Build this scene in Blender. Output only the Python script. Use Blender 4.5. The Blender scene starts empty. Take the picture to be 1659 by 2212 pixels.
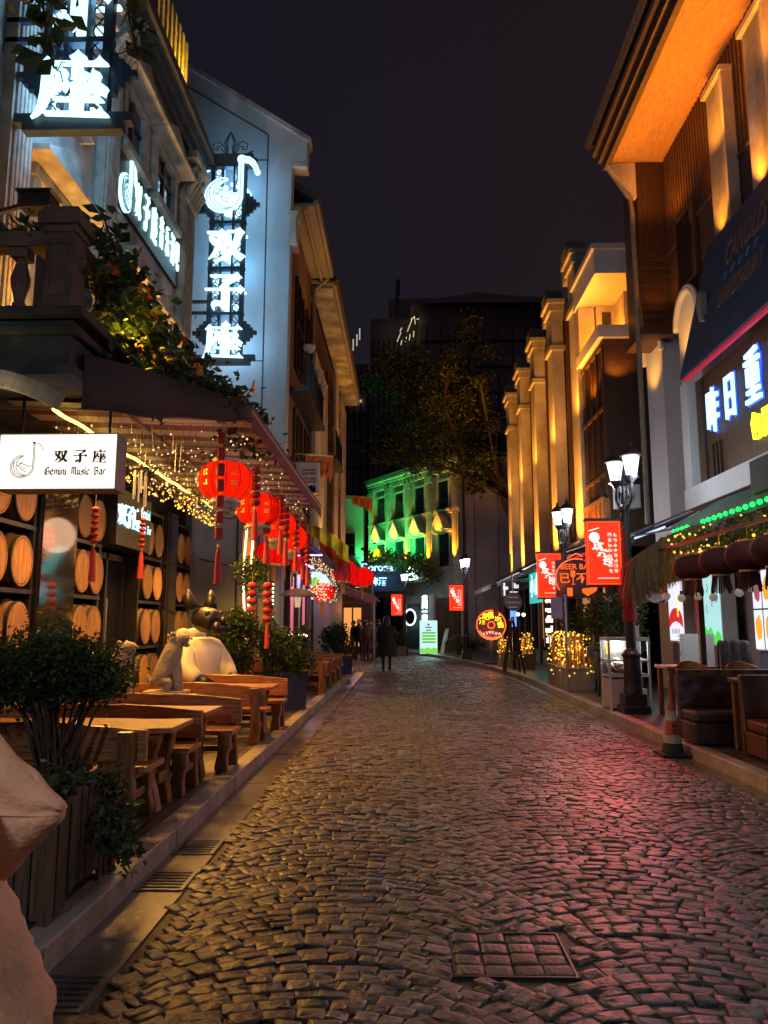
import bpy, bmesh, math, random
import numpy as np
from mathutils import Vector, Matrix
R = math.radians
rnd = random.Random(7)
SC = bpy.context.scene
COL = SC.collection

# ------------------------------------------------------------------ camera
LENS_F, CU, CV, VU, VV = 1661.0, 829.5, 1106.0, 872.0, 1350.0
PITCH = math.atan((VV - CV) / LENS_F)
YAW = math.atan((VU - CU) / LENS_F * math.cos(PITCH))
EYE = Vector((0, 0, 1.5))
cam_d = bpy.data.cameras.new("camera")
cam = bpy.data.objects.new("camera", cam_d)
COL.objects.link(cam)
cam.location = EYE
cam.rotation_euler = (R(90) + PITCH, 0, YAW)
cam_d.sensor_fit = 'VERTICAL'
cam_d.sensor_height = 24.0
cam_d.lens = 24.0 * LENS_F / 2212.0
cam_d.clip_start = 0.05
cam_d.clip_end = 1000
SC.camera = cam
FWD = Vector((-math.sin(YAW) * math.cos(PITCH), math.cos(YAW) * math.cos(PITCH), math.sin(PITCH)))
RGT = Vector((math.cos(YAW), math.sin(YAW), 0))
UPV = RGT.cross(FWD)


def ray(u, v):
    return FWD + RGT * ((u - CU) / LENS_F) - UPV * ((v - CV) / LENS_F)


def PX(u, v, x):
    d = ray(u, v); return EYE + d * (x / d.x)


def PY(u, v, y):
    d = ray(u, v); return EYE + d * (y / d.y)


def PZ(u, v, z=0.0):
    d = ray(u, v); return EYE + d * ((z - 1.5) / d.z)


# ------------------------------------------------------------------ world: a city night sky
W = bpy.data.worlds.new("World")
SC.world = W
W.use_nodes = True
wn = W.node_tree
wn.nodes.clear()
wo = wn.nodes.new('ShaderNodeOutputWorld')
wb = wn.nodes.new('ShaderNodeBackground')
wt = wn.nodes.new('ShaderNodeTexCoord')
wx = wn.nodes.new('ShaderNodeSeparateXYZ')
wr = wn.nodes.new('ShaderNodeValToRGB')
wr.color_ramp.elements[0].position = 0.0
wr.color_ramp.elements[0].color = (0.0150, 0.0112, 0.0150, 1)
wr.color_ramp.elements[1].position = 1.0
wr.color_ramp.elements[1].color = (0.0085, 0.0072, 0.0085, 1)
e = wr.color_ramp.elements.new(0.4)
e.color = (0.0125, 0.0100, 0.0130, 1)
wn.links.new(wt.outputs['Generated'], wx.inputs[0])
wn.links.new(wx.outputs['Z'], wr.inputs['Fac'])
wm = wn.nodes.new('ShaderNodeMixRGB'); wm.blend_type = 'MULTIPLY'; wm.inputs[0].default_value = 1
w2 = wn.nodes.new('ShaderNodeValToRGB'); w2.color_ramp.elements[0].position = .25; w2.color_ramp.elements[1].position = .75
w2.color_ramp.elements[0].color = (.72, .92, 1.25, 1); w2.color_ramp.elements[1].color = (1.25, .98, .92, 1)
wa = wn.nodes.new('ShaderNodeMath'); wa.operation = 'MULTIPLY_ADD'; wa.inputs[1].default_value = .9; wa.inputs[2].default_value = .5
wn.links.new(wx.outputs['X'], wa.inputs[0]); wn.links.new(wa.outputs[0], w2.inputs['Fac'])
wn.links.new(wr.outputs['Color'], wm.inputs[1]); wn.links.new(w2.outputs['Color'], wm.inputs[2])
wn.links.new(wm.outputs[0], wb.inputs['Color'])
wb.inputs['Strength'].default_value = 1.0
wn.links.new(wb.outputs[0], wo.inputs[0])
SC.view_settings.view_transform = 'Standard'
SC.view_settings.look = 'None'
SC.view_settings.exposure = 0.0
SC.view_settings.gamma = 1.0
SC.render.engine = 'CYCLES'
SC.cycles.use_denoising = True
SC.cycles.max_bounces = 5
SC.cycles.diffuse_bounces = 3
SC.cycles.glossy_bounces = 3
SC.cycles.transmission_bounces = 4
SC.cycles.sample_clamp_indirect = 4.0
SC.cycles.sample_clamp_direct = 0.0
SC.cycles.caustics_reflective = False
SC.cycles.caustics_refractive = False


# ------------------------------------------------------------------ materials
def s2l(c):
    return tuple(((x / 255) / 12.92 if x / 255 <= .04045 else ((x / 255 + .055) / 1.055) ** 2.4) for x in c)


def mat(name, col, rough=.6, var=.2, scale=6, bump=0.0, bscale=None, metal=0.0, stretch=(1, 1, 1), spec=.5, stain=0.0, coat=0.0):
    m = bpy.data.materials.new(name); m.use_nodes = True
    nt = m.node_tree; b = nt.nodes['Principled BSDF']
    tc = nt.nodes.new('ShaderNodeTexCoord'); mp = nt.nodes.new('ShaderNodeMapping')
    mp.inputs['Scale'].default_value = stretch
    nt.links.new(tc.outputs['Object'], mp.inputs['Vector'])
    n = nt.nodes.new('ShaderNodeTexNoise'); n.inputs['Scale'].default_value = scale; n.inputs['Detail'].default_value = 6
    nt.links.new(mp.outputs[0], n.inputs['Vector'])
    r = nt.nodes.new('ShaderNodeValToRGB')
    r.color_ramp.elements[0].position = .3; r.color_ramp.elements[1].position = .7
    r.color_ramp.elements[0].color = tuple(max(0, c * (1 - var)) for c in col) + (1,)
    r.color_ramp.elements[1].color = tuple(min(1, c * (1 + var)) for c in col) + (1,)
    nt.links.new(n.outputs['Fac'], r.inputs['Fac'])
    out = r.outputs['Color']
    if stain > 0:
        n3 = nt.nodes.new('ShaderNodeTexNoise'); n3.inputs['Scale'].default_value = 1.3; n3.inputs['Detail'].default_value = 8
        mp3 = nt.nodes.new('ShaderNodeMapping'); mp3.inputs['Scale'].default_value = (1, 1, .35)
        nt.links.new(tc.outputs['Object'], mp3.inputs['Vector']); nt.links.new(mp3.outputs[0], n3.inputs['Vector'])
        r3 = nt.nodes.new('ShaderNodeValToRGB'); r3.color_ramp.elements[0].position = .42; r3.color_ramp.elements[1].position = .62
        r3.color_ramp.elements[0].color = (1 - stain,) * 3 + (1,); r3.color_ramp.elements[1].color = (1, 1, 1, 1)
        nt.links.new(n3.outputs['Fac'], r3.inputs['Fac'])
        mx = nt.nodes.new('ShaderNodeMixRGB'); mx.blend_type = 'MULTIPLY'; mx.inputs['Fac'].default_value = 1
        nt.links.new(out, mx.inputs[1]); nt.links.new(r3.outputs['Color'], mx.inputs[2]); out = mx.outputs[0]
    nt.links.new(out, b.inputs['Base Color'])
    b.inputs['Roughness'].default_value = rough; b.inputs['Metallic'].default_value = metal
    b.inputs['Specular IOR Level'].default_value = spec
    if coat: b.inputs['Coat Weight'].default_value = coat; b.inputs['Coat Roughness'].default_value = .1
    if bump > 0:
        n2 = nt.nodes.new('ShaderNodeTexNoise'); n2.inputs['Scale'].default_value = bscale or scale * 3; n2.inputs['Detail'].default_value = 5
        nt.links.new(mp.outputs[0], n2.inputs['Vector'])
        bp = nt.nodes.new('ShaderNodeBump'); bp.inputs['Strength'].default_value = bump; bp.inputs['Distance'].default_value = .02
        nt.links.new(n2.outputs['Fac'], bp.inputs['Height']); nt.links.new(bp.outputs[0], b.inputs['Normal'])
    return m


def brick_mat(name, c1, c2, mortar, bw, bh, rough=.6, ms=.02, axis='XZ', bump=.4, off=.5, var=.5):
    m = bpy.data.materials.new(name); m.use_nodes = True
    nt = m.node_tree; b = nt.nodes['Principled BSDF']
    tc = nt.nodes.new('ShaderNodeTexCoord'); sp = nt.nodes.new('ShaderNodeSeparateXYZ'); cb = nt.nodes.new('ShaderNodeCombineXYZ')
    nt.links.new(tc.outputs['Object'], sp.inputs[0])
    nt.links.new(sp.outputs[axis[0]], cb.inputs[0]); nt.links.new(sp.outputs[axis[1]], cb.inputs[1])
    br = nt.nodes.new('ShaderNodeTexBrick'); br.offset = off
    br.inputs['Color1'].default_value = c1 + (1,); br.inputs['Color2'].default_value = c2 + (1,); br.inputs['Mortar'].default_value = mortar + (1,)
    br.inputs['Scale'].default_value = 1; br.inputs['Mortar Size'].default_value = ms; br.inputs['Brick Width'].default_value = bw; br.inputs['Row Height'].default_value = bh
    nt.links.new(cb.outputs[0], br.inputs['Vector'])
    n = nt.nodes.new('ShaderNodeTexNoise'); n.inputs['Scale'].default_value = 2.5; n.inputs['Detail'].default_value = 7
    nt.links.new(tc.outputs['Object'], n.inputs['Vector'])
    r = nt.nodes.new('ShaderNodeValToRGB'); r.color_ramp.elements[0].position = .3; r.color_ramp.elements[1].position = .7
    r.color_ramp.elements[0].color = (1 - var,) * 3 + (1,); r.color_ramp.elements[1].color = (1.0,) * 3 + (1,)
    nt.links.new(n.outputs['Fac'], r.inputs['Fac'])
    mx = nt.nodes.new('ShaderNodeMixRGB'); mx.blend_type = 'MULTIPLY'; mx.inputs['Fac'].default_value = 1
    nt.links.new(br.outputs['Color'], mx.inputs[1]); nt.links.new(r.outputs['Color'], mx.inputs[2])
    nt.links.new(mx.outputs[0], b.inputs['Base Color'])
    b.inputs['Roughness'].default_value = rough
    iv = nt.nodes.new('ShaderNodeMath'); iv.operation = 'SUBTRACT'; iv.inputs[0].default_value = 1
    nt.links.new(br.outputs['Fac'], iv.inputs[1])
    n2 = nt.nodes.new('ShaderNodeTexNoise'); n2.inputs['Scale'].default_value = 30
    nt.links.new(tc.outputs['Object'], n2.inputs['Vector'])
    ad = nt.nodes.new('ShaderNodeMath'); ad.operation = 'MULTIPLY_ADD'; ad.inputs[1].default_value = .25
    nt.links.new(n2.outputs['Fac'], ad.inputs[0]); nt.links.new(iv.outputs[0], ad.inputs[2])
    bp = nt.nodes.new('ShaderNodeBump'); bp.inputs['Strength'].default_value = bump; bp.inputs['Distance'].default_value = .015
    nt.links.new(ad.outputs[0], bp.inputs['Height']); nt.links.new(bp.outputs[0], b.inputs['Normal'])
    return m


def em(name, col, strength, sample=True, base=None):
    m = bpy.data.materials.new(name); m.use_nodes = True
    b = m.node_tree.nodes['Principled BSDF']
    b.inputs['Base Color'].default_value = (base or tuple(min(.8, c * .6) for c in col)) + (1,)
    b.inputs['Roughness'].default_value = .5
    b.inputs['Emission Color'].default_value = col + (1,); b.inputs['Emission Strength'].default_value = strength
    if not sample: m.cycles.emission_sampling = 'NONE'
    return m


def cloth_glow(name, col, emis=0.0, ecol=None):
    """thin lantern cloth lit by the bulb inside it"""
    m = bpy.data.materials.new(name); m.use_nodes = True
    nt = m.node_tree; nt.nodes.clear()
    o = nt.nodes.new('ShaderNodeOutputMaterial'); d = nt.nodes.new('ShaderNodeBsdfDiffuse'); t = nt.nodes.new('ShaderNodeBsdfTranslucent')
    x = nt.nodes.new('ShaderNodeMixShader'); x.inputs[0].default_value = .5
    n = nt.nodes.new('ShaderNodeTexNoise'); n.inputs['Scale'].default_value = 9
    tc = nt.nodes.new('ShaderNodeTexCoord'); nt.links.new(tc.outputs['Object'], n.inputs['Vector'])
    r = nt.nodes.new('ShaderNodeValToRGB'); r.color_ramp.elements[0].color = tuple(c * .75 for c in col) + (1,); r.color_ramp.elements[1].color = col + (1,)
    nt.links.new(n.outputs['Fac'], r.inputs['Fac'])
    nt.links.new(r.outputs[0], d.inputs[0]); nt.links.new(r.outputs[0], t.inputs[0])
    nt.links.new(d.outputs[0], x.inputs[1]); nt.links.new(t.outputs[0], x.inputs[2])
    out = x.outputs[0]
    if emis:
        ee = nt.nodes.new('ShaderNodeEmission'); ee.inputs[0].default_value = (ecol or col) + (1,); ee.inputs[1].default_value = emis
        a = nt.nodes.new('ShaderNodeAddShader'); nt.links.new(out, a.inputs[0]); nt.links.new(ee.outputs[0], a.inputs[1]); out = a.outputs[0]
    nt.links.new(out, o.inputs[0])
    return m


def band_mat(name, c1, c2, axis, period, rough=.7, duty=.5):
    m = bpy.data.materials.new(name); m.use_nodes = True
    nt = m.node_tree; b = nt.nodes['Principled BSDF']
    tc = nt.nodes.new('ShaderNodeTexCoord'); sp = nt.nodes.new('ShaderNodeSeparateXYZ'); nt.links.new(tc.outputs['Object'], sp.inputs[0])
    mo = nt.nodes.new('ShaderNodeMath'); mo.operation = 'PINGPONG'; mo.inputs[1].default_value = period / 2
    nt.links.new(sp.outputs[axis], mo.inputs[0])
    g = nt.nodes.new('ShaderNodeMath'); g.operation = 'GREATER_THAN'; g.inputs[1].default_value = period / 2 * duty
    nt.links.new(mo.outputs[0], g.inputs[0])
    mx = nt.nodes.new('ShaderNodeMixRGB'); mx.inputs[1].default_value = c1 + (1,); mx.inputs[2].default_value = c2 + (1,)
    nt.links.new(g.outputs[0], mx.inputs[0]); nt.links.new(mx.outputs[0], b.inputs['Base Color'])
    b.inputs['Roughness'].default_value = rough
    return m


M = {}
M['black'] = mat('black_metal', (.016, .016, .019), .4, .3, 8)
M['iron'] = mat('glow_tinted_iron', (.022, .045, .085), .45, .3, 5)  # blue glow around the sign letters is mixed into this base colour
M['steel'] = mat('steel', (.35, .35, .36), .35, .2, 10, metal=.8)
M['stone'] = mat('weathered_render', (.42, .41, .385), .85, .22, 3, .5, 12, stain=.55)
M['stone2'] = mat('carved_stone', (.34, .31, .26), .8, .3, 5, .5, 20, stain=.4)
M['darkstone'] = mat('dark_cornice', (.07, .065, .06), .85, .4, 4, .4, 15, stain=.4)
M['balus'] = mat('brown_stone', (.17, .095, .07), .8, .3, 5, .4, 20, stain=.4)
M['gablew'] = mat('pale_blue_render', (.40, .435, .45), .82, .07, 1.2, .2, 18, stain=.22)
M['white'] = mat('white_render', (.55, .55, .56), .8, .06, 1.5, .15, 25, stain=.12)
M['white2'] = mat('cream_render', (.56, .50, .41), .8, .14, 2.5, .3, 14, stain=.42)
M['groove'] = mat('groove_dark', (.03, .03, .035), .8)
M['roof'] = mat('roof_tiles', (.045, .042, .045), .7, .4, 12, .4, 30)
M['gutterm'] = mat('gutter_metal', (.22, .19, .15), .5, .2, 8)
M['brick'] = brick_mat('brick', (.20, .075, .05), (.14, .055, .04), (.16, .14, .12), .22, .07, axis='YZ', ms=.012)
M['darkwood'] = mat('dark_boards', (.055, .028, .016), .5, .5, 5, .4, 18, stretch=(1, 8, 8))
M['darkwoodv'] = mat('dark_boards_upright', (.09, .045, .02), .5, .5, 5, .4, 18, stretch=(8, 8, .6))
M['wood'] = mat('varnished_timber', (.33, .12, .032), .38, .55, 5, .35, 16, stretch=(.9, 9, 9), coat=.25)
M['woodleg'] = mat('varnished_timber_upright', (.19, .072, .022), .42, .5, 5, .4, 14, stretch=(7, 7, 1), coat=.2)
M['planter'] = mat('weathered_planks', (.13, .075, .045), .75, .55, 6, .6, 20, stretch=(12, 12, 1), stain=.4)
M['oak'] = mat('oak_head', (.46, .24, .08), .5, .45, 4, .2, 20, stretch=(3, 12, 1), stain=.3)
M['stave'] = mat('oak_staves', (.20, .11, .045), .55, .45, 6, .3, 20, stretch=(1, 10, 10), stain=.3)
for k_ in ('oak', 'stave'):      # every barrel its own shade and grain
    nt_ = M[k_].node_tree; oi_ = nt_.nodes.new('ShaderNodeObjectInfo'); b_ = nt_.nodes['Principled BSDF']; lk_ = b_.inputs['Base Color'].links[0]; src_ = lk_.from_socket
    mr_ = nt_.nodes.new('ShaderNodeMapRange'); mr_.inputs['To Min'].default_value = .5; mr_.inputs['To Max'].default_value = 1.15; nt_.links.new(oi_.outputs['Random'], mr_.inputs['Value'])
    mx_ = nt_.nodes.new('ShaderNodeMixRGB'); mx_.blend_type = 'MULTIPLY'; mx_.inputs[0].default_value = 1; nt_.links.new(src_, mx_.inputs[1]); nt_.links.new(mr_.outputs[0], mx_.inputs[2]); nt_.links.new(mx_.outputs[0], b_.inputs['Base Color'])
    for n_ in nt_.nodes:
        if n_.type == 'MAPPING':
            sc_ = nt_.nodes.new('ShaderNodeVectorMath'); sc_.operation = 'SCALE'; sc_.inputs[0].default_value = (37, 53, 71); nt_.links.new(oi_.outputs['Random'], sc_.inputs['Scale']); nt_.links.new(sc_.outputs[0], n_.inputs['Location'])
M['hoop'] = mat('hoop_iron', (.03, .028, .026), .5, .3, 8)
M['glass'] = mat('dark_glass', (.012, .012, .016), .06, .1, 2, spec=.8)
M['mirror'] = mat('mirror_panel', (.16, .15, .17), .06, .15, 1.2, .05, 2.0, metal=.9)
M['flowerp'] = mat('flower_pink', (.5, .15, .35), .6, .3, 6)
M['stem'] = mat('twig', (.06, .04, .025), .8, .4, 9)
M['bark'] = mat('bark', (.035, .026, .02), .9, .4, 8, .6, 20)
M['kerb'] = mat('granite_kerb', (.36, .30, .26), .5, .25, 9, .35, 60, stain=.35)
M['slab'] = mat('wet_slab', (.11, .095, .08), .30, .35, 3, .2, 40, stain=.35)
M['pave'] = brick_mat('paving', (.14, .115, .09), (.085, .07, .055), (.025, .02, .018), .4, .2, .42, .012, 'YX')
M['pavesett'] = brick_mat('paving_setts', (.15, .12, .09), (.09, .07, .055), (.02, .016, .014), .2, .1, .42, .012, 'YX')
M['asph'] = mat('ground_dark', (.045, .042, .04), .6, .3, 3, .3, 30)
M['bed'] = mat('joint_mortar', (.018, .015, .013), .55, .4, 20, .4, 60)
M['fabricred'] = mat('awning_red', (.16, .018, .025), .8, .25, 3, .15, 60)
M['brown'] = mat('canvas_brown', (.055, .03, .028), .85, .3, 2.5, .25, 6)
M['leather'] = mat('leather_maroon', (.055, .020, .020), .42, .25, 5, .25, 40)
M['leather2'] = mat('leather_tan', (.105, .034, .020), .42, .25, 5, .25, 40)
M['statue'] = mat('sandstone', (.50, .40, .25), .8, .25, 7, .9, 45)
M['gloss'] = mat('gloss_cream', (.74, .66, .48), .32, .10, 2, .1, 12, coat=.15)
M['glossblack'] = mat('gloss_black', (.012, .011, .012), .42, .2, 2, coat=.12)
M['coat'] = mat('peach_coat', (.80, .37, .215), .8, .08, 2.2, .35, 60)
M['lanternred'] = mat('unlit_lantern_cloth', (.075, .008, .009), .75, .3, 8)
M['cloth_black'] = mat('black_cloth', (.012, .012, .014), .85, .3, 6)
M['cloth_grey'] = mat('grey_cloth', (.06, .055, .06), .85, .3, 6)
M['cloth_brown'] = mat('brown_cloth', (.12, .06, .03), .85, .3, 6)
M['skin'] = mat('skin', (.50, .30, .22), .55, .08, 5)
M['hair'] = mat('hair', (.015, .010, .008), .5, .4, 12, stretch=(6, 6, 1))
M['pot'] = mat('plastic_pot', (.07, .06, .055), .55, .2, 4)
M['soil'] = mat('soil', (.03, .022, .016), .95, .5, 15, .6, 40)
M['thatch'] = mat('thatch', (.30, .19, .10), .9, .5, 9, .7, 30, stretch=(14, 14, .8))
M['redcloth'] = mat('red_cloth', (.38, .018, .015), .7, .25, 6)
M['tassel'] = mat('tassel_red', (.5, .04, .03), .7, .3, 12, stretch=(12, 12, 1))
M['gold'] = mat('gold_trim', (.75, .45, .10), .35, .2, 8, metal=.5)
M['tasselgold'] = mat('tassel_gold', (.6, .32, .06), .7, .25, 14, stretch=(14, 14, 1))
M['silver'] = mat('silver_fringe', (.50, .46, .38), .4, .35, 25)
M['greenawn'] = mat('awning_green', (.02, .07, .05), .8, .25, 4)
M['greyawn'] = mat('awning_grey', (.30, .30, .29), .75, .2, 2, .2, 8)
M['whiteplastic'] = mat('white_panel', (.6, .6, .6), .4, .08, 4)
M['bluecanvas'] = mat('canvas_navy', (.02, .025, .07), .75, .25, 4)
M['purplecanvas'] = mat('canvas_purple', (.30, .16, .30), .75, .25, 4, .3, 8)
M['orangecloth'] = mat('pennant_orange', (.6, .18, .03), .75, .4, 5)
M['green_render'] = mat('pale_render', (.40, .42, .38), .8, .15, 3, .3, 15, stain=.3)
M['wallp'] = mat('plain_render', (.42, .35, .37), .85, .12, 1.5, .15, 10, stain=.15)
M['tower'] = mat('tower_dark', (.50, .42, .40), .7, .3, .4)
M['coneo'] = mat('cone_orange', (.34, .045, .018), .5, .2, 5)
M['conew'] = mat('cone_reflective', (.36, .25, .16), .5, .25, 5)
M['rubber'] = mat('rubber', (.012, .012, .012), .8, .3, 8)
M['ink'] = mat('print_dark', (.035, .02, .02), .6)
M['printgrey'] = mat('print_grey', (.16, .13, .13), .7)
M['petal'] = mat('bun_white', (.7, .66, .6), .6, .1, 6)
M['copper'] = mat('sign_plate', (.10, .11, .11), .5, .2, 4)
M['e_cyan'] = em('letter_glow', (.52, .93, 1.0), 1.75)
M['e_line'] = mat('tube_line', (.20, .36, .42), .5)
M['e_box'] = em('lightbox_face', (1.0, .93, .80), 1.25)
M['e_lamp'] = em('lantern_glass', (.95, .98, 1.0), 2.2)
M['e_warm'] = em('rope_light', (1.0, .68, .12), 5.0)
M['e_fairy'] = em('fairy_bulb', (1.0, .56, .07), 1.7, False)
M['e_fairyw'] = em('fairy_bulb_pale', (1.0, .78, .40), 1.1, False)
M['e_red'] = em('red_panel', (1.0, .030, .004), 1.05)
M['e_redtube'] = em('red_tube', (1.0, .10, .03), 2.4)
M['e_white'] = em('white_print', (1.0, .80, .68), 1.6)
M['e_pink'] = em('pink_print', (1.0, .52, .42), 1.2, False)
M['e_green'] = em('green_bulb', (.01, 1.0, .16), 1.5)
M['e_yellow'] = em('yellow_neon', (1.0, .62, .02), 2.2)
M['e_lime'] = em('lime_neon', (.75, 1.0, .03), 2.0)
M['e_blue'] = em('blue_neon', (.34, .68, 1.0), 2.6)
M['e_bluehalo'] = em('blue_rim', (.03, .10, .9), 1.6)
M['e_teal'] = em('teal_panel', (.02, .55, .50), .9)
M['e_poster'] = em('poster_white', (.80, .88, 1.0), 1.0)
M['e_posterg'] = em('poster_mint', (.45, .85, .85), .9)
M['e_leaf'] = em('poster_leaf', (.08, .75, .08), .9)
M['e_lime2'] = em('board_green', (.25, .75, .08), .9)
M['e_posterred'] = em('poster_red', (.75, .03, .03), .8)
M['e_food'] = em('poster_food', (.95, .45, .03), .9)
M['e_foodr'] = em('poster_plum', (.55, .08, .12), .8)
M['e_orange'] = em('orange_glow', (1.0, .16, .01), .9)
M['e_win'] = em('window_glow', (1.0, .75, .4), .5)
M['lant'] = cloth_glow('lantern_cloth', (.85, .030, .008), .16, (1.0, .02, .003))
M['lant2'] = cloth_glow('lantern_satin', (.80, .012, .012), .22, (1.0, .008, .010))
M['stripes'] = band_mat('awning_stripes', (.42, .36, .31), (.12, .03, .035), 'Y', .52)
M['corr'] = band_mat('slat_door', (.16, .16, .17), (.04, .04, .045), 'X', .12)


def leaf_mat(name, col, var=.5, tr=.40):
    m = bpy.data.materials.new(name); m.use_nodes = True
    nt = m.node_tree; b = nt.nodes['Principled BSDF']; o = nt.nodes['Material Output']
    tc = nt.nodes.new('ShaderNodeTexCoord'); n = nt.nodes.new('ShaderNodeTexNoise'); n.inputs['Scale'].default_value = 4
    nt.links.new(tc.outputs['Object'], n.inputs['Vector'])
    r = nt.nodes.new('ShaderNodeValToRGB'); r.color_ramp.elements[0].position = .3; r.color_ramp.elements[1].position = .7
    r.color_ramp.elements[0].color = tuple(c * (1 - var) for c in col) + (1,); r.color_ramp.elements[1].color = tuple(c * (1 + var) for c in col) + (1,)
    nt.links.new(n.outputs['Fac'], r.inputs['Fac']); nt.links.new(r.outputs[0], b.inputs['Base Color']); b.inputs['Roughness'].default_value = .45
    t = nt.nodes.new('ShaderNodeBsdfTranslucent'); nt.links.new(r.outputs[0], t.inputs[0])
    x = nt.nodes.new('ShaderNodeMixShader'); x.inputs[0].default_value = tr
    nt.links.new(b.outputs[0], x.inputs[1]); nt.links.new(t.outputs[0], x.inputs[2]); nt.links.new(x.outputs[0], o.inputs[0])
    return m


M['leaf'] = leaf_mat('leaf_green', (.055, .10, .022))
M['leafd'] = leaf_mat('leaf_dark', (.030, .055, .022))
M['leafy'] = leaf_mat('leaf_yellowish', (.14, .13, .03))
M['flower'] = leaf_mat('flower_orange', (.70, .16, .03), .3)


# ------------------------------------------------------------------ geometry helpers
class MB:
    def __init__(self):
        self.v = []; self.f = []; self.sm = False

    def add(self, vs, fs):
        n = len(self.v)
        self.v += [tuple(p) for p in vs]
        self.f += [tuple(i + n for i in f) for f in fs]
        return self

    def box(self, x0, x1, y0, y1, z0, z1, rz=0, c=None):
        vs = [(x, y, z) for x in (x0, x1) for y in (y0, y1) for z in (z0, z1)]
        if rz:
            cx, cy = c or ((x0 + x1) / 2, (y0 + y1) / 2)
            k, s = math.cos(rz), math.sin(rz)
            vs = [(cx + (x - cx) * k - (y - cy) * s, cy + (x - cx) * s + (y - cy) * k, z) for x, y, z in vs]
        return self.add(vs, [(0, 1, 3, 2), (4, 6, 7, 5), (0, 4, 5, 1), (2, 3, 7, 6), (0, 2, 6, 4), (1, 5, 7, 3)])

    def bar(self, p, q, w, h=None):
        p, q = Vector(p), Vector(q); h = h or w
        d = (q - p).normalized()
        a = d.cross(Vector((0, 0, 1)))
        if a.length < 1e-4: a = Vector((1, 0, 0))
        a.normalize(); b = a.cross(d).normalized()
        vs = [o + a * sx * w / 2 + b * sy * h / 2 for o in (p, q) for sx, sy in ((-1, -1), (1, -1), (1, 1), (-1, 1))]
        return self.add(vs, [(3, 2, 1, 0), (4, 5, 6, 7), (0, 1, 5, 4), (1, 2, 6, 5), (2, 3, 7, 6), (3, 0, 4, 7)])

    def tube(self, pts, r, n=8, cap=True):
        pts = [Vector(p) for p in pts]
        rs = r if isinstance(r, (list, tuple)) else [r] * len(pts)
        d0 = (pts[1] - pts[0]).normalized()
        a = d0.orthogonal().normalized()
        vs = []
        for i, p in enumerate(pts):
            d = (pts[min(i + 1, len(pts) - 1)] - pts[max(i - 1, 0)])
            d = d.normalized() if d.length > 1e-9 else d0
            a = a - d * a.dot(d)
            a = a.normalized() if a.length > 1e-6 else d.orthogonal().normalized()
            b = d.cross(a)
            for k in range(n):
                t = 2 * math.pi * k / n
                vs.append(p + (a * math.cos(t) + b * math.sin(t)) * rs[i])
        fs = []
        for i in range(len(pts) - 1):
            for k in range(n):
                fs.append((i * n + k, i * n + (k + 1) % n, (i + 1) * n + (k + 1) % n, (i + 1) * n + k))
        if cap:
            fs.append(tuple(range(n))[::-1]); fs.append(tuple((len(pts) - 1) * n + k for k in range(n)))
        return self.add(vs, fs)

    def lathe(self, prof, c=(0, 0, 0), n=20, ax='Z', sx=1, sy=1):
        vs = []
        for r, h in prof:
            for k in range(n):
                t = 2 * math.pi * k / n
                a, b = r * math.cos(t) * sx, r * math.sin(t) * sy
                p = {'Z': (a, b, h), 'X': (h, a, b), 'Y': (a, h, b)}[ax]
                vs.append((c[0] + p[0], c[1] + p[1], c[2] + p[2]))
        fs = []
        for i in range(len(prof) - 1):
            for k in range(n):
                fs.append((i * n + k, i * n + (k + 1) % n, (i + 1) * n + (k + 1) % n, (i + 1) * n + k))
        if prof[0][0] > 1e-4: fs.append(tuple(range(n))[::-1])
        if prof[-1][0] > 1e-4: fs.append(tuple((len(prof) - 1) * n + k for k in range(n)))
        return self.add(vs, fs)

    def ball(self, c, r, n=10, m=7, s=(1, 1, 1)):
        return self.lathe([(r * math.sin(math.pi * i / m) * 1.0 + 1e-5, 0) for i in range(0)] or
                          [(max(1e-5, r * math.sin(math.pi * i / m)), -r * math.cos(math.pi * i / m) * s[2]) for i in range(m + 1)], c, n, 'Z', s[0], s[1])

    def prism(self, poly, o, ux, uy, depth, both=True):
        """poly of 2-D points in the frame (ux, uy) at o, extruded along ux x uy by depth"""
        o, ux, uy = Vector(o), Vector(ux), Vector(uy)
        nn = ux.cross(uy).normalized() * depth
        a = [o + ux * x + uy * y for x, y in poly]
        tri = triangulate(poly)
        n = len(poly)
        fs = [tuple(i + n for i in t) for t in tri]
        vs = a + [p + nn for p in a]
        if both: fs += [t[::-1] for t in tri]
        area = sum(poly[i][0] * poly[(i + 1) % n][1] - poly[(i + 1) % n][0] * poly[i][1] for i in range(n))
        for i in range(n):
            j = (i + 1) % n
            fs.append((i, j, j + n, i + n) if area > 0 else (j, i, i + n, j + n))
        return self.add(vs, fs)

    def quad(self, a, b, c, d):
        return self.add([a, b, c, d], [(0, 1, 2, 3)])

    def sheet(self, a, b, c, d, t):
        a, b, c, d = map(Vector, (a, b, c, d))
        n = (b - a).cross(d - a).normalized() * t
        return self.add([a, b, c, d, a + n, b + n, c + n, d + n],
                        [(3, 2, 1, 0), (4, 5, 6, 7), (0, 1, 5, 4), (1, 2, 6, 5), (2, 3, 7, 6), (3, 0, 4, 7)])

    def text(self, s, size, o, ux, uy, depth=.01, spacing=1.0, bold=0.0):
        vs, fs = text_mesh(s, depth / size, spacing, bold)
        o, ux, uy = Vector(o), Vector(ux), Vector(uy); nn = ux.cross(uy).normalized()
        return self.add([o + (ux * x + uy * y) * size + nn * z * size for x, y, z in vs], fs)

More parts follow.
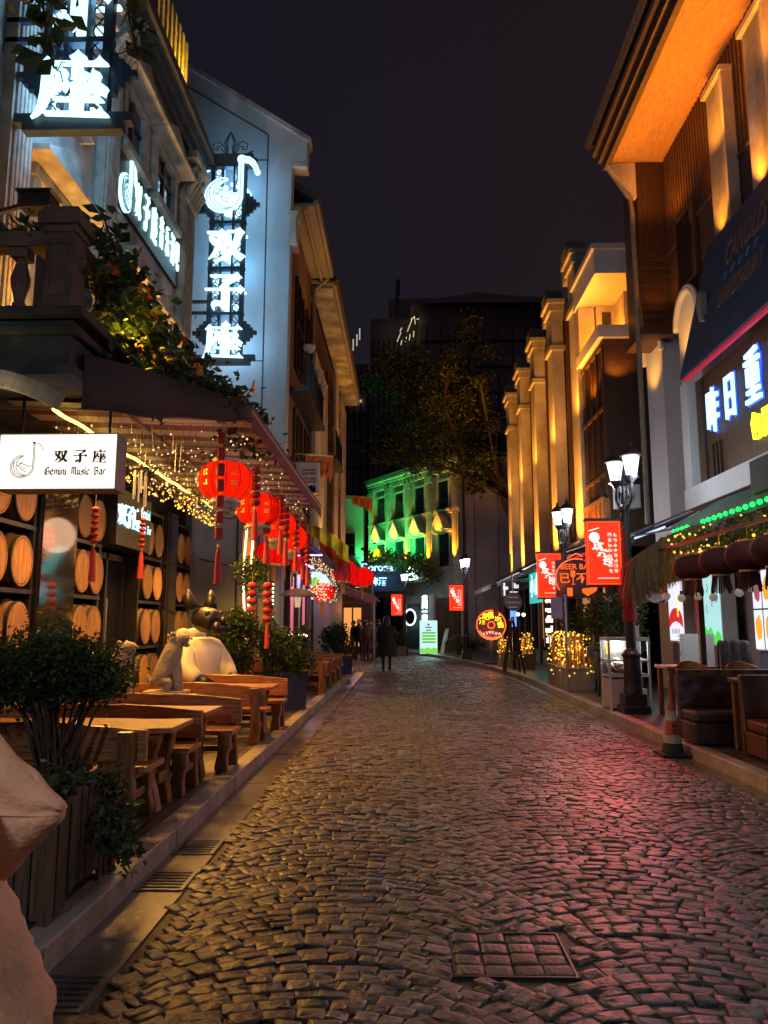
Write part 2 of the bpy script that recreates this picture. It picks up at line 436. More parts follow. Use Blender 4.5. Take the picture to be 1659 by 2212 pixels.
    def leaves(self, pts, size, r=None, droop=.0, aspect=.5):
        r = r or rnd
        for p in pts:
            p = Vector(p)
            d = Vector((r.gauss(0, 1), r.gauss(0, 1), r.gauss(0, .7) - droop)).normalized()
            a = d.orthogonal().normalized()
            a = (Matrix.Rotation(r.uniform(0, 6.28), 3, d) @ a)
            n = d.cross(a)
            L = size * r.uniform(.6, 1.3); w = L * aspect * .5
            m = p + d * L * .5
            self.add([p, m + a * w + n * w * .25, p + d * L - n * L * .1, m - a * w + n * w * .25], [(0, 1, 2), (0, 2, 3)])
        return self

    def build(self, name, m, parent=None, world=False, smooth=False, bev=0.0, loc=None):
        vs = self.v
        me = bpy.data.meshes.new(name)
        o = bpy.data.objects.new(name, me)
        if parent is not None:
            if world:
                inv = WM[parent.name].inverted()
                vs = [inv @ Vector(p) for p in vs]
            o.parent = parent
            WM_set(o, WM[parent.name])
        elif loc is None:
            a = np.array(vs); c = Vector(((a[:, 0].min() + a[:, 0].max()) / 2, (a[:, 1].min() + a[:, 1].max()) / 2, a[:, 2].min()))
            vs = [Vector(p) - c for p in vs]; o.location = c
            WM_set(o, Matrix.Translation(c))
        else:
            vs = [Vector(p) - Vector(loc) for p in vs]; o.location = loc
            WM_set(o, Matrix.Translation(Vector(loc)))
        me.from_pydata([tuple(p) for p in vs], [], self.f)
        me.validate()
        if isinstance(m, str): m = M[m]
        me.materials.append(m)
        if smooth:
            me.polygons.foreach_set('use_smooth', [True] * len(me.polygons))
        COL.objects.link(o)
        if bev > 0:
            bv = o.modifiers.new('bevel', 'BEVEL'); bv.width = bev; bv.segments = 2; bv.limit_method = 'ANGLE'
        WM[o.name] = WM.pop('__tmp')
        return o


WM = {}


def WM_set(o, mtx):
    WM['__tmp'] = mtx.copy()


def triangulate(poly):
    from mathutils.geometry import tessellate_polygon
    t = tessellate_polygon([[Vector((x, y, 0)) for x, y in poly]])
    n = len(poly); out = []
    for a, b, c in t:
        (ax, ay), (bx, by), (cx, cy) = poly[a], poly[b], poly[c]
        out.append((a, b, c) if (bx - ax) * (cy - ay) - (by - ay) * (cx - ax) > 0 else (a, c, b))
    return out


_tc = {}


def text_mesh(s, depth, spacing=1.0, bold=0.0):
    k = (s, round(depth, 4), spacing, bold)
    if k not in _tc:
        cu = bpy.data.curves.new('text_curve', 'FONT'); cu.body = s; cu.size = 1; cu.extrude = depth / 2; cu.resolution_u = 2
        cu.align_x = 'CENTER'; cu.align_y = 'CENTER'; cu.space_character = spacing; cu.offset = bold
        ob = bpy.data.objects.new('text_tmp', cu); COL.objects.link(ob)
        dg = bpy.context.evaluated_depsgraph_get()
        me = bpy.data.meshes.new_from_object(ob.evaluated_get(dg))
        vs = [tuple(v.co) for v in me.vertices]; fs = [tuple(p.vertices) for p in me.polygons]
        bpy.data.objects.remove(ob); bpy.data.curves.remove(cu); bpy.data.meshes.remove(me)
        _tc[k] = (vs, fs)
    return _tc[k]


def T(name, label, cat, group=None, loc=(0, 0, 0), rz=0.0):
    o = bpy.data.objects.new(name, None); COL.objects.link(o)
    o.location = loc; o.rotation_euler = (0, 0, rz); o.empty_display_size = .2
    WM[o.name] = Matrix.Translation(Vector(loc)) @ Matrix.Rotation(rz, 4, 'Z')
    return tag(o, label, cat, group)


def tag(o, label, cat, group=None, kind=None):
    if label: o['label'] = label
    if cat: o['category'] = cat
    if group: o['group'] = group
    if kind: o['kind'] = kind
    return o


def struct(o):
    o['kind'] = 'structure'; return o


def kids(o):
    return [c for c in COL.objects if c.parent == o]


def copy_tree(o, loc=None, rz=None, label=None, parent=None):
    c = o.copy(); COL.objects.link(c)
    if parent is not None: c.parent = parent
    if loc is not None: c.location = loc
    if rz is not None: c.rotation_euler = (0, 0, rz)
    if label: c['label'] = label
    if parent is None: WM[c.name] = Matrix.Translation(c.location) @ Matrix.Rotation(c.rotation_euler.z, 4, 'Z')
    for k in kids(o): copy_tree(k, parent=c)
    return c


def light(name, kind, loc, col, power, parent=None, size=.1, target=None, spot=70, blend=.6, shape=None):
    l = bpy.data.lights.new(name, kind); l.color = col; l.energy = power
    if kind == 'POINT': l.shadow_soft_size = size
    if kind == 'SPOT': l.shadow_soft_size = size; l.spot_size = R(spot); l.spot_blend = blend
    if kind == 'AREA':
        l.size = size
        if shape: l.shape = 'RECTANGLE'; l.size, l.size_y = shape
    o = bpy.data.objects.new(name, l); COL.objects.link(o); o.location = loc
    if target is not None:
        o.rotation_euler = (Vector(target) - Vector(loc)).to_track_quat('-Z', 'Y').to_euler()
    if parent is not None:
        o.parent = parent; inv = WM[parent.name].inverted()
        mw = inv @ (Matrix.Translation(Vector(loc)) @ o.rotation_euler.to_matrix().to_4x4())
        o.location = mw.to_translation(); o.rotation_euler = mw.to_euler()
    return o


WARM = (1.0, .43, .055); AMBER = (1.0, .30, .012); YEL = (1.0, .62, .18); COOL = (.82, .92, 1.0); REDL = (1.0, .05, .02)


# ================================================================== the street
KL, KR = -1.55, 3.27            # kerb faces
GL, GR = -1.25, 3.05            # inner edges of the gutters
KH = 0.13

g = MB(); g.quad((-300, -120, -.06), (300, -120, -.06), (300, 500, -.06), (-300, 500, -.06))
struct(g.build('ground', 'asph', loc=(0, 0, -.06)))


def road_l(y): return np.where(y < 25.0, GL, np.maximum(-9.0, GL - (y - 25.0) * 3.0))
def road_r(y): return np.interp(y, [0, 21, 26, 34, 40, 46], [GR, GR, 2.75, 1.75, .5, -1.2])


b = MB(); b.quad((-9, -1, -.0075), (3.3, -1, -.0075), (3.3, 46, -.0075), (-9, 46, -.0075))
struct(b.build('road_bed', 'bed', loc=(0, 0, 0)))


def setts():
    rng = np.random.default_rng(3)
    Wd, Rc, dr = 1.50, .96, .085
    u = np.linspace(-Wd / 2, Wd / 2, 200); h = np.sqrt(Rc ** 2 - u ** 2)
    arc = np.concatenate([[0], np.cumsum(np.hypot(np.diff(u), np.diff(h)))])
    L = arc[-1]
    hb = h.min()
    Q = []
    ncol = int((3.6 + 9.6) / Wd) + 1
    y0 = 1.0
    k = 0
    while y0 < 45:
        for c in range(ncol):
            xc = 3.40 - Wd * (c + .5)
            wd = rng.uniform(.8, 1.25, 14); half = rng.random() * .9 + .1
            wd[0] *= half if k % 2 else 1.0
            cuts = np.concatenate([[0], np.cumsum(wd)]); cuts = cuts / cuts[-1] * L
            cu = np.interp(cuts, arc, u); chh = np.interp(cuts, arc, h) - hb
            jy = rng.normal(0, .007)
            for i in range(14):
                Q.append((xc + cu[i], y0 + chh[i] + jy, xc + cu[i + 1], y0 + chh[i + 1] + jy))
        y0 += dr; k += 1
    Q = np.array(Q)
    Q[:, 0] += rng.normal(0, .005, len(Q)); Q[:, 2] += rng.normal(0, .005, len(Q))
    Q[:, 1] += rng.normal(0, .006, len(Q)); Q[:, 3] += rng.normal(0, .006, len(Q))
    mx = (Q[:, 0] + Q[:, 2]) / 2; my = (Q[:, 1] + Q[:, 3]) / 2
    keep = (mx > road_l(my) + .02) & (mx < road_r(my) + .03)
    keep &= ~((mx > .185) & (mx < .785) & (my > 3.53) & (my < 4.08))
    Q = Q[keep]; my = my[keep]
    dx = Q[:, 2] - Q[:, 0]; dy = Q[:, 3] - Q[:, 1]; ln = np.hypot(dx, dy)
    # depth direction of each stone: normal to its chord, softened towards +Y
    nx, ny = -dy / ln, dx / ln
    d = dr * (1.0 + rng.normal(0, .05, len(Q)))
    gap = .0018 + rng.random(len(Q)) * .0028
    N = len(Q)
    tx, ty = dx / ln, dy / ln
    hz = rng.normal(0, .0028, N); ta = rng.normal(0, .038, N); tb = rng.normal(0, .046, N)
    out_v = []; out_f = []
    # ring of eight points in stone coordinates (s along the chord, t across it), corners cut
    base = [(-1, -.86), (-.92, -1), (.92, -1), (1, -.86), (1, .86), (.92, 1), (-.92, 1), (-1, .86)]
    cx = (Q[:, 0] + Q[:, 2]) / 2 + nx * 0 ; cy = (Q[:, 1] + Q[:, 3]) / 2
    hl = ln / 2 - gap; hd = d / 2 - gap
    slant = rng.normal(0, .11, N)
    rings = [(1.0, -.03), (.995, .0015), (.95, .0046), (.5, .0054)]
    V = np.zeros((N, 8 * len(rings) + 1, 3))
    jit = rng.normal(0, .05, (N, 8, 2))
    for ri, (sc, z) in enumerate(rings):
        for k, (s, t) in enumerate(base):
            S = (s + jit[:, k, 0]) * hl * sc; Tt = (t + jit[:, k, 1] + slant * s) * hd * sc
            V[:, ri * 8 + k, 0] = cx + tx * S + nx * Tt
            V[:, ri * 8 + k, 1] = cy + ty * S + ny * Tt
            V[:, ri * 8 + k, 2] = z + (hz + ta * S + tb * Tt if ri else 0) + (rng.normal(0, .0013, N) if ri > 1 else 0)
    V[:, -1, 0] = cx; V[:, -1, 1] = cy; V[:, -1, 2] = .0054 + hz + rng.normal(0, .0016, N)
    nv = 8 * len(rings) + 1
    F4 = []
    for ri in range(len(rings) - 1):
        for k in range(8):
            F4.append((ri * 8 + k, ri * 8 + (k + 1) % 8, ri * 8 + 8 + (k + 1) % 8, ri * 8 + 8 + k))
    F3 = [((len(rings) - 1) * 8 + k, (len(rings) - 1) * 8 + (k + 1) % 8, nv - 1) for k in range(8)]
    F4 = np.array(F4); F3 = np.array(F3)
    off = (np.arange(N) * nv)[:, None, None]
    q = (F4[None] + off).reshape(-1, 4); t = (F3[None] + off).reshape(-1, 3)
    me = bpy.data.meshes.new('road')
    me.vertices.add(N * nv); me.vertices.foreach_set('co', V.reshape(-1))
    nl = q.size + t.size
    me.loops.add(nl); me.loops.foreach_set('vertex_index', np.concatenate([q.reshape(-1), t.reshape(-1)]))
    npoly = len(q) + len(t)
    me.polygons.add(npoly)
    ls = np.concatenate([np.arange(len(q)) * 4, len(q) * 4 + np.arange(len(t)) * 3])
    me.polygons.foreach_set('loop_start', ls)
    me.polygons.foreach_set('use_smooth', np.ones(npoly, bool))
    # one random number per stone for its own shade
    at = me.attributes.new('shade', 'FLOAT', 'POINT')
    at.data.foreach_set('value', np.repeat(rng.random(N), nv).astype(np.float32))
    me.update(); me.validate()
    o = bpy.data.objects.new('road', me); COL.objects.link(o)
    WM[o.name] = Matrix()
    return o


def sett_mat():
    m = bpy.data.materials.new('granite_setts'); m.use_nodes = True
    nt = m.node_tree; b = nt.nodes['Principled BSDF']
    at = nt.nodes.new('ShaderNodeAttribute'); at.attribute_name = 'shade'
    r = nt.nodes.new('ShaderNodeValToRGB')
    r.color_ramp.elements[0].color = (.042, .032, .027, 1); r.color_ramp.elements[1].color = (.145, .110, .092, 1)
    x = r.color_ramp.elements.new(.5); x.color = (.082, .063, .053, 1)
    nt.links.new(at.outputs['Fac'], r.inputs['Fac'])
    tc = nt.nodes.new('ShaderNodeTexCoord')
    n = nt.nodes.new('ShaderNodeTexNoise'); n.inputs['Scale'].default_value = 45; n.inputs['Detail'].default_value = 8
    nt.links.new(tc.outputs['Object'], n.inputs['Vector'])
    r2 = nt.nodes.new('ShaderNodeValToRGB'); r2.color_ramp.elements[0].position = .3; r2.color_ramp.elements[1].position = .75
    r2.color_ramp.elements[0].color = (.45, .45, .45, 1); r2.color_ramp.elements[1].color = (1.25, 1.2, 1.15, 1)
    nt.links.new(n.outputs['Fac'], r2.inputs['Fac'])
    mx = nt.nodes.new('ShaderNodeMixRGB'); mx.blend_type = 'MULTIPLY'; mx.inputs[0].default_value = 1
    nt.links.new(r.outputs[0], mx.inputs[1]); nt.links.new(r2.outputs[0], mx.inputs[2]); nt.links.new(mx.outputs[0], b.inputs['Base Color'])
    # wet patches
    n3 = nt.nodes.new('ShaderNodeTexNoise'); n3.inputs['Scale'].default_value = .9; n3.inputs['Detail'].default_value = 4
    nt.links.new(tc.outputs['Object'], n3.inputs['Vector'])
    r3 = nt.nodes.new('ShaderNodeValToRGB'); r3.color_ramp.elements[0].position = .35; r3.color_ramp.elements[1].position = .7
    r3.color_ramp.elements[0].color = (.33,) * 3 + (1,); r3.color_ramp.elements[1].color = (.55,) * 3 + (1,)
    nt.links.new(n3.outputs['Fac'], r3.inputs['Fac']); nt.links.new(r3.outputs[0], b.inputs['Roughness'])
    b.inputs['Specular IOR Level'].default_value = .5
    n2 = nt.nodes.new('ShaderNodeTexNoise'); n2.inputs['Scale'].default_value = 48; n2.inputs['Detail'].default_value = 8
    nt.links.new(tc.outputs['Object'], n2.inputs['Vector'])
    bp = nt.nodes.new('ShaderNodeBump'); bp.inputs['Strength'].default_value = .9; bp.inputs['Distance'].default_value = .007
    nt.links.new(n2.outputs['Fac'], bp.inputs['Height']); nt.links.new(bp.outputs[0], b.inputs['Normal'])
    return m


M['sett'] = sett_mat()
road = setts(); road.data.materials.append(M['sett']); struct(road)

# gutters: granite slabs about a metre long, kerb stones, pavements
def gutter(name, x0, x1, y0, y1, drains=()):
    m = MB(); y = y0
    r = random.Random(5)
    while y < y1:
        L = r.uniform(.75, 1.05)
        if any(abs(y + L / 2 - d) < .55 for d in drains): L = L
        m.box(x0 + .004, x1 - .004, y + .004, y + L - .006, -.04, .004 + r.uniform(-.003, .003))
        y += L
    return struct(m.build(name, 'slab', bev=.004, loc=(0, 0, 0)))


gutter('gutter', KL, GL, 1.0, 25)
gutter('gutter.001', GR, KR, 1.0, 23)
for (u, v) in ((330, 1905), (432, 1832), (145, 2148)):
    p = PZ(u, v, .0)
    t = T('drain_grate', {330: 'slotted stone drain grate in the left gutter beside the wooden planter box', 432: 'slotted stone drain grate in the left gutter, farthest of the three',
                          145: 'slotted stone drain grate in the left gutter nearest the peach coat'}[u], 'drain grate', 'drain grates in the left gutter', (-1.40, p.y, 0))
    m = MB(); m.box(-.14, .14, -.17, .17, .0075, .0125); m.build('plate', 'slab', t)
    m = MB()
    for k in range(6): m.box(-.115, .115, -.14 + k * .052, -.125 + k * .052, .0130, .0165)
    m.build('slots', 'groove', t)


def kerb(name, pts, w, h):
    m = MB(); r = random.Random(9)
    for (a, b_) in zip(pts[:-1], pts[1:]):
        a, b_ = Vector(a), Vector(b_); L = (b_ - a).length; d = (b_ - a) / L; n = Vector((-d.y, d.x))
        if w < 0: n = -n
        s = 0
        while s < L - .05:
            e_ = min(L, s + r.uniform(.85, 1.05)); o = r.uniform(-.004, .004)
            p0 = a + d * (s + .003) + n * o; p1 = a + d * (e_ - .004) + n * o
            q0 = p0 + n * abs(w); q1 = p1 + n * abs(w); hh = h + r.uniform(-.004, .004)
            vs = [(p.x, p.y, z) for z in (-.03, hh) for p in (p0, p1, q1, q0)]
            f = [(3, 2, 1, 0), (4, 5, 6, 7), (0, 1, 5, 4), (1, 2, 6, 5), (2, 3, 7, 6), (3, 0, 4, 7)]
            if w < 0: f = [x[::-1] for x in f]
            m.add(vs, f); s = e_
    return struct(m.build(name, 'kerb', bev=.010, loc=(0, 0, 0)))


kerb('kerb', [(KL, .5), (KL, 25.2), (-1.95, 26.2), (-5, 27.5)], .16, KH + .004)
kerb('kerb.001', [(KR, .5), (KR, 21), (2.95, 26), (2.0, 34), (.8, 39.6), (-3.5, 47)], -.16, KH + .004)
m = MB(); m.box(-14, KL - .155, -4, 12.2, -.05, KH); struct(m.build('pavement', 'pave', loc=(0, 0, 0)))
m = MB(); m.box(-14, KL - .155, 12.2, 25.2, -.05, KH); struct(m.build('pavement.001', 'pavesett', loc=(0, 0, 0)))
m = MB(); m.prism([(KR + .155, -4), (16, -4), (16, 52), (-3.4, 52), (-3.4, 47.2), (.93, 39.7), (2.14, 34), (3.09, 26), (KR + .155, 21)], (0, 0, KH - .12), (1, 0, 0), (0, 1, 0), .12)
struct(m.build('pavement.002', 'pavesett', loc=(0, 0, 0)))
m = MB(); m.prism([(-60, 25.3), (-2.2, 25.3), (-5, 27.6), (-60, 27.6)], (0, 0, .0), (1, 0, 0), (0, 1, 0), .05)
struct(m.build('pavement.003', 'pavesett', loc=(0, 0, 0)))

# square access cover with setts laid in it
t = T('access_cover', 'square steel framed cover with setts laid in it, set in the road at the bottom', 'manhole cover', None, (.48, 3.81, 0))
m = MB()
for s in (-1, 1):
    m.bar((s * .262, -.232, -.009), (s * .262, .232, -.009), .012, .03); m.bar((-.268, s * .238, -.009), (.268, s * .238, -.009), .012, .03)
m.build('frame', 'black', t)
m = MB()
for i in range(4):
    for j in range(4):
        x = -.192 + i * .128 + rnd.uniform(-.004, .004); y = -.174 + j * .116 + rnd.uniform(-.004, .004)
        w, d = .0615 + rnd.uniform(-.003, .001), .0555 + rnd.uniform(-.003, .001)
        zz = rnd.uniform(-.004, .004); tl = rnd.uniform(-.05, .05)
        vs = []
        for sc, z in ((1, -.03), (.995, .0005), (.955, .0040), (.5, .0046)):
            for a, b_ in ((-1, -.8), (-.85, -1), (.85, -1), (1, -.8), (1, .8), (.85, 1), (-.85, 1), (-1, .8)):
                vs.append((x + a * w * sc, y + b_ * d * sc, z + zz + tl * a * w))
        fs = [(r_ * 8 + k, r_ * 8 + (k + 1) % 8, r_ * 8 + 8 + (k + 1) % 8, r_ * 8 + 8 + k) for r_ in range(3) for k in range(8)] + [tuple(24 + k for k in range(8))]
        m.add(vs, fs)
o = m.build('setts', 'sett', t, smooth=True)


# ================================================================== lettering shapes
def norm(poly, ox, oy, s): return [((x - ox) / s, (oy - y) / s) for x, y in poly]


SHUANG = [norm(p, 720, 575, 950) for p in (
    [(265, 238), (540, 238), (580, 210), (618, 170), (650, 215), (715, 270), (690, 320), (660, 430), (620, 545), (560, 690), (500, 790), (410, 890), (300, 945), (340, 890), (430, 740), (470, 610), (500, 470), (515, 400), (525, 300), (265, 300), (248, 270)],
    [(430, 315), (380, 310), (330, 345), (305, 395), (320, 480), (370, 550), (455, 610), (560, 690), (600, 740), (615, 780), (585, 805), (630, 820), (690, 795), (725, 740), (725, 660), (690, 600), (620, 550), (510, 470), (440, 410), (415, 360)],
    [(720, 220), (935, 220), (980, 190), (1045, 148), (1090, 210), (1165, 270), (1110, 320), (1070, 420), (1020, 560), (960, 690), (870, 820), (760, 905), (640, 970), (530, 995), (440, 990), (560, 930), (680, 840), (790, 690), (870, 540), (910, 420), (925, 330), (920, 272), (740, 272)],
    [(725, 265), (795, 272), (820, 380), (870, 540), (950, 690), (1020, 760), (1110, 825), (1190, 880), (1140, 910), (1065, 990), (960, 920), (880, 825), (800, 690), (750, 540), (730, 400)])]
ZI = [norm(p, 740, 1700, 970) for p in (
    [(395, 1280), (930, 1290), (985, 1260), (1035, 1218), (1080, 1290), (1158, 1360), (1060, 1410), (960, 1460), (830, 1530), (800, 1490), (850, 1430), (890, 1348), (395, 1340), (370, 1310)],
    [(610, 1608), (690, 1510), (740, 1470), (790, 1490), (830, 1550), (830, 2060), (810, 2090), (750, 2120), (690, 2175), (660, 2110), (610, 2070), (550, 2060), (505, 2090), (500, 2180), (450, 2140), (420, 2070), (430, 2000), (480, 1950), (560, 1935), (630, 1950), (665, 1975), (665, 1630), (640, 1608)],
    [(270, 1625), (1050, 1630), (1085, 1600), (1120, 1550), (1155, 1600), (1228, 1660), (1170, 1710), (1125, 1775), (1080, 1720), (1030, 1690), (270, 1680), (250, 1650)])]
ZUO = [norm(p, 760, 745, 1300) for p in (
    [(400, 320), (1110, 345), (1170, 310), (1215, 235), (1270, 310), (1375, 405), (1340, 412), (400, 378)],
    [(843, 120), (900, 190), (990, 260), (940, 290), (920, 340), (750, 330), (735, 280), (690, 245), (780, 190)],
    [(315, 235), (360, 265), (400, 330), (412, 400), (405, 800), (385, 960), (340, 1120), (270, 1240), (190, 1310), (90, 1360), (150, 1260), (200, 1100), (225, 900), (235, 600), (240, 430), (215, 405), (170, 408), (240, 320)],
    [(518, 408), (560, 455), (650, 490), (675, 520), (660, 590), (610, 690), (570, 760), (500, 860), (385, 965), (395, 840), (440, 740), (480, 600)],
    [(625, 660), (700, 700), (770, 810), (740, 860), (715, 930), (660, 895), (600, 860), (610, 790), (590, 730)],
    [(820, 410), (880, 480), (1050, 570), (1000, 620), (980, 700), (965, 1290), (780, 1290), (800, 700)],
    [(1110, 475), (1160, 530), (1230, 560), (1255, 590), (1240, 650), (1180, 770), (1100, 890), (1020, 970), (965, 1000), (975, 870), (1010, 800), (1050, 700), (1080, 580)],
    [(1190, 735), (1270, 760), (1390, 855), (1360, 900), (1340, 995), (1270, 950), (1200, 945), (1195, 850), (1165, 790)],
    [(465, 990), (1070, 1020), (1140, 985), (1190, 920), (1240, 1000), (1330, 1085), (1280, 1090), (465, 1050), (440, 1020)],
    [(320, 1250), (1180, 1290), (1240, 1250), (1285, 1185), (1330, 1270), (1425, 1360), (1380, 1365), (320, 1310), (295, 1280)])]
LOGO = norm([(690, 650), (600, 650), (480, 690), (380, 770), (310, 870), (275, 1000), (290, 1120), (350, 1230), (450, 1310), (560, 1350), (680, 1355), (800, 1320), (900, 1250), (980, 1140), (1010, 1050), (1010, 330), (1100, 345), (1170, 410), (1210, 500), (1225, 560), (1270, 605), (1320, 580), (1335, 530), (1305, 490), (1290, 420), (1230, 310), (1130, 230), (1040, 215), (1000, 190), (940, 190), (895, 230), (890, 290), (915, 340), (915, 940), (880, 965), (820, 960), (750, 930), (690, 905), (725, 870), (720, 830), (690, 810), (650, 825), (620, 860), (515, 860), (560, 790), (640, 720), (710, 700), (720, 670)], 720, 775, 1170)
LOGO_LINES = [norm(p, 720, 775, 1170) for p in (
    [(690, 685), (600, 690), (510, 730), (400, 820), (340, 920), (320, 1020), (340, 1130), (400, 1220), (490, 1290), (600, 1320), (740, 1305)],
    [(400, 850), (375, 940), (380, 1040), (420, 1140), (490, 1220), (600, 1280), (740, 1290), (800, 1275)],
    [(640, 690), (560, 740), (490, 820), (455, 910), (450, 1010), (480, 1110), (560, 1200), (660, 1255), (800, 1272), (900, 1190), (960, 1080), (965, 300)],
    [(490, 890), (600, 905), (720, 945), (830, 1005), (900, 1000), (935, 980)], [(480, 1020), (560, 950), (650, 865)],
    [(465, 945), (540, 985), (610, 1045), (690, 1060), (770, 1095)], [(605, 1050), (620, 1120), (700, 1140), (765, 1170)],
    [(1000, 265), (1120, 285), (1200, 370), (1250, 480), (1270, 540)])]

# broad-nib letters for the gothic line: polylines on a unit x-height grid
NIB = {'G': [[(.95, 1.35), (.55, 1.5), (.15, 1.25), (.12, .35), (.45, .0), (.95, .25), (.95, .75), (.6, .78)], [(.42, 1.3), (.42, .3)]],
       'e': [[(.12, .85), (.12, .2), (.4, .0), (.7, .2)], [(.12, .9), (.4, 1.0), (.65, .75), (.15, .5)]],
       'm': [[(.1, .95), (.1, .05)], [(.1, .85), (.35, 1.0), (.48, .85), (.48, .05)], [(.48, .85), (.73, 1.0), (.86, .85), (.86, .05), (1.0, .0)]],
       'i': [[(.0, .9), (.12, .95), (.12, .08), (.26, .0)], [(.08, 1.4), (.2, 1.3)]],
       'n': [[(.1, .95), (.1, .05)], [(.1, .85), (.38, 1.0), (.52, .85), (.52, .08), (.66, .0)]],
       'M': [[(.1, 1.3), (.3, 1.5), (.3, .15), (.1, .0)], [(.3, 1.35), (.6, 1.5), (.66, 1.3), (.66, .1)], [(.66, 1.35), (.98, 1.5), (1.05, 1.3), (1.05, .15), (1.25, .0)]],
       'u': [[(.0, .95), (.12, .9), (.12, .15), (.35, .0), (.5, .15)], [(.52, 1.0), (.52, .1), (.66, .0)]],
       's': [[(.6, .85), (.35, 1.0), (.12, .8), (.2, .6), (.55, .42), (.6, .2), (.35, .0), (.1, .12)]],
       'c': [[(.6, .85), (.35, 1.0), (.12, .8), (.12, .2), (.36, .0), (.6, .15)]],
       'B': [[(.0, 1.3), (.25, 1.45), (.25, .1)], [(.25, 1.4), (.65, 1.5), (.8, 1.2), (.45, .85), (.85, .7), (.9, .25), (.5, .0), (.1, .15)]],
       'a': [[(.15, .9), (.4, 1.0), (.55, .85), (.55, .1), (.7, .0)], [(.5, .6), (.2, .5), (.12, .2), (.3, .0), (.52, .2)]],
       'r': [[(.1, .95), (.12, .9), (.12, .05)], [(.15, .85), (.4, 1.0), (.52, .85)]]}
NIBW = {'G': 1.15, 'e': .82, 'm': 1.08, 'i': .36, 'n': .76, 'M': 1.38, 'u': .76, 's': .74, 'c': .72, 'B': 1.05, 'a': .8, 'r': .6, ' ': .75}


def nib_text(mb, s, h, o, ux, uy, depth=.004, nib=(.11, .13)):
    """gothic letters drawn with a slanted pen; o is the middle of the line's x-height, h the x-height"""
    o, ux, uy = Vector(o), Vector(ux), Vector(uy); nn = ux.cross(uy).normalized()
    tot = sum(NIBW[c] for c in s); x = -tot / 2; k = 0
    for c in s:
        for st in NIB.get(c, []):
            for (ax, ay), (bx, by) in zip(st[:-1], st[1:]):
                dd = depth + (k % 5) * .0006; k += 1
                P = []
                for px, py in ((ax - nib[0], ay - nib[1]), (ax + nib[0], ay + nib[1]), (bx + nib[0], by + nib[1]), (bx - nib[0], by - nib[1])):
                    P.append(o + ux * (x + px) * h + uy * (py - .5) * h + nn * dd)
                if (P[1] - P[0]).cross(P[3] - P[0]).dot(nn) < 0: P = P[::-1]
                mb.add(P, [(0, 1, 2, 3)])
        x += NIBW[c]


def glyph(mb, strokes, size, o, ux, uy, depth, back=False):
    ux, uy = Vector(ux), Vector(uy); nn = ux.cross(uy).normalized()
    for i, st in enumerate(strokes):
        mb.prism([(x * size, y * size) for x, y in st], Vector(o) + nn * (-.0008 * (i % 4)), ux, uy, depth + .0012 * (i % 4))


def scribble(mb, size, o, ux, uy, depth, seed, w=.13, n=5):
    """an unreadable small character: a few crossing strokes"""
    r = random.Random(seed); o, ux, uy = Vector(o), Vector(ux), Vector(uy); nn = ux.cross(uy).normalized()
    for i in range(n):
        hz = i % 2 == 0
        a = r.uniform(-.42, .42)
        x0, x1 = (-.45, .45) if hz else (a - w / 2, a + w / 2)
        y0, y1 = (a - w / 2, a + w / 2) if hz else (-.45, .45)
        if r.random() < .4:
            if hz: x0 += .3
            else: y1 -= .35
        z = depth + i * .0007
        mb.add([o + ux * x * size + uy * y * size + nn * z for x, y in ((x0, y0), (x1, y0), (x1, y1), (x0, y1))], [(0, 1, 2, 3)])


# ================================================================== the corner bar building (left)
FX = -4.5
bar = T('bar_building', 'weathered stone corner bar with lit pilasters, balcony and dark barrel shelves below', 'building', None, (FX, 9, 0))
b = MB()
b.box(-13, FX, 4.0, 15.2, 4.05, 11.5)
b.build('wall', 'stone', bar, True)
b = MB(); b.box(-13, FX + .02, 4.0, 15.9, KH, .001 + KH + .02); b.box(-13, -4.85, 4.0, 15.95, KH, 4.05)
b.box(-4.85, -4.45, 15.50, 15.95, KH, 4.05)
b.build('storefront', 'black', bar, True)
c = MB()
for (dx, z0, z1) in ((.10, 10.98, 11.10), (.18, 11.10, 11.26), (.30, 11.26, 11.40), (.44, 11.40, 11.62), (.36, 11.62, 11.74)):
    c.box(-13, FX + dx, 3.9, 15.25 + dx * .3, z0, z1 - .004)
c.build('cornice', 'darkstone', bar, True, bev=.02)
for k, (y0, y1) in enumerate(((7.75, 8.25), (10.32, 10.86), (14.25, 15.0))):
    p = MB(); p.box(FX - .05, FX + .14, y0, y1, 4.1, 10.2)
    for j in range(5):
        yy = y0 + .08 + j * (y1 - y0 - .16) / 4
        p.tube([(FX + .14, yy, 4.5), (FX + .14, yy, 10.0)], .035, 8)
    po = p.build('pilaster', 'stone2', bar, True)
    q = MB(); ym = (y0 + y1) / 2
    q.box(FX - .05, FX + .20, y0 - .06, y1 + .06, 9.95, 10.05)
    q.lathe([(.20, 0), (.21, .2), (.25, .4), (.34, .6), (.30, .68)], (FX + .06, ym, 10.1), 16)
    for s in (-1, 1):
        for zc in (10.62,):
            q.tube([(FX + .30, ym + s * (.20 + .11 * math.cos(a)), zc + .11 * math.sin(a)) for a in np.linspace(0, 5.2, 14)], [.06 - .0025 * i for i in range(14)], 6)
    for j in range(5):
        yy = y0 + .05 + j * (y1 - y0 - .1) / 4
        q.tube([(FX + .18, yy, 10.08), (FX + .24, yy, 10.25), (FX + .36, yy, 10.37), (FX + .34, yy, 10.29)], [.05, .06, .05, .02], 6)
    q.box(FX - .05, FX + .40, y0 - .1, y1 + .1, 10.80, 10.95)
    q.build('capital', 'stone2', po, True)


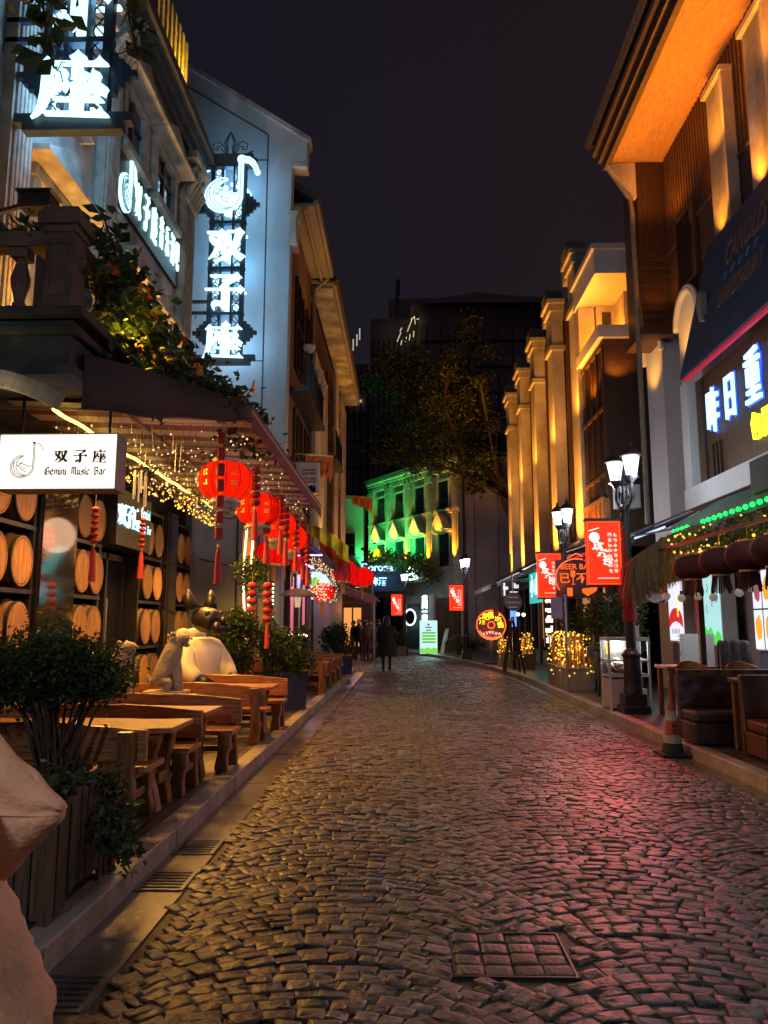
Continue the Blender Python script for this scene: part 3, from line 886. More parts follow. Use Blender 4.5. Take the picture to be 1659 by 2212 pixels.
def facade_window(y0, y1, z0, z1, arch=True, bar=bar):
    w = MB()
    for (a, c_, zz0, zz1) in ((y0 - .16, y0, z0, z1), (y1, y1 + .16, z0, z1)): w.box(FX - .02, FX + .10, a, c_, zz0, zz1)
    w.box(FX - .02, FX + .12, y0 - .18, y1 + .18, z1, z1 + .16)
    w.box(FX - .02, FX + .20, y0 - .22, y1 + .22, z0 - .14, z0 - .002)
    wo_ = w.build('window', 'stone2', bar, True, bev=.015)
    pd = MB()
    ym = (y0 + y1) / 2
    pd.prism([(-(y1 - y0) / 2 - .34, 0), ((y1 - y0) / 2 + .34, 0), ((y1 - y0) / 2 + .34, .12), (0, .55), (-(y1 - y0) / 2 - .34, .12)], (FX - .02, ym, z1 + .18), (0, 1, 0), (0, 0, 1), .30)
    pd.prism([(-(y1 - y0) / 2 - .40, 0), ((y1 - y0) / 2 + .40, 0), ((y1 - y0) / 2 + .40, .09), (-(y1 - y0) / 2 - .40, .09)], (FX - .02, ym, z1 + .17), (0, 1, 0), (0, 0, 1), .40)
    pd.build('pediment', 'stone2', wo_, True, bev=.012)
    gl = MB(); gl.box(FX - .015, FX + .012, y0, y1, z0, z1); gl.build('pane', 'glass', wo_, True)
    mm = MB(); mm.box(FX, FX + .05, ym - .03, ym + .03, z0, z1); mm.box(FX, FX + .045, y0, y1, z0 + (z1 - z0) * .62, z0 + (z1 - z0) * .62 + .05)
    mm.build('mullion', 'darkwood', wo_, True)


facade_window(11.2, 11.95, 4.75, 6.85)
facade_window(12.75, 13.75, 4.75, 6.75)
facade_window(8.6, 9.6, 4.75, 6.85)
facade_window(11.2, 12.0, 9.1, 10.1)
facade_window(12.75, 13.75, 9.1, 10.1)
facade_window(8.6, 9.6, 8.3, 9.9)

# balcony: slab with a deep dark fascia, newel, balusters and hand rail
bx = -2.66
b = MB()
b.box(-9, bx, 5.85, 13.9, 3.885, 3.985); b.box(-9, bx - .002, 5.855, 6.30, 3.48, 3.883)
for dx, z0, z1 in ((.07, 3.80, 3.87), (.13, 3.93, 4.01), (.05, 3.47, 3.55)): b.box(-9, bx + dx, 5.85 - dx, 13.95 if z0 > 3.9 else 6.32, z0 + .002, z1)
bal = b.build('balcony', 'darkstone', bar, True, bev=.015)


def baluster(mb, x, y, z0, h):
    z0 -= .15
    mb.box(x - .07, x + .07, y - .07, y + .07, z0, z0 + .1); mb.box(x - .07, x + .07, y - .07, y + .07, z0 + h - .08, z0 + h)
    mb.lathe([(.045, .1), (.06, .13), (.04, .16), (.075, .30), (.08, .36), (.055, .45), (.035, .55), (.05, .60), (.035, .64), (.05, h - .08)], (x, y, z0), 12)


for (x, y) in ((-2.83, 6.02), (-2.83, 13.6)):
    p = MB(); k0 = 0; p.box(x - .12, x + .12, y - .12, y + .12, 4.14, 4.92)
    p.box(x - .145, x + .145, y - .145, y + .145, 4.14, 4.24); p.box(x - .145, x + .145, y - .145, y + .145, 4.86, 4.92)
    p.box(x - .175, x + .175, y - .175, y + .175, 4.925, 5.03); p.box(x - .15, x + .15, y - .15, y + .15, 5.03, 5.08)
    for s in (-1, 1):
        p.box(x - .10, x + .10, y + s * .12 - .012, y + s * .12 + .012, 4.30, 4.34); p.box(x - .10, x + .10, y + s * .12 - .012, y + s * .12 + .012, 4.76, 4.80)
        p.box(x + s * .085 - .015, x + s * .085 + .015, y - .132, y + .132, 4.342, 4.758)
    p.v = [(a_, b_, c_ - .14) for a_, b_, c_ in p.v]
    p.build('newel_post', 'balus', bal, True, bev=.010)
for i in range(10):
    p = MB(); baluster(p, -3.2 - i * .36, 6.02, 4.16, .61); p.build('baluster', 'balus', bal, True, smooth=False)
for i in range(19):
    p = MB(); baluster(p, -2.83, 6.4 + i * .37, 4.16, .61); p.build('baluster', 'stone2', bal, True)
p = MB(); p.box(-9, -2.955, 5.93, 6.11, 4.625, 4.76); p.build('hand_rail', 'balus', bal, True, bev=.012); p = MB(); p.box(-2.92, -2.74, 6.15, 13.47, 4.625, 4.76); p.build('hand_rail', 'balus', bal, True, bev=.012)
# scroll bracket under the balcony front
s_ = MB()
pts = [(-4.5, 5.80, 2.92)] + [(-4.5 + 1.8 * t, 5.78, 2.92 + .06 + .46 * math.sin(math.pi * min(1, t * .78)) ** 1.3) for t in np.linspace(.03, 1, 22)]
for (p0, p1) in zip(pts[:-1], pts[1:]):
    s_.bar(p0, p1, .10, .13)
s_.build('scroll_bracket', 'stone2', bar, True)

# door, mirror panels and shelf frames of the storefront
SX = -4.35
d = MB(); d.box(-4.80, -4.62, 10.98, 12.45, KH + .02, 2.55); dr_ = d.build('door', 'glass', bar, True)
f = MB()
for y in (11.0, 11.72, 12.43): f.box(-4.62, -4.56, y - .04, y + .04, KH + .02, 2.6)
f.box(-4.62, -4.56, 10.96, 12.47, 2.5, 2.6); f.box(-4.62, -4.56, 10.96, 12.47, KH + .02, KH + .2); f.build('frame', 'black', dr_, True)
f = MB(); f.tube([(-4.52, 11.66, .9), (-4.52, 11.66, 1.9)], .018, 8); f.bar((-4.56, 11.66, 1.0), (-4.52, 11.66, 1.0), .02); f.bar((-4.56, 11.66, 1.8), (-4.52, 11.66, 1.8), .02); f.build('handle', 'steel', dr_, True)
for (y0, y1, mm) in ((8.98, 9.93, 'mirror'), (13.78, 14.42, 'mirror')):
    p = MB(); p.box(-4.50, -4.28, y0, y1, KH + .02, 3.55); p.build('mirror_panel', mm, bar, True)
for (y0, y1) in ((5.9, 8.94), (9.97, 10.93), (12.52, 13.74), (14.46, 15.47)):
    f = MB()
    ys = [y0 + .03, y1 - .03] if y1 - y0 < 2 else [y0 + .03, (y0 + y1) / 2 - .1, y1 - .03]
    for y in ys: f.box(-4.83, SX, y - .025, y + .025, KH + .02, 3.5)
    for z in (.42, 1.16, 1.905, 2.65, 3.44): f.box(-4.83, SX + .01, y0, y1, z - .05, z)
    f.build('shelf_frame', 'black', bar, True)

# ------------------------------------------------------------------ barrels
def make_barrel(is_open):
    t = T('barrel', '', 'barrel', 'oak barrels on the storefront shelves')
    prof = [(.255, -.25), (.275, -.18), (.298, -.06), (.305, .0), (.298, .06), (.275, .18), (.258, .25)]
    b = MB()
    if is_open: prof = prof + [(.235, .25), (.235, -.14), (.001, -.14)]
    else: prof = prof + [(.238, .25), (.232, .225), (.001, .225)]
    b.lathe(prof, (0, 0, 0), 28, 'X', .76, 1)
    b.build('body', 'stave', t, smooth=False)
    h = MB()
    for x0, x1, r in ((-.245, -.205, .268), (-.12, -.085, .296), (.085, .12, .296), (.205, .245, .268)):
        h.lathe([(r, x0), (r + .005, x0), (r + .005, x1), (r, x1)], (0, 0, 0), 28, 'X', .76, 1)
    h.build('hoops', 'hoop', t)
    h = MB()
    if is_open:
        h.lathe([(.234, .248), (.262, .252), (.262, .246), (.234, .242)], (0, 0, 0), 28, 'X', .76, 1); h.build('rim', 'oak', t)
        h = MB(); h.lathe([(.233, -.13), (.233, .24), (.230, .24), (.229, -.13), (.001, -.13)], (0, 0, 0), 28, 'X', .76, 1); h.build('lining', 'oak', t)
    else:
        h.lathe([(.262, .252), (.236, .256), (.236, .232), (.001, .232)], (0, 0, 0), 28, 'X', .76, 1); h.build('head', 'oak', t)
    return t


cols = [('on the shelf under the white lightbox', 7.42, 0), ('on the shelf under the white lightbox', 7.98, 1), ('on the shelf under the white lightbox', 8.56, 0),
        ('on the shelf between tall mirror and door', 10.21, 1), ('on the shelf between tall mirror and door', 10.68, 0),
        ('on the shelf just beyond the door', 12.86, 0), ('on the shelf just beyond the door', 13.38, 1),
        ('on the last shelf by the pale gable wall', 14.73, 1), ('on the last shelf by the pale gable wall', 15.19, 0)]
rows = [('top row', 2.96), ('second row down', 2.215), ('third row down', 1.47), ('lowest row', .725)]
pats = {(0, 2): 1, (1, 2): 1, (2, 0): 0, (2, 1): 1, (2, 2): 0, (3, 0): 0, (4, 0): 1, (3, 1): 1, (4, 1): 0, (3, 2): 0, (4, 2): 1, (5, 0): 0, (6, 0): 0, (5, 1): 0, (6, 1): 1, (5, 2): 1, (6, 2): 0,
        (7, 0): 1, (8, 0): 1, (7, 1): 1, (8, 1): 1, (7, 2): 1, (8, 2): 0}
proto = {}
barrels = {}
for ci, (cn, y, op) in enumerate(cols):
    if ci in (0, 3, 5, 7): pos = 'nearest' if ci == 0 else 'nearer'
    else: pos = 'farther'
    if ci == 1: pos = 'middle'
    if ci == 2: pos = 'farthest'
    for ri, (rn, z) in enumerate(rows):
        o_ = pats.get((ci, ri), op)
        lab = f"{'open' if o_ else 'closed'} {pos} barrel, {rn}, {cn}"
        if o_ not in proto:
            t = proto[o_] = make_barrel(o_); t['label'] = lab
        else:
            t = copy_tree(proto[o_], label=lab)
        t.location = (-4.56, y, z)
        if ci < 3: t.scale = (1.05, 1.22, 1.08)
        barrels[(ci, ri)] = t
        if o_ and ri < 3 and ci in (1, 2, 3, 4, 6, 7, 8):
            light('barrel_light', 'POINT', (-4.45, y - .02, z + .17), WARM, 13 if ci > 2 else 16, size=.03)


def bottle(y, z, lab):
    t = T('bottle', lab, 'bottle', None, (-4.42, y, z))
    b = MB(); b.lathe([(.036, 0), (.038, .01), (.038, .19), (.030, .23), (.013, .26), (.012, .33), (.015, .335), (.015, .35)], (0, 0, 0), 14); b.build('body', 'glossblack', t, smooth=True)
    b = MB(); b.lathe([(.0385, .05), (.0387, .05), (.0387, .15), (.0385, .15)], (0, 0, 0), 14); b.build('paper_label', 'redcloth', t)


bottle(8.66, 2.0, 'dark wine bottle with red paper standing in the big open barrel at left')


# ================================================================== signs of the corner bar
def blade_sign(y, label):
    t = T('blade_sign', label, 'sign', 'vertical blade signs on the corner bar', (-3.76, y, 7.0))
    f = MB()
    for x in (-.34, -.12, .12, .34): f.box(x - .045 if abs(x) > .2 else x - .02, x + .045 if abs(x) > .2 else x + .02, .02, .14, .05, 4.6)
    for z in (.02, .98, 2.0, 3.05, 3.7, 4.5): f.box(-.40, .40, .025, .135, z, z + .07)
    for zc in (.95, 3.0 + .85):       # stepped key ornaments at the sides
        for s in (-1, 1):
            for i, (w, h) in enumerate(((.46, .50), (.54, .36), (.60, .22), (.68, .08))):
                f.box(s * .36 if s > 0 else -w, w if s > 0 else -.36, .04 + .002 * i, .12 - .002 * i, zc - h / 2 - .35, zc + h / 2 - .35)
    for z, w in ((.0, .66), (-.10, .56), (4.47, .60), (4.57, .52), (4.37, .50)): f.box(-w, w, .015, .145, z, z + .105)
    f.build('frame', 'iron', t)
    for x in (-.23, .23):
        sc = MB()
        for zz in np.arange(.2, 4.3, .24):
            sc.tube([(x + .075 * math.cos(a), .08, zz + .09 * math.sin(a)) for a in np.linspace(0, 6.28, 13)], .011, 5, False)
            sc.tube([(x, .08, zz - .12), (x + .05, .08, zz - .06), (x - .05, .08, zz + .06), (x, .08, zz + .12)], .010, 5)
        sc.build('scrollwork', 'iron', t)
    fl = MB()
    z0 = 4.67
    for w in (.10, .16): fl.tube([(-.06, .08, z0), (-w * .5, .08, z0 + .18), (0 - w * .8, .08, z0 + .3), (0, .08, z0 + .56)], .014, 6); fl.tube([(.06, .08, z0), (w * .5, .08, z0 + .18), (w * .8, .08, z0 + .3), (0, .08, z0 + .56)], .014, 6)
    for s in (-1, 1):
        fl.tube([(s * .08, .08, z0), (s * .14, .08, z0 + .22), (s * .26, .08, z0 + .33), (s * .38, .08, z0 + .26), (s * .36, .08, z0 + .14), (s * .27, .08, z0 + .13), (s * .27, .08, z0 + .21)], .014, 6)
        fl.tube([(s * .10, .08, z0), (s * .22, .08, z0 + .22), (s * .32, .08, z0 + .20)], .012, 6)
        fl.tube([(s * .14, .08, z0), (s * .34, .08, z0 + .02), (s * .50, .08, z0 + .10), (s * .44, .08, z0 + .04)], .014, 6)
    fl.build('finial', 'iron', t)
    for z, z1 in ((1.05, 1.30), (3.35, 3.62)):
        br = MB(); br.bar((-.88, .08, z), (-.3, .08, z), .06); br.bar((-.88, .08, z1), (-.3, .08, z1), .06); br.box(-.90, -.84, .0, .16, z - .2, z1 + .2)
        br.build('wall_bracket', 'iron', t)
    for z, gl in ((.42, ZUO), (1.49, ZI), (2.54, SHUANG)):
        m = MB(); glyph(m, gl, .85, (0, 0, z), (1, 0, 0), (0, 0, 1), .05)
        m.build('letter', 'e_cyan', t)
        m = MB(); glyph(m, gl, .85, (0, .15, z), (-1, 0, 0), (0, 0, 1), .05)
        m.build('letter', 'e_cyan', t)
    for yy, ux in ((0, 1), (.15, -1)):
        m = MB(); m.prism([(x * 1.33, z * 1.33) for x, z in LOGO], (0, yy, 3.93), (ux, 0, 0), (0, 0, 1), .05); lg = m.build('logo', 'e_cyan', t)
        m = MB()
        for ln in LOGO_LINES: m.tube([(ux * x * 1.33, yy - ux * .055, 3.93 + z * 1.33) for x, z in ln], .0075, 5)
        m.build('logo_lines', 'e_line', lg)
    return t


s2 = blade_sign(15.35, 'blue-white glowing blade sign with three big characters in front of the pale gable wall')
copy_tree(s2, loc=(-3.66, 7.7, 7.03), label='near blue-white glowing blade sign cut off by the top left of the picture')

t = T('wall_sign', 'row of blue-white glowing characters on a dark strip along the stone bar facade', 'sign', None, (FX, 11, 8.0))
b = MB(); b.box(FX, FX + .07, 10.95, 14.22, 8.05, 8.95); b.build('backing', 'black', t, True)
ys = [11.85, 12.27, 12.68, 13.07, 13.42, 13.74, 14.04]
for i, ch in enumerate(['S', 'Z', 'O', '音', '乐', '酒', '吧']):
    m = MB(); o = (FX + .08, ys[i], 8.52 + .012 * i)
    if ch in 'SZO': glyph(m, {'S': SHUANG, 'Z': ZI, 'O': ZUO}[ch], .70, o, (0, .40, 0), (0, 0, 1), .03)
    else: m.text(ch, .66, (FX + .10, ys[i], 8.52 + .012 * i), (0, .32, 0), (0, 0, 1), .03, bold=.004)
    m.build('letter', 'e_cyan', t, True)
m = MB(); m.prism([(x * .8, z * 1.05) for x, z in LOGO], (FX + .08, 11.3, 8.5), (0, 1, 0), (0, 0, 1), .05); lg = m.build('logo', 'e_cyan', t, True)
m = MB()
for ln in LOGO_LINES: m.tube([(FX + .135, 11.3 + x * .8, 8.5 + z * 1.05) for x, z in ln], .008, 5)
m.build('logo_lines', 'e_line', lg, True)

# white light box hung under the balcony front
t = T('lightbox_sign', 'white lightbox sign with moon and note emblem hung under the balcony', 'sign', None, (-3.05, 6.6, 2.69))
b = MB(); b.box(-.54, .51, -.002, .22, 0, .49); b.build('face', 'e_box', t, bev=.012)
b = MB()
for zz in (-.012, .49): b.box(-.545, .515, -.006, .226, zz, zz + .010)
for x in (-.55, .512): b.box(x, x + .008, -.006, .226, -.01, .50)
b.build('frame', 'gutterm', t)
b = MB()
for x in (-.4, .4): b.bar((x, .11, .5), (x, .11, .95), .02)
b.build('hanger', 'black', t)
m = MB()
for i, gl in enumerate((SHUANG, ZI, ZUO)): glyph(m, gl, .128, (.02 + i * .172, -.003, .29), (1, 0, 0), (0, 0, 1), .004)
m.build('characters', 'ink', t)
m = MB(); nib_text(m, 'Gemini Music Bar', .044, (.155, -.003, .145), (1, 0, 0), (0, 0, 1)); m.build('gothic_lettering', 'ink', t)
m = MB()
for ln in LOGO_LINES[:1] + LOGO_LINES[1:]: m.tube([(-.30 + x * .34, -.006, .265 + z * .34) for x, z in ln], .0032, 5)
m.tube([(-.30 + x * .34, -.006, .265 + z * .34) for x, z in norm([(690, 650), (600, 650), (480, 690), (380, 770), (310, 870), (275, 1000), (290, 1120), (350, 1230), (450, 1310), (560, 1350), (680, 1355), (800, 1320), (900, 1250), (980, 1140), (1005, 1050), (1000, 260)], 720, 775, 1170)], .0032, 5)
m.ball((-.30 + (965 - 720) / 1170 * .34, -.006, .265 + (775 - 265) / 1170 * .34), .011)
m.build('emblem', 'printgrey', t)

# small glowing name plate above the bar door
t = T('door_sign', 'dark fascia with small glowing white characters above the barrel bar door', 'sign', None, (-4.3, 11.7, 2.7))
b = MB(); b.box(-4.55, -4.16, 10.97, 12.46, 2.66, 3.50); b.build('fascia', 'black', t, True)
m = MB()
for i, gl in enumerate((SHUANG, ZI, ZUO)): glyph(m, gl, .36, (-4.155, 11.14 + i * .31, 3.12), (0, 1, 0), (0, 0, 1), .02)
m.build('characters', 'e_cyan', t, True)
m = MB(); nib_text(m, 'Gemini', .10, (-4.155, 12.15, 3.24), (0, 1, 0), (0, 0, 1), .012); nib_text(m, 'Music Bar', .085, (-4.155, 12.15, 3.0), (0, 1, 0), (0, 0, 1), .012)
m.build('gothic_lettering', 'e_cyan', t, True)

# floodlight on the wall, top left
t = T('floodlight', 'small dark floodlight on an arm at the left picture edge', 'floodlight', None, (-3.6, 7.0, 5.55))
b = MB(); b.box(-.16, .16, -.10, .12, 0, .16); b.box(-.18, .18, -.13, .13, .145, .175); b.box(-.13, .13, -.115, -.09, .02, .14); b.build('housing', 'black', t, bev=.012)
b = MB(); b.bar((-.1, .0, .08), (-.8, .25, .05), .04); b.bar((-.8, .25, .05), (-.84, .25, -.35), .05); b.build('arm', 'black', t)

# ================================================================== awning with everything that hangs below it
t = T('awning', 'striped awning with dark red valance and brown canvas end over the bar terrace', 'awning', None, (-3, 10, 3.7))
ax0, ax1, az0, az1, ay0, ay1 = -4.15, -1.6, 3.60, 3.62, 7.8, 14.6
m = MB(); m.sheet((-4.2, ay0, 3.85), (ax1, ay0, 3.74), (ax1, ay1, 3.74), (-4.2, ay1, 3.85), .012); m.build('canopy', 'stripes', t, True)
m = MB()
for i in range(34):
    y = ay0 + .02 + i * .2; w = .195
    m.sheet((ax1 + .012, y, 3.56 - .02 * (i % 2)), (ax1 + .012, y + w, 3.56 - .02 * (i % 2)), (ax1 + .01, y + w, 3.785), (ax1 + .01, y, 3.785), .008)
m.build('valance', 'fabricred', t, True)
m = MB(); N = 24
px = np.linspace(0, 1, N)
CA, CB = Vector((-2.60, 5.98, 0)), Vector((-1.6, 7.78, 0))
def cz(f): return float(np.interp(f, [0, .35, .7, 1], [3.70, 3.76, 3.78, 3.79])), float(3.23 + .40 * f - .03 * math.sin(f * math.pi) + .010 * math.sin(f * 14))
vs = []
for i in range(N):
    A0 = CA.lerp(CB, px[i]); t0, b0 = cz(px[i]); w0 = .02 * math.sin(px[i] * 7)
    vs += [(A0.x + w0, A0.y, b0), (A0.x + w0 * .5, A0.y + .01, (t0 + b0) / 2), (A0.x, A0.y, t0), (A0.x - .5 * (1 - px[i]) - .1, A0.y + .8, t0 + .16)]
m.add(vs, [(4 * i + j, 4 * i + 4 + j, 4 * i + 5 + j, 4 * i + 1 + j) for i in range(N - 1) for j in range(3)])
o = m.build('end_canvas', 'brown', t, True, smooth=True)
sol = o.modifiers.new('thick', 'SOLIDIFY'); sol.thickness = .012
m = MB()
for y in np.linspace(ay0 + .1, ay1 - .1, 5): m.bar((-4.35, y, 3.82), (ax1, y, 3.71), .03)
m.bar((ax1, ay0, 3.72), (ax1, ay1, 3.72), .04)
m.bar((-3.0, ay0, 3.765), (-3.0, ay1, 3.765), .03)
m.build('frame', 'gutterm', t, True)

rope = T('rope_light', 'glowing yellow rope light running along the underside of the awning', 'rope light', None, (-3.6, 7.8, 3.6))
m = MB(); pts = [(-3.6, y, 3.70 + .01 * math.sin(y * 7)) for y in np.arange(7.6, 15.0, .15)]
m.tube(pts, .020, 6); m.build('tube', 'e_warm', rope, True)
for y in (8.4, 10.2, 12.0, 13.8): light('rope_lamp', 'SPOT', (-3.35, y, 3.60), (1.0, .45, .07), 460, rope, size=.3, target=(-2.4, y, 0), spot=140, blend=.6)


for y in (8.8, 10.8, 12.8): light('awning_glow', 'POINT', (-2.7, y, 3.0), (1.0, .62, .34), 10, t, size=.3)


def fairy_strand(lab, pts, n, drop=0.0, grp='fairy light strands under the awning', m_='e_fairy', rr=.013, lv=False, seed=1):
    r = random.Random(seed)
    t = T('fairy_lights', lab, 'fairy lights', grp, pts[0])
    w = MB(); w.tube(pts, .004, 4); b = MB()
    P = [Vector(p) for p in pts]
    for i in range(n):
        s = (i + r.random() * .6) / n * (len(P) - 1); k = min(int(s), len(P) - 2); p = P[k].lerp(P[k + 1], s - k)
        if drop:
            q = p + Vector((r.uniform(-.03, .03), r.uniform(-.03, .03), -drop * r.uniform(.2, 1)))
            w.bar(p, q, .004); p = q
        b.ball(p, rr * r.uniform(.7, 1.3), 6, 4)
    w.build('wire', 'steel' if not lv else 'stem', t, True); bo = b.build('bulbs', m_, t, True)
    if n > 100: bo['kind'] = 'stuff'
    return t


words = ['first', 'second', 'third', 'fourth', 'fifth', 'sixth', 'seventh', 'eighth', 'ninth', 'tenth', 'eleventh', 'twelfth']
fairy_strand('thick garland of yellow star bulbs hanging along the rope light', [(-3.6, y, 3.67 + .02 * math.sin(y * 5)) for y in np.arange(7.7, 14.9, .2)], 210, .34, rr=.014, seed=3)
for i in range(9):
    y = 8.05 + i * .62
    pts = [(-3.6 + 2.0 * s, y + .1 * math.sin(3 * s), 3.88 - .17 * s - .10 * math.sin(math.pi * s) ) for s in np.linspace(0, 1, 12)]
    fairy_strand(f'pale fairy light strand across the awning underside, {words[i]} from the near end', pts, 24, .42, m_='e_fairyw', rr=.010, seed=20 + i)
# twig wreaths with bulbs
for i, (x, y, z) in enumerate(((-2.72, 8.9, 3.36), (-3.2, 9.4, 3.35), (-2.9, 10.6, 3.3))):
    r = random.Random(60 + i); t = T('twig_ball', ['pale bare twig cluster with fairy bulbs left of the nearest red lantern', 'pale twig cluster beside the rope light near the white sign', 'pale twig cluster deep under the awning behind the wind chime'][i], 'twig ornament', 'twig clusters under the awning', (x, y, z))
    m = MB(); b = MB()
    for k in range(90):
        d = Vector((r.gauss(0, 1), r.gauss(0, 1), r.gauss(0, 1))).normalized() * r.uniform(.12, .30)
        m.tube([(0, 0, 0), d * .5 + Vector((r.uniform(-.03, .03),) * 3), d], [.005, .004, .002], 4)
        if k % 4 == 0: b.ball(d, .011, 6, 4)
    m.build('twigs', 'stem', t); b.build('bulbs', 'e_fairyw', t)
t = T('wind_chime', 'wind chime with steel tubes under the awning by the bar door', 'wind chime', None, (-3.05, 8.7, 2.85))
m = MB()
for k in range(6):
    a = k * 1.047; x, y = .07 * math.cos(a), .07 * math.sin(a); m.tube([(x, y, .0 + .03 * k), (x, y, .42)], .011, 8)
m.build('tubes', 'steel', t)
m = MB(); m.lathe([(.10, .44), (.10, .46)], n=14); m.tube([(0, 0, .46), (0, 0, .9)], .004, 5); m.ball((0, 0, .48), .03); m.tube([(0, 0, .44), (0, 0, -.06)], .003, 4); m.box(-.03, .03, -.003, .003, -.16, -.06); m.build('hanger', 'black', t)


# ------------------------------------------------------------------ red lanterns
def lantern(lab, loc, rad, grp, cloth, fringe=True, power=10, squash=.68):
    t = T('red_lantern', lab, 'lantern', grp, loc)
    m = MB(); n = 48
    prof = [(rad * max(.36, math.sin(a)) if False else rad * (.34 + .66 * math.sin(a) ** .75), -rad * squash * math.cos(a)) for a in np.linspace(.12, math.pi - .12, 15)]
    vs = []; fs = []
    for r_, h in prof:
        for k in range(n):
            tt = 2 * math.pi * k / n; rr = r_ * (1 - .018 * (1 + math.cos(tt * 12)) / 2)
            vs.append((rr * math.cos(tt), rr * math.sin(tt), h))
    for i in range(len(prof) - 1):
        for k in range(n): fs.append((i * n + k, i * n + (k + 1) % n, (i + 1) * n + (k + 1) % n, (i + 1) * n + k))
    m.add(vs, fs); m.build('shade', cloth, t, smooth=True)
    m = MB()
    for k in range(12):
        a = 2 * math.pi * (k + .5) / 12
        m.tube([((r_ + .003) * math.cos(a), (r_ + .003) * math.sin(a), h) for r_, h in prof], .0055, 4)
    m.build('ribs', 'ink', t)
    m = MB()
    h0 = prof[0][1]; r0 = prof[0][0]
    m.lathe([(r0, h0 - .05), (r0 + .01, h0 - .05), (r0 + .01, h0 + .01), (r0, h0 + .01)], n=24); m.build('lower_collar', 'gold' if not fringe else 'silver', t); m = MB(); m.lathe([(r0, -h0 - .01), (r0 + .01, -h0 - .01), (r0 + .01, -h0 + .04), (r0, -h0 + .04)], n=24)
    m.build('collar', 'gold' if not fringe else 'silver', t)
    m = MB(); m.tube([(0, 0, -h0 + .02), (0, 0, -h0 + .42)], .004, 5); m.build('cord', 'black', t)
    if fringe:
        m = MB(); r = random.Random(2)
        for rr, dz, ln in ((r0 + .03, -.05, .035), (r0 - .02, -.08, .05), (r0 - .06, -.12, .05)):
            for k in range(36):
                a = 2 * math.pi * k / 36; x, y = rr * math.cos(a), rr * math.sin(a)
                m.box(x - .006, x + .006, y - .006, y + .006, h0 + dz - ln * r.uniform(.7, 1.1), h0 + dz)
            m.lathe([(rr - .004, h0 + dz - .005), (rr + .006, h0 + dz - .005), (rr + .006, h0 + dz + .014), (rr - .004, h0 + dz + .014)], n=24)
        m.build('fringe', 'silver', t)
        m = MB()
        for k in range(10):
            a = 2 * math.pi * (k + .5) / 12 + .26
            for zz in (.05, -.06):
                x, y = rad * .985 * math.cos(a), rad * .985 * math.sin(a)
                scribble(m, .07, (x, y, zz), (-math.sin(a), math.cos(a), 0), (0, 0, 1), .012, k * 3 + (zz > 0), .2, 4)
        m.build('printed_marks', 'gold', t)
        if False: pass
    else:
        m = MB(); m.lathe([(.05, h0 - .05), (.055, h0 - .08), (.06, h0 - .36), (.055, h0 - .37)], n=14); m.build('tassel', 'tasselgold', t)
    light('lantern_bulb', 'POINT', (loc[0], loc[1], loc[2]), (1.0, .30, .12), power * .42, t, size=.03)
    return t


gl = 'big red lanterns under the bar awning'
for i, (x, y, z) in enumerate(((-2.02, 8.55, 3.12), (-1.98, 10.35, 3.07), (-2.0, 12.0, 3.05), (-2.0, 13.5, 3.02))):
    lantern(['nearest and largest glowing red lantern with silver fringe under the awning', 'second glowing red lantern from the near end of the awning', 'third glowing red lantern from the near end of the awning', 'farthest of the four fringed red lanterns under the awning'][i], (x, y, z), .305, gl, 'lant', True, 17)
g2 = 'plain red lanterns with gold tassels further down the street'
for i, (u, v, y, r_) in enumerate(((590, 1194, 15.6, .33), (629, 1211, 17.3, .33), (741, 1234, 21.5, .40), (781, 1247, 24.0, .40), (697, 1280, 19.8, .30), (612, 1196, 16.6, .28))):
    p = PY(u, v, y)
    lantern(['plain red lantern with gold tassel just beyond the awning end', 'plain red lantern hanging second beyond the awning', 'plain red lantern by the far terrace string lights', 'farthest plain red lantern, nearest the blue neon sign', 'lowest plain red lantern in front of the bright round screen', 'small plain red lantern half hidden between two others'][i], p, r_, g2, 'lant2', False, 7 if y < 18 else 12)


def little_lantern_string(lab, x, y, ztop, n, r_, barrel=False, grp='strings of little red lanterns'):
    t = T('lantern_string', lab, 'lantern string', grp, (x, y, ztop))
    m = MB(); m2 = MB(); z = -.08
    m2.tube([(0, 0, .15), (0, 0, -.05 - n * r_ * (2.3 if barrel else 1.6) - .1)], .004, 5)
    for i in range(n):
        if barrel:
            m.lathe([(r_ * .55, z - r_), (r_ * .7, z - r_ * .9), (r_ * .7, z + r_ * .9), (r_ * .55, z + r_)], n=12); z -= r_ * 2.75
        else:
            m.ball((0, 0, z), r_, 12, 8, (1, 1, .72)); z -= r_ * 1.55
    m.build('lanterns', 'redcloth', t, smooth=False)
    m2.lathe([(.008, z + r_), (.02, z + r_ - .03), (.012, z + r_ - .05)], n=8)
    m2.build('cord', 'gold', t)
    m3 = MB(); m3.lathe([(.012, z + r_ - .05), (.028, z + r_ - .09), (.042, z + r_ - .42), (.001, z + r_ - .42)], n=10); m3.build('tassel', 'tassel', t)


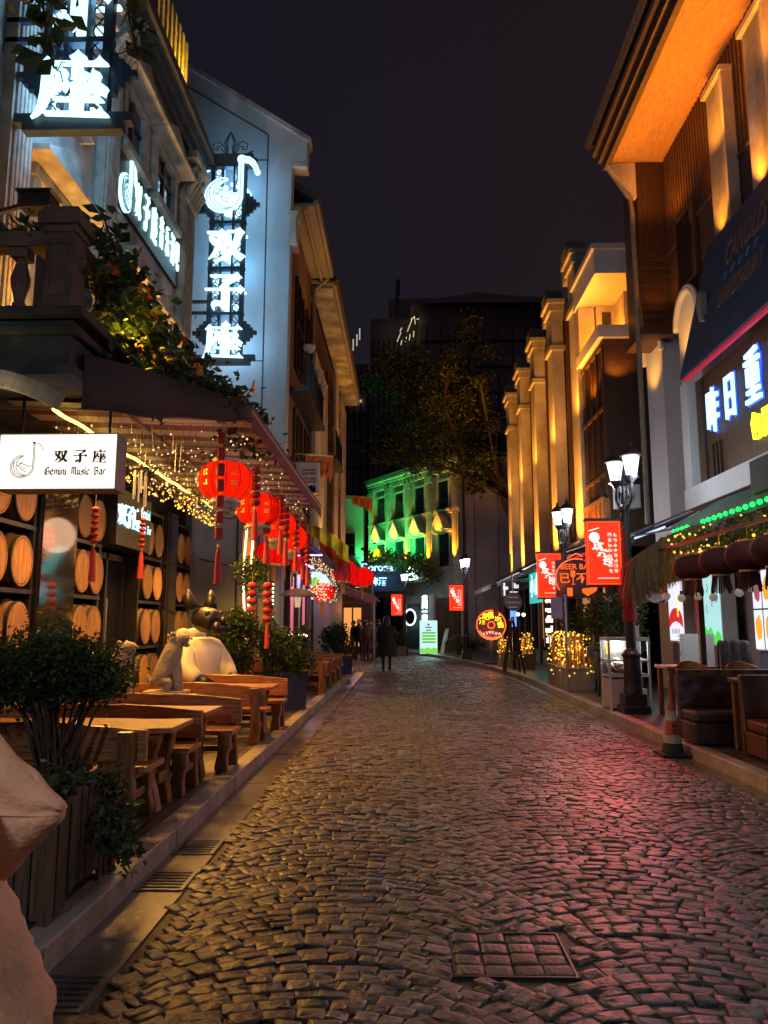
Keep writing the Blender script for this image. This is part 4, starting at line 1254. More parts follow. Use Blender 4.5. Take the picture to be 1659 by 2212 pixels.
little_lantern_string('long string of small red drum lanterns hanging in front of the nearest big lantern', -1.93, 7.95, 3.55, 7, .062, True)
little_lantern_string('string of five little red ball lanterns right of the nearest big lantern', -1.78, 9.1, 3.42, 5, .062)
for i, (u, v, y, n) in enumerate(((578, 1060, 10.3, 6), (619, 1090, 11.2, 5), (640, 1105, 12.6, 6), (608, 1063, 10.9, 5), (655, 1120, 13.6, 7), (665, 1150, 14.2, 6))):
    p = PY(u, v, y)
    little_lantern_string(f'string of little red lanterns on the awning edge, {words[i]} beyond the nearest pair', p.x, p.y, p.z, n, .06)
for i, (u, v, y) in enumerate(((207, 1085, 8.3), (309, 1110, 10.2))):
    p = PY(u, v, y); little_lantern_string(['string of little red lanterns hanging beside the white sign in front of the door', 'string of little red lanterns at the far barrel shelf'][i], p.x, p.y, p.z, 6, .045)
for i, (u, v, y) in enumerate(((579, 1255, 12.4), (545, 1255, 13.0))):
    p = PY(u, v, y); little_lantern_string(['string of fat red lanterns low in front of the pink lit shop', 'string of orange red lanterns beside the dark shrub'][i], p.x, p.y, p.z, 5, .085)


# ------------------------------------------------------------------ climbing flowers on the balcony rail
def vine(name, lab, cat, paths, nleaf, spread, size, seed, flowers=0, parent_stem=True, leafm=('leaf', 'leafd'), fl='flower'):
    r = random.Random(seed); t = T(name, lab, cat, None, paths[0][0])
    for li, lm in enumerate(leafm):
        m = MB(); P = []
        for k in range(nleaf // len(leafm)):
            pa = r.choice(paths); s = r.random() * (len(pa) - 1); i = min(int(s), len(pa) - 2)
            p = Vector(pa[i]).lerp(Vector(pa[i + 1]), s - i)
            q = p + Vector((r.gauss(0, spread[0]), r.gauss(0, spread[1]), r.gauss(0, spread[2]) - spread[3] * r.random()))
            P.append(q)
        m.leaves(P, size, r, .3, .62); m.build('leaves', lm, t, True)
    if parent_stem:
        m = MB()
        for pa in paths: m.tube([Vector(p) + Vector((r.gauss(0, .02), r.gauss(0, .02), r.gauss(0, .02))) for p in pa], .012, 5)
        for k in range(40):
            pa = r.choice(paths); i = r.randrange(len(pa)); p = Vector(pa[i]); q = p + Vector((r.gauss(0, spread[0]), r.gauss(0, spread[1]), r.gauss(0, spread[2]) - spread[3] * .5))
            m.tube([p, p.lerp(q, .5) + Vector((0, 0, .05)), q], .005, 4)
        m.build('stems', 'stem', t, True)
    if flowers:
        m = MB(); inv = WM[t.name].inverted()
        for j in range(6):
            a = j * 1.047; d = Vector((.4, math.cos(a), math.sin(a))).normalized(); sd = Vector((0, -math.sin(a), math.cos(a))); L = .115
            m.add([Vector(), d * L * .6 + sd * L * .35, d * L, d * L * .6 - sd * L * .35], [(0, 1, 2, 3)])
        FL = m.build('flower', fl, t)
        for k in range(flowers):
            pa = r.choice(paths); s = r.random() * (len(pa) - 1); i = min(int(s), len(pa) - 2)
            p = Vector(pa[i]).lerp(Vector(pa[i + 1]), s - i) + Vector((spread[0] * r.uniform(.3, 1.2), r.gauss(0, spread[1]), r.gauss(0, spread[2]) - spread[3] * r.random()))
            FL.location = inv @ p if k == 0 else FL.location
            o = FL if k == 0 else FL.copy()
            if k: COL.objects.link(o)
            o.location = inv @ p; o.rotation_euler = (r.uniform(-.6, .6), r.uniform(-.6, .6), r.uniform(-.7, .7))
    return t


railp = [(-2.66, y, 4.76 + max(0, 7.2 - y) * .25 + .10 * math.sin(y * 2.3)) for y in np.arange(6.25, 13.8, .4)]
vine('climbing_plant', 'leafy climber with orange flowers tumbling over the balcony rail', 'climbing plant', [railp, [(p[0] + .12, p[1], p[2] - .25) for p in railp]], 4300, (.10, .15, .13, .55), .135, 5, 85, leafm=('leafd', 'leaf', 'leafd'))
railp = [(-2.0 + .2 * math.sin(y), y, 3.93) for y in np.arange(7.9, 10.0, .3)] + [(-1.75, 10.3, 3.9)]
vine('trailing_plant', 'dark leafy trailing plant lying over the front corner of the awning', 'trailing plant', [railp, [(-2.6, 6.6, 4.1), (-2.3, 7.0, 3.98), (-1.75, 7.7, 3.86)]], 900, (.13, .15, .10, .12), .11, 6, 6, leafm=('leafd', 'leafd'))
vine('hanging_vine', 'dark leafy vine hanging at the top left corner of the picture', 'vine', [[(-3.55, 6.4, 8.6), (-3.50, 6.4, 8.0), (-3.42, 6.4, 7.45), (-3.30, 6.4, 6.9), (-3.2, 6.4, 6.6)], [(-3.55, 6.4, 8.6), (-3.45, 6.5, 7.8), (-3.38, 6.4, 7.3)]], 90, (.10, .12, .12, .1), .22, 7, 0, leafm=('leafd', 'leafd'))
vine('hanging_vine', 'dark leafy vine dangling in front of the upper facade right of the near blade sign', 'vine', [[(-2.62, 6.4, 8.3), (-2.62, 6.4, 7.6), (-2.52, 6.4, 7.1), (-2.43, 6.4, 6.75)]], 26, (.07, .1, .12, .05), .22, 8, 0, leafm=('leafd',))
vine('rail_plant', 'small leafy plant on the balcony hand rail left of the newel post', 'plant', [[(-3.7, 6.02, 4.79), (-3.4, 6.02, 4.81), (-3.1, 6.02, 4.79)]], 90, (.05, .05, .05, 0), .10, 9, 0, leafm=('leafd', 'leaf'))

# warm uplights that wash the facade and the balcony flowers
for (x, y, z, p_) in ((-3.15, 7.4, 4.2, 13), (-3.15, 9.0, 4.2, 16), (-3.15, 10.7, 4.2, 16), (-3.15, 12.4, 4.2, 12)):
    light('balcony_uplight', 'POINT', (x, y, z + .1), (1.0, .43, .04), p_ * 2.4, bal, size=.06)
for y in (6.85, 7.8, 8.7, 9.8, 11.2, 12.6): light('vine_uplight', 'POINT', (-2.56, y, 4.12), (1.0, .50, .04), 26, bal, size=.05)
for (y, z, p_) in ((8.0, 4.35, 55), (10.6, 4.35, 150), (12.4, 4.3, 130), (14.6, 4.35, 60)):
    light('facade_uplight', 'SPOT', (FX + .42, y, z), (1.0, .52, .12), p_ * 4.5, bar, size=.05, target=(FX + .05, y, z + 4), spot=85, blend=.8)
for (y, p_) in ((8.0, 170),):
    light('pilaster_uplight', 'SPOT', (FX + .5, y, 4.6), AMBER, p_, bar, size=.05, target=(FX + .1, y, 8), spot=60, blend=.7)
light('attic_uplight', 'SPOT', (FX + .5, 14.0, 12.0), (1, .55, .03), 300, bar, size=.05, target=(FX - .4, 13.4, 13.2), spot=110)
b = MB(); b.box(-5.6, -4.55, 12.4, 14.6, 11.75, 13.6)
for j in range(8): b.box(-4.55, -4.45, 12.45 + j * .26, 12.58 + j * .26, 11.8, 13.5)
b.build('attic_panel', 'stone2', bar, True, bev=.02)


# ================================================================== pale gable building and the row beyond it
gb = T('gable_building', 'pale gabled house with panel grooves lit blue by the blade sign', 'building', None, (-4, 16.6, 0))
poly = [(-13, KH), (-2.60, KH), (-2.52, 12.05), (-2.18, 12.05), (-2.18, 12.62), (-5.2, 14.65), (-7.2, 16.0), (-13, 12.2)]
m = MB(); m.prism(poly, (0, 16.65, 0), (1, 0, 0), (0, 0, 1), .35); m.build('gable_wall', 'gablew', gb, True, bev=.02)
m = MB(); m.box(-12.9, -2.60, 16.66, 20.7, KH, 11.4); m.build('side_wall', 'brick', gb, True)
m = MB()
m.sheet((-2.10, 16.22, 12.62), (-2.10, 16.74, 12.62), (-7.25, 16.74, 16.08), (-7.25, 16.22, 16.08), -.10); m.build('rake_coping', 'stone', gb, True)
m = MB()
gy0, gy1 = 16.292, 16.31
for (x0, x1, z0, z1) in ((-3.11, -3.085, KH, 12.75), (-13, -3.11, 12.10, 12.125), (-13, -3.11, 4.4, 4.425), (-13, -3.11, 7.28, 7.30)): m.box(x0, x1, gy0, gy1, z0, z1)
m.bar((-3.10, 16.299, 12.75), (-7.0, 16.299, 15.3), .014, .028)
m.build('panel_groove', 'groove', gb, True)
m = MB()
m.box(-2.52, -2.18, 16.28, 16.68, 11.93, 12.04); m.build('eave_block', 'white2', gb, True, bev=.015); m = MB(); m.box(-2.60, -2.40, 16.28, 16.70, 10.1, 10.75); m.box(-2.62, -2.36, 16.27, 16.72, 10.72, 10.85); m.box(-2.62, -2.38, 16.27, 16.72, 10.02, 10.10)
m.build('corbel', 'white2', gb, True, bev=.015)
m = MB()
m.sheet((-2.02, 16.75, 11.35), (-2.02, 20.6, 11.35), (-6, 20.6, 14.0), (-6, 16.75, 14.0), .15)
m.build('roof', 'roof', gb, True)
m = MB(); m.box(-2.60, -2.06, 16.76, 20.55, 11.22, 11.30); m.tube([(-2.02, 16.75, 11.32), (-2.02, 20.6, 11.32)], .07, 8); m.tube([(-2.30, 16.75, 11.18), (-2.30, 20.6, 11.18)], .05, 8); m.build('eaves', 'gutterm', gb, True)
m = MB(); m.tube([(-2.1, 20.6, 11.25), (-2.5, 20.65, 10.9), (-2.55, 20.65, KH)], .05, 8); m.build('downpipe', 'gutterm', gb, True)
for (z0, z1) in ((4.4, 6.6), (7.6, 9.9)):
    for y in (17.6, 19.6):
        m = MB(); m.box(-2.62, -2.575, y, y + 1.3, z0, z1); w_ = m.build('window', 'glass', gb, True)
        m = MB()
        for yy in (y, y + .63, y + 1.26): m.box(-2.60, -2.53, yy, yy + .06, z0, z1)
        for zz in (z0, (z0 + z1) / 2, z1 - .06): m.box(-2.60, -2.54, y, y + 1.3, zz, zz + .06)
        m.build('frame', 'darkwood', w_, True)
m = MB()
for z in (.9, 1.4, 2.4, 3.4):
    m.tube([(-4.35, 16.27, z + .5), (-3.7, 16.25, z + .35), (-3.05, 16.27, z + .7)], .012, 5)
for x in (-3.55, -3.4): m.tube([(x, 16.27, .3), (x, 16.27, 3.9)], .022, 6)
m.build('cables', 'black', gb, True)

g3 = T('eaves_house', 'dark timber and brick house with deep lit eaves beyond the pale gable', 'building', None, (-3, 27, 0))
m = MB(); m.box(-12, -2.62, 20.75, 33, KH, 10.9); m.build('wall', 'brick', g3, True)
m = MB(); m.box(-2.62, -2.56, 20.8, 32.8, 4.2, 10.6)
m.build('timber_front', 'darkwood', g3, True)
m = MB(); m.sheet((-1.95, 21.0, 11.30), (-1.95, 33, 11.30), (-6, 33, 14.2), (-6, 21.0, 14.2), .16); m.build('roof', 'roof', g3, True)
m = MB(); m.box(-2.62, -2.02, 21.0, 33, 11.12, 11.22); m.build('soffit', 'stone', g3, True)
m = MB(); m.tube([(-1.98, 20.95, 11.25), (-1.98, 33, 11.25)], .075, 8); m.tube([(-3.0, 20.9, 11.35), (-1.98, 20.95, 11.25)], .075, 8); m.build('gutter_pipe', 'gutterm', g3, True)
for y0, y1 in ((20.9, 24.4), (27.2, 28.7), (29.9, 32.4)):
    m = MB(); m.box(-2.555, -2.46, y0, y1, 2.9, 9.2 if y0 < 22 else 10.6); m.build('lit_pier', 'white2', g3, True)
for k, y in enumerate((24.8, 25.9, 28.8)):
    for z0 in (4.6, 7.6):
        m = MB(); m.box(-2.555, -2.545, y, y + .95, z0, z0 + 2.3); w_ = m.build('window', 'glass', g3, True)
        m = MB()
        for yy in (y, y + .45, y + .9): m.box(-2.55, -2.50, yy, yy + .05, z0, z0 + 2.3)
        for zz in (z0, z0 + .75, z0 + 1.5, z0 + 2.25): m.box(-2.55, -2.51, y, y + .95, zz, zz + .05)
        m.build('frame', 'darkwoodv', w_, True)
for (y0, y1, z) in ((16.9, 20.6, 6.9), (24.6, 27.0, 7.0)):
    m = MB()
    m.bar((-2.2, y0, z + .8), (-2.2, y1, z + .8), .05); m.bar((-2.2, y0, z), (-2.2, y1, z), .06)
    for y in np.arange(y0, y1 + .01, .2): m.bar((-2.2, y, z), (-2.2, y, z + .8), .02)
    m.box(-2.6, -2.15, y0, y1, z - .12, z - .03)
    m.build('balcony_rail', 'black', g3, True)
for (y, z) in ((17.2, 7.8), (19.0, 7.8), (20.2, 7.8)):
    m = MB(); m.lathe([(.06, 0), (.11, .05), (.15, .12), (.15, .16)], (-2.18, y, z), 12); m.build('rail_lamp', 'white2', g3, True)
for (y, z) in ((22.6, 3.1), (27.9, 3.0), (31.1, 3.0)):
    light('pier_uplight', 'SPOT', (-2.05, y, z), AMBER if y > 26 else (1.0, .50, .10), 520 if y > 26 else 420, g3, size=.05, target=(-2.45, y, z + 5), spot=70, blend=.9)
light('eaves_uplight', 'SPOT', (-2.2, 30, 9.0), WARM, 70, g3, size=.05, target=(-2.2, 27, 11.2), spot=120, blend=.9)
light('eaves_uplight', 'SPOT', (-2.2, 19, 9.4), WARM, 45, gb, size=.05, target=(-2.15, 19, 11.2), spot=140, blend=.9)
light('brick_uplight', 'SPOT', (-2.2, 16.9, 3.4), AMBER, 160, gb, size=.05, target=(-2.6, 17.0, 6.5), spot=60, blend=.9)
for (y, z, p_) in ((15.7, 11.3, 14), (15.7, 9.4, 16), (15.7, 7.6, 16)):
    light('blade_glow', 'POINT', (-3.7, y, z), (.25, .58, 1.0), p_ * 3.0, s2, size=.35)
for (z, p_) in ((7.5, 12), (8.9, 12)): light('blade_glow', 'POINT', (-3.68, 8.05, z), (.25, .58, 1.0), p_ * 7, s2, size=.35)
light('bracket_glow', 'POINT', (-3.25, 5.55, 3.1), (1.0, .75, .35), 5, rope, size=.1)


# ================================================================== terrace furniture on the left
def wavy_leg(mb, x, y, h, w, d, seed, vase=False):
    r = random.Random(seed); n = 9
    for axis in (0,):
        vs = []
        for i in range(n):
            t_ = i / (n - 1)
            k = (1 + .30 * math.cos(t_ * 2 * math.pi * 1.0) + .05 * r.uniform(-1, 1)) if vase else (1 + .10 * math.sin(t_ * 9 + seed) + .05 * r.uniform(-1, 1))
            ww, dd = w / 2 * k, d / 2 * (1 + .04 * r.uniform(-1, 1)); z = h * t_
            ox = .012 * math.sin(t_ * 5 + seed)
            vs += [(x + ox - ww, y - dd, z), (x + ox + ww, y - dd, z), (x + ox + ww, y + dd, z), (x + ox - ww, y + dd, z)]
        fs = []
        for i in range(n - 1):
            for k in range(4): fs.append((i * 4 + k, i * 4 + (k + 1) % 4, i * 4 + 4 + (k + 1) % 4, i * 4 + 4 + k))
        fs += [(3, 2, 1, 0), tuple((n - 1) * 4 + k for k in range(4))]
        mb.add(vs, fs)


def live_edge(mb, x0, x1, y0, y1, z0, z1, seed, amp=.03):
    r = random.Random(seed); n = 16; pts = []
    ph = r.uniform(0, 6)
    for i in range(n + 1): pts.append((x0 + (x1 - x0) * i / n, y0 + amp * math.sin(i * .8 + ph) + r.uniform(-.4, .4) * amp))
    for i in range(n + 1): pts.append((x1 - (x1 - x0) * i / n, y1 + amp * math.sin(i * .7 + ph * 2) + r.uniform(-.4, .4) * amp))
    mb.prism(pts, (0, 0, z0), (1, 0, 0), (0, 1, 0), z1 - z0)


def make_table(seed, L=1.9, h=.77, w=.62):
    t = T('wooden_table', '', 'table', 'rustic tables on the bar terrace')
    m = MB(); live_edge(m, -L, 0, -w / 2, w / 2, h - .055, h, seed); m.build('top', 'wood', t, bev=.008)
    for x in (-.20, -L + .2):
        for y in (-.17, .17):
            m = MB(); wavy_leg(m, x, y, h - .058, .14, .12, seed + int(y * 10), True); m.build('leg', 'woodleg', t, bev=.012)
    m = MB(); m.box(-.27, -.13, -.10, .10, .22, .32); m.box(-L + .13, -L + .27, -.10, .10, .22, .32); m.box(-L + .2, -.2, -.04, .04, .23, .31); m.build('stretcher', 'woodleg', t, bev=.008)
    return t


def make_bench(seed, L=1.85):
    """seat towards +y of its own back board; x from -L to 0"""
    t = T('wooden_bench', '', 'bench', 'rustic benches on the bar terrace')
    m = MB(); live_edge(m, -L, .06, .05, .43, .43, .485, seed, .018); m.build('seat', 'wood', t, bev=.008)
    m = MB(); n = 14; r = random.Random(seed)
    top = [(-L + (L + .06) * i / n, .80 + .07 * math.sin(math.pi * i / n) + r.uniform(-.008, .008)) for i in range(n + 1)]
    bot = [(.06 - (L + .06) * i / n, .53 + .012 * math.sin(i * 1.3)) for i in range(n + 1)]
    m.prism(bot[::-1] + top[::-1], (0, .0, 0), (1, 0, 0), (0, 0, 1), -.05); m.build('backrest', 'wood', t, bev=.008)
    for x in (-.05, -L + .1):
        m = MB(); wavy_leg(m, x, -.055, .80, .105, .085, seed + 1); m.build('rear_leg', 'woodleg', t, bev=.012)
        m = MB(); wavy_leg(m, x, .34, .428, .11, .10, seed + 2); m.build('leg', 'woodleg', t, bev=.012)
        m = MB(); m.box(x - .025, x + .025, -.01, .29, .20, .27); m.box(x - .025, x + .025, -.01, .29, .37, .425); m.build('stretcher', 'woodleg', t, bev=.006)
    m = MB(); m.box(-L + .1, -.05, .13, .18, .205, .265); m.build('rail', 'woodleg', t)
    return t


tb = make_table(3); bn = make_bench(5)
tspots = [(-1.72, 6.10, 'nearest rustic wooden table, its live-edge top just beyond the nearest bench'), (-1.72, 7.10, 'second rustic wooden table, between the two benches that face the camera'), (-1.62, 9.90, 'third rustic wooden table, in front of the cream statue with the dog head')]
for i, (x, y, lb) in enumerate(tspots):
    o = tb if i == 0 else copy_tree(tb)
    o.location = (x, y, KH); o['label'] = lb; o.rotation_euler.z = R((0, -1.5, 1.5)[i]); o.scale = (1, 1, .80)
bspots = [(-1.86, 5.50, 0, 'nearest wooden bench with its dark back board to the camera'), (-1.78 - 1.8, 6.78, 180, 'wooden bench facing the camera just beyond the nearest table'),
          (-1.66 - 1.8, 7.82, 180, 'wooden bench facing the camera behind the second table, in front of the stone beasts'), (-1.69, 9.22, 0, 'orange lit wooden bench with its back to the camera, before the third table'),
          (-1.64 - 1.8, 10.75, 180, 'wooden bench facing the camera behind the third table')]
for i, (x, y, rz, lb) in enumerate(bspots):
    o = bn if i == 0 else copy_tree(bn)
    o.location = (x, y, KH); o.rotation_euler.z = R(rz); o['label'] = lb; o.scale = (1, 1, .80)
# further terrace, darker and unlit
for i, y in enumerate((16.4, 17.7, 19.0, 20.3)):
    o = copy_tree(tb, (-1.58, y, KH), R(2), f'rustic table of the far terrace, {words[i]} one from the bar side')
    o['group'] = 'tables on the far terrace'
    o = copy_tree(bn, (-1.62, y - .58, KH), 0, f'rustic bench of the far terrace, backing the camera, {words[i]} from the bar side')
    o['group'] = 'benches on the far terrace'

# ------------------------------------------------------------------ foreground bush in a pot, planter box
def bush(name, lab, cat, loc, pot_r, pot_h, crown, n, size, seed, leafm=('leafd', 'leaf'), stems=16, square=None, pm='pot'):
    r = random.Random(seed); t = T(name, lab, cat, None, loc)
    if pot_r:
        m = MB()
        if square: 
            a = square
            m.lathe([(a * 1.30, 0), (a * 1.41, pot_h - .04), (a * 1.41, pot_h), (a * 1.28, pot_h), (a * 1.25, pot_h - .07)], n=4)
        else: m.lathe([(pot_r * .72, 0), (pot_r * .97, pot_h * .82), (pot_r * 1.08, pot_h * .83), (pot_r * 1.10, pot_h), (pot_r * 1.0, pot_h), (pot_r * .96, pot_h - .06), (.001, pot_h - .06)], n=28)
        m.build('pot', pm, t, smooth=False)
        m = MB(); m.lathe([(pot_r * .95, pot_h - .07), (.001, pot_h - .05)], n=20); m.build('soil', 'soil', t)
    cs = [((cx, cy, cz), (rx, ry, rz_)) for (cx, cy, cz, rx, ry, rz_) in crown]
    m = MB(); tips = []
    for k in range(stems):
        c, rr = r.choice(cs)
        tip = Vector((c[0] + r.uniform(-.8, .8) * rr[0], c[1] + r.uniform(-.8, .8) * rr[1], c[2] + r.uniform(-.3, .9) * rr[2])); tips.append(tip)
        b0 = Vector((r.uniform(-.08, .08), r.uniform(-.08, .08), pot_h - .06)); md = b0.lerp(tip, .5) + Vector((r.uniform(-.06, .06), r.uniform(-.06, .06), .08))
        m.tube([b0, md, tip], [.012, .009, .004], 5)
        for j in range(5):
            q = md.lerp(tip, r.random()); m.tube([q, q + Vector((r.gauss(0, .12), r.gauss(0, .12), r.uniform(.02, .22)))], [.004, .002], 4)
    m.build('stems', 'stem', t)
    P = []
    for k in range(n):
        c, rr = r.choice(cs)
        d = Vector((r.gauss(0, 1), r.gauss(0, 1), r.gauss(0, 1))).normalized() * (r.random() ** .45)
        w = 1 + .22 * math.sin(d.x * 9 + seed) * math.cos(d.z * 7)
        P.append((c[0] + d.x * rr[0] * w, c[1] + d.y * rr[1] * w, c[2] + d.z * rr[2] * w))
    for tip in tips:
        for j in range(int(n / stems * .35)): P.append(tip + Vector((r.gauss(0, .06), r.gauss(0, .06), r.gauss(0, .08))))
    k = len(P) // len(leafm); r.shuffle(P)
    for i, lm in enumerate(leafm):
        m = MB(); m.leaves(P[i * k:(i + 1) * k], size, r, -.1, .48); m.build('leaves', lm, t)
    return t


bush('potted_shrub', 'fine-leaved shrub in a big grey pot before the nearest bench', 'shrub', (-2.28, 5.12, KH), .25, .44,
     [(-.05, 0, 1.02, .42, .45, .20), (-.3, -.05, 1.05, .36, .4, .18), (.22, 0, 1.02, .26, .3, .15), (.0, 0, 1.18, .26, .3, .16), (-.5, 0, .98, .3, .3, .18)], 9500, .042, 31, stems=30)
m_ = 'planter'
t = T('planter_box', 'weathered upright-plank planter box with trailing flowers at the left kerb', 'planter', None, (-1.98, 3.95, KH))
m = MB(); r = random.Random(8)
for k in range(10):
    x = -.42 + k * .074; m.box(x, x + .068, -.22 + r.uniform(-.006, .006), -.195, .02 + r.uniform(-.012, .02), .52 + r.uniform(-.03, .03))
    m.box(x, x + .068, .555, .58, .02, .52)
for k in range(11):
    y = -.195 + k * .068; m.box(.30, .325 + r.uniform(-.006, .006), y, y + .062, .07 if 2 < k < 9 else -.0, .52 + r.uniform(-.03, .03)); m.box(-.44, -.42, y, y + .062, .0, .52)
m.box(.29, .345, -.235, -.18, 0, .54); m.box(.29, .345, .54, .595, 0, .54)
m.build('planks', 'planter', t, bev=.004)
m = MB(); m.box(-.41, .295, -.19, .55, .40, .455); m.build('soil', 'soil', t)
P = []; r = random.Random(12)
for k in range(800): P.append((r.uniform(-.40, .30), r.uniform(-.18, .56), .46 + r.random() ** 2 * .13))
for k in range(420):
    s = r.random(); P.append((.33 + .16 * s + r.gauss(0, .035), r.uniform(.22, .60) + r.gauss(0, .03), .52 - .42 * s + r.gauss(0, .03)))
m = MB(); m.leaves(P[::2], .055, r, .2, .6); m.build('leaves', 'leafd', t)
m = MB(); m.leaves(P[1::2], .055, r, .2, .6); m.build('leaves', 'leaf', t)
m = MB()
for j in range(5): a = j * 1.257; d = Vector((math.cos(a), math.sin(a), .4)) * .022; sd = Vector((-math.sin(a), math.cos(a), 0)) * .010; m.add([Vector(), d * .6 + sd, d, d * .6 - sd], [(0, 1, 2, 3)])
FL = m.build('flower', 'flowerp', t)
for k in range(22):
    o = FL if k == 0 else FL.copy()
    if k: COL.objects.link(o)
    o.location = (r.uniform(-.3, .36), r.uniform(0, .6), r.uniform(.50, .60)); o.rotation_euler = (r.uniform(-.5, .5), r.uniform(-.5, .5), r.uniform(0, 3))
p = PZ(628, 1520, KH)
bush('blue_planter', 'leafy plant overflowing a dark blue square planter at the end of the bar terrace', 'planter', (-1.95, 12.9, KH), .26, .62, [(0, 0, .95, .42, .40, .32), (.1, -.1, .75, .40, .36, .25), (-.2, 0, 1.1, .3, .3, .25)], 2200, .085, 33, square=.26, pm='bluecanvas')
bush('dark_shrub', 'tall dark rounded shrub behind the cream statue', 'shrub', (-2.75, 12.5, KH), .3, .45, [(0, 0, 1.15, .42, .42, .42), (-.05, 0, .75, .45, .42, .35), (.1, 0, 1.38, .32, .32, .26)], 4200, .07, 34, leafm=('leafd', 'leaf', 'leafd'))
bush('dark_shrub', 'low leafy shrub at the far end of the left terraces by the kerb', 'shrub', (-1.85, 21.9, KH), .3, .5, [(0, 0, .85, .5, .45, .35), (-.1, .1, 1.1, .4, .4, .3)], 1400, .10, 35, square=.30, pm='bluecanvas')
bush('dark_shrub', 'shrubs with drooping leaves behind the far terrace tables', 'shrub', (-2.9, 19.2, KH), .3, .5, [(0, 0, 1.0, .6, .9, .4), (0, .9, .9, .5, .6, .35), (-.1, -1.1, 1.0, .5, .6, .35)], 1800, .12, 36)
bush('hanging_basket', 'leafy plant hanging on the corner post under the awning end', 'plant', (-2.95, 14.7, 2.3), .12, .15, [(0, 0, .25, .35, .3, .3), (.1, 0, .0, .3, .3, .35)], 900, .08, 37)


# ------------------------------------------------------------------ figures
def skin_body(name, mtl, parent, joints, edges, radii, root=0, sub=1, world=False):
    me = bpy.data.meshes.new(name + '_skel')
    me.from_pydata(joints, edges, [])
    ob = bpy.data.objects.new(name + '_tmp', me); COL.objects.link(ob)
    sk = ob.modifiers.new('skin', 'SKIN')
    for v, r_ in zip(me.skin_vertices[0].data, radii):
        v.radius = (r_, r_) if not isinstance(r_, tuple) else r_
        v.use_root = False
    me.skin_vertices[0].data[root].use_root = True
    ss = ob.modifiers.new('sub', 'SUBSURF'); ss.levels = sub; ss.render_levels = sub
    dg = bpy.context.evaluated_depsgraph_get(); dg.update()
    m2 = bpy.data.meshes.new_from_object(ob.evaluated_get(dg))
    vs = [tuple(v.co) for v in m2.vertices]; fs = [tuple(p.vertices) for p in m2.polygons]
    bpy.data.objects.remove(ob); bpy.data.meshes.remove(me); bpy.data.meshes.remove(m2)
    b = MB(); b.add(vs, fs)
    return b.build(name, mtl, parent, world, smooth=True)


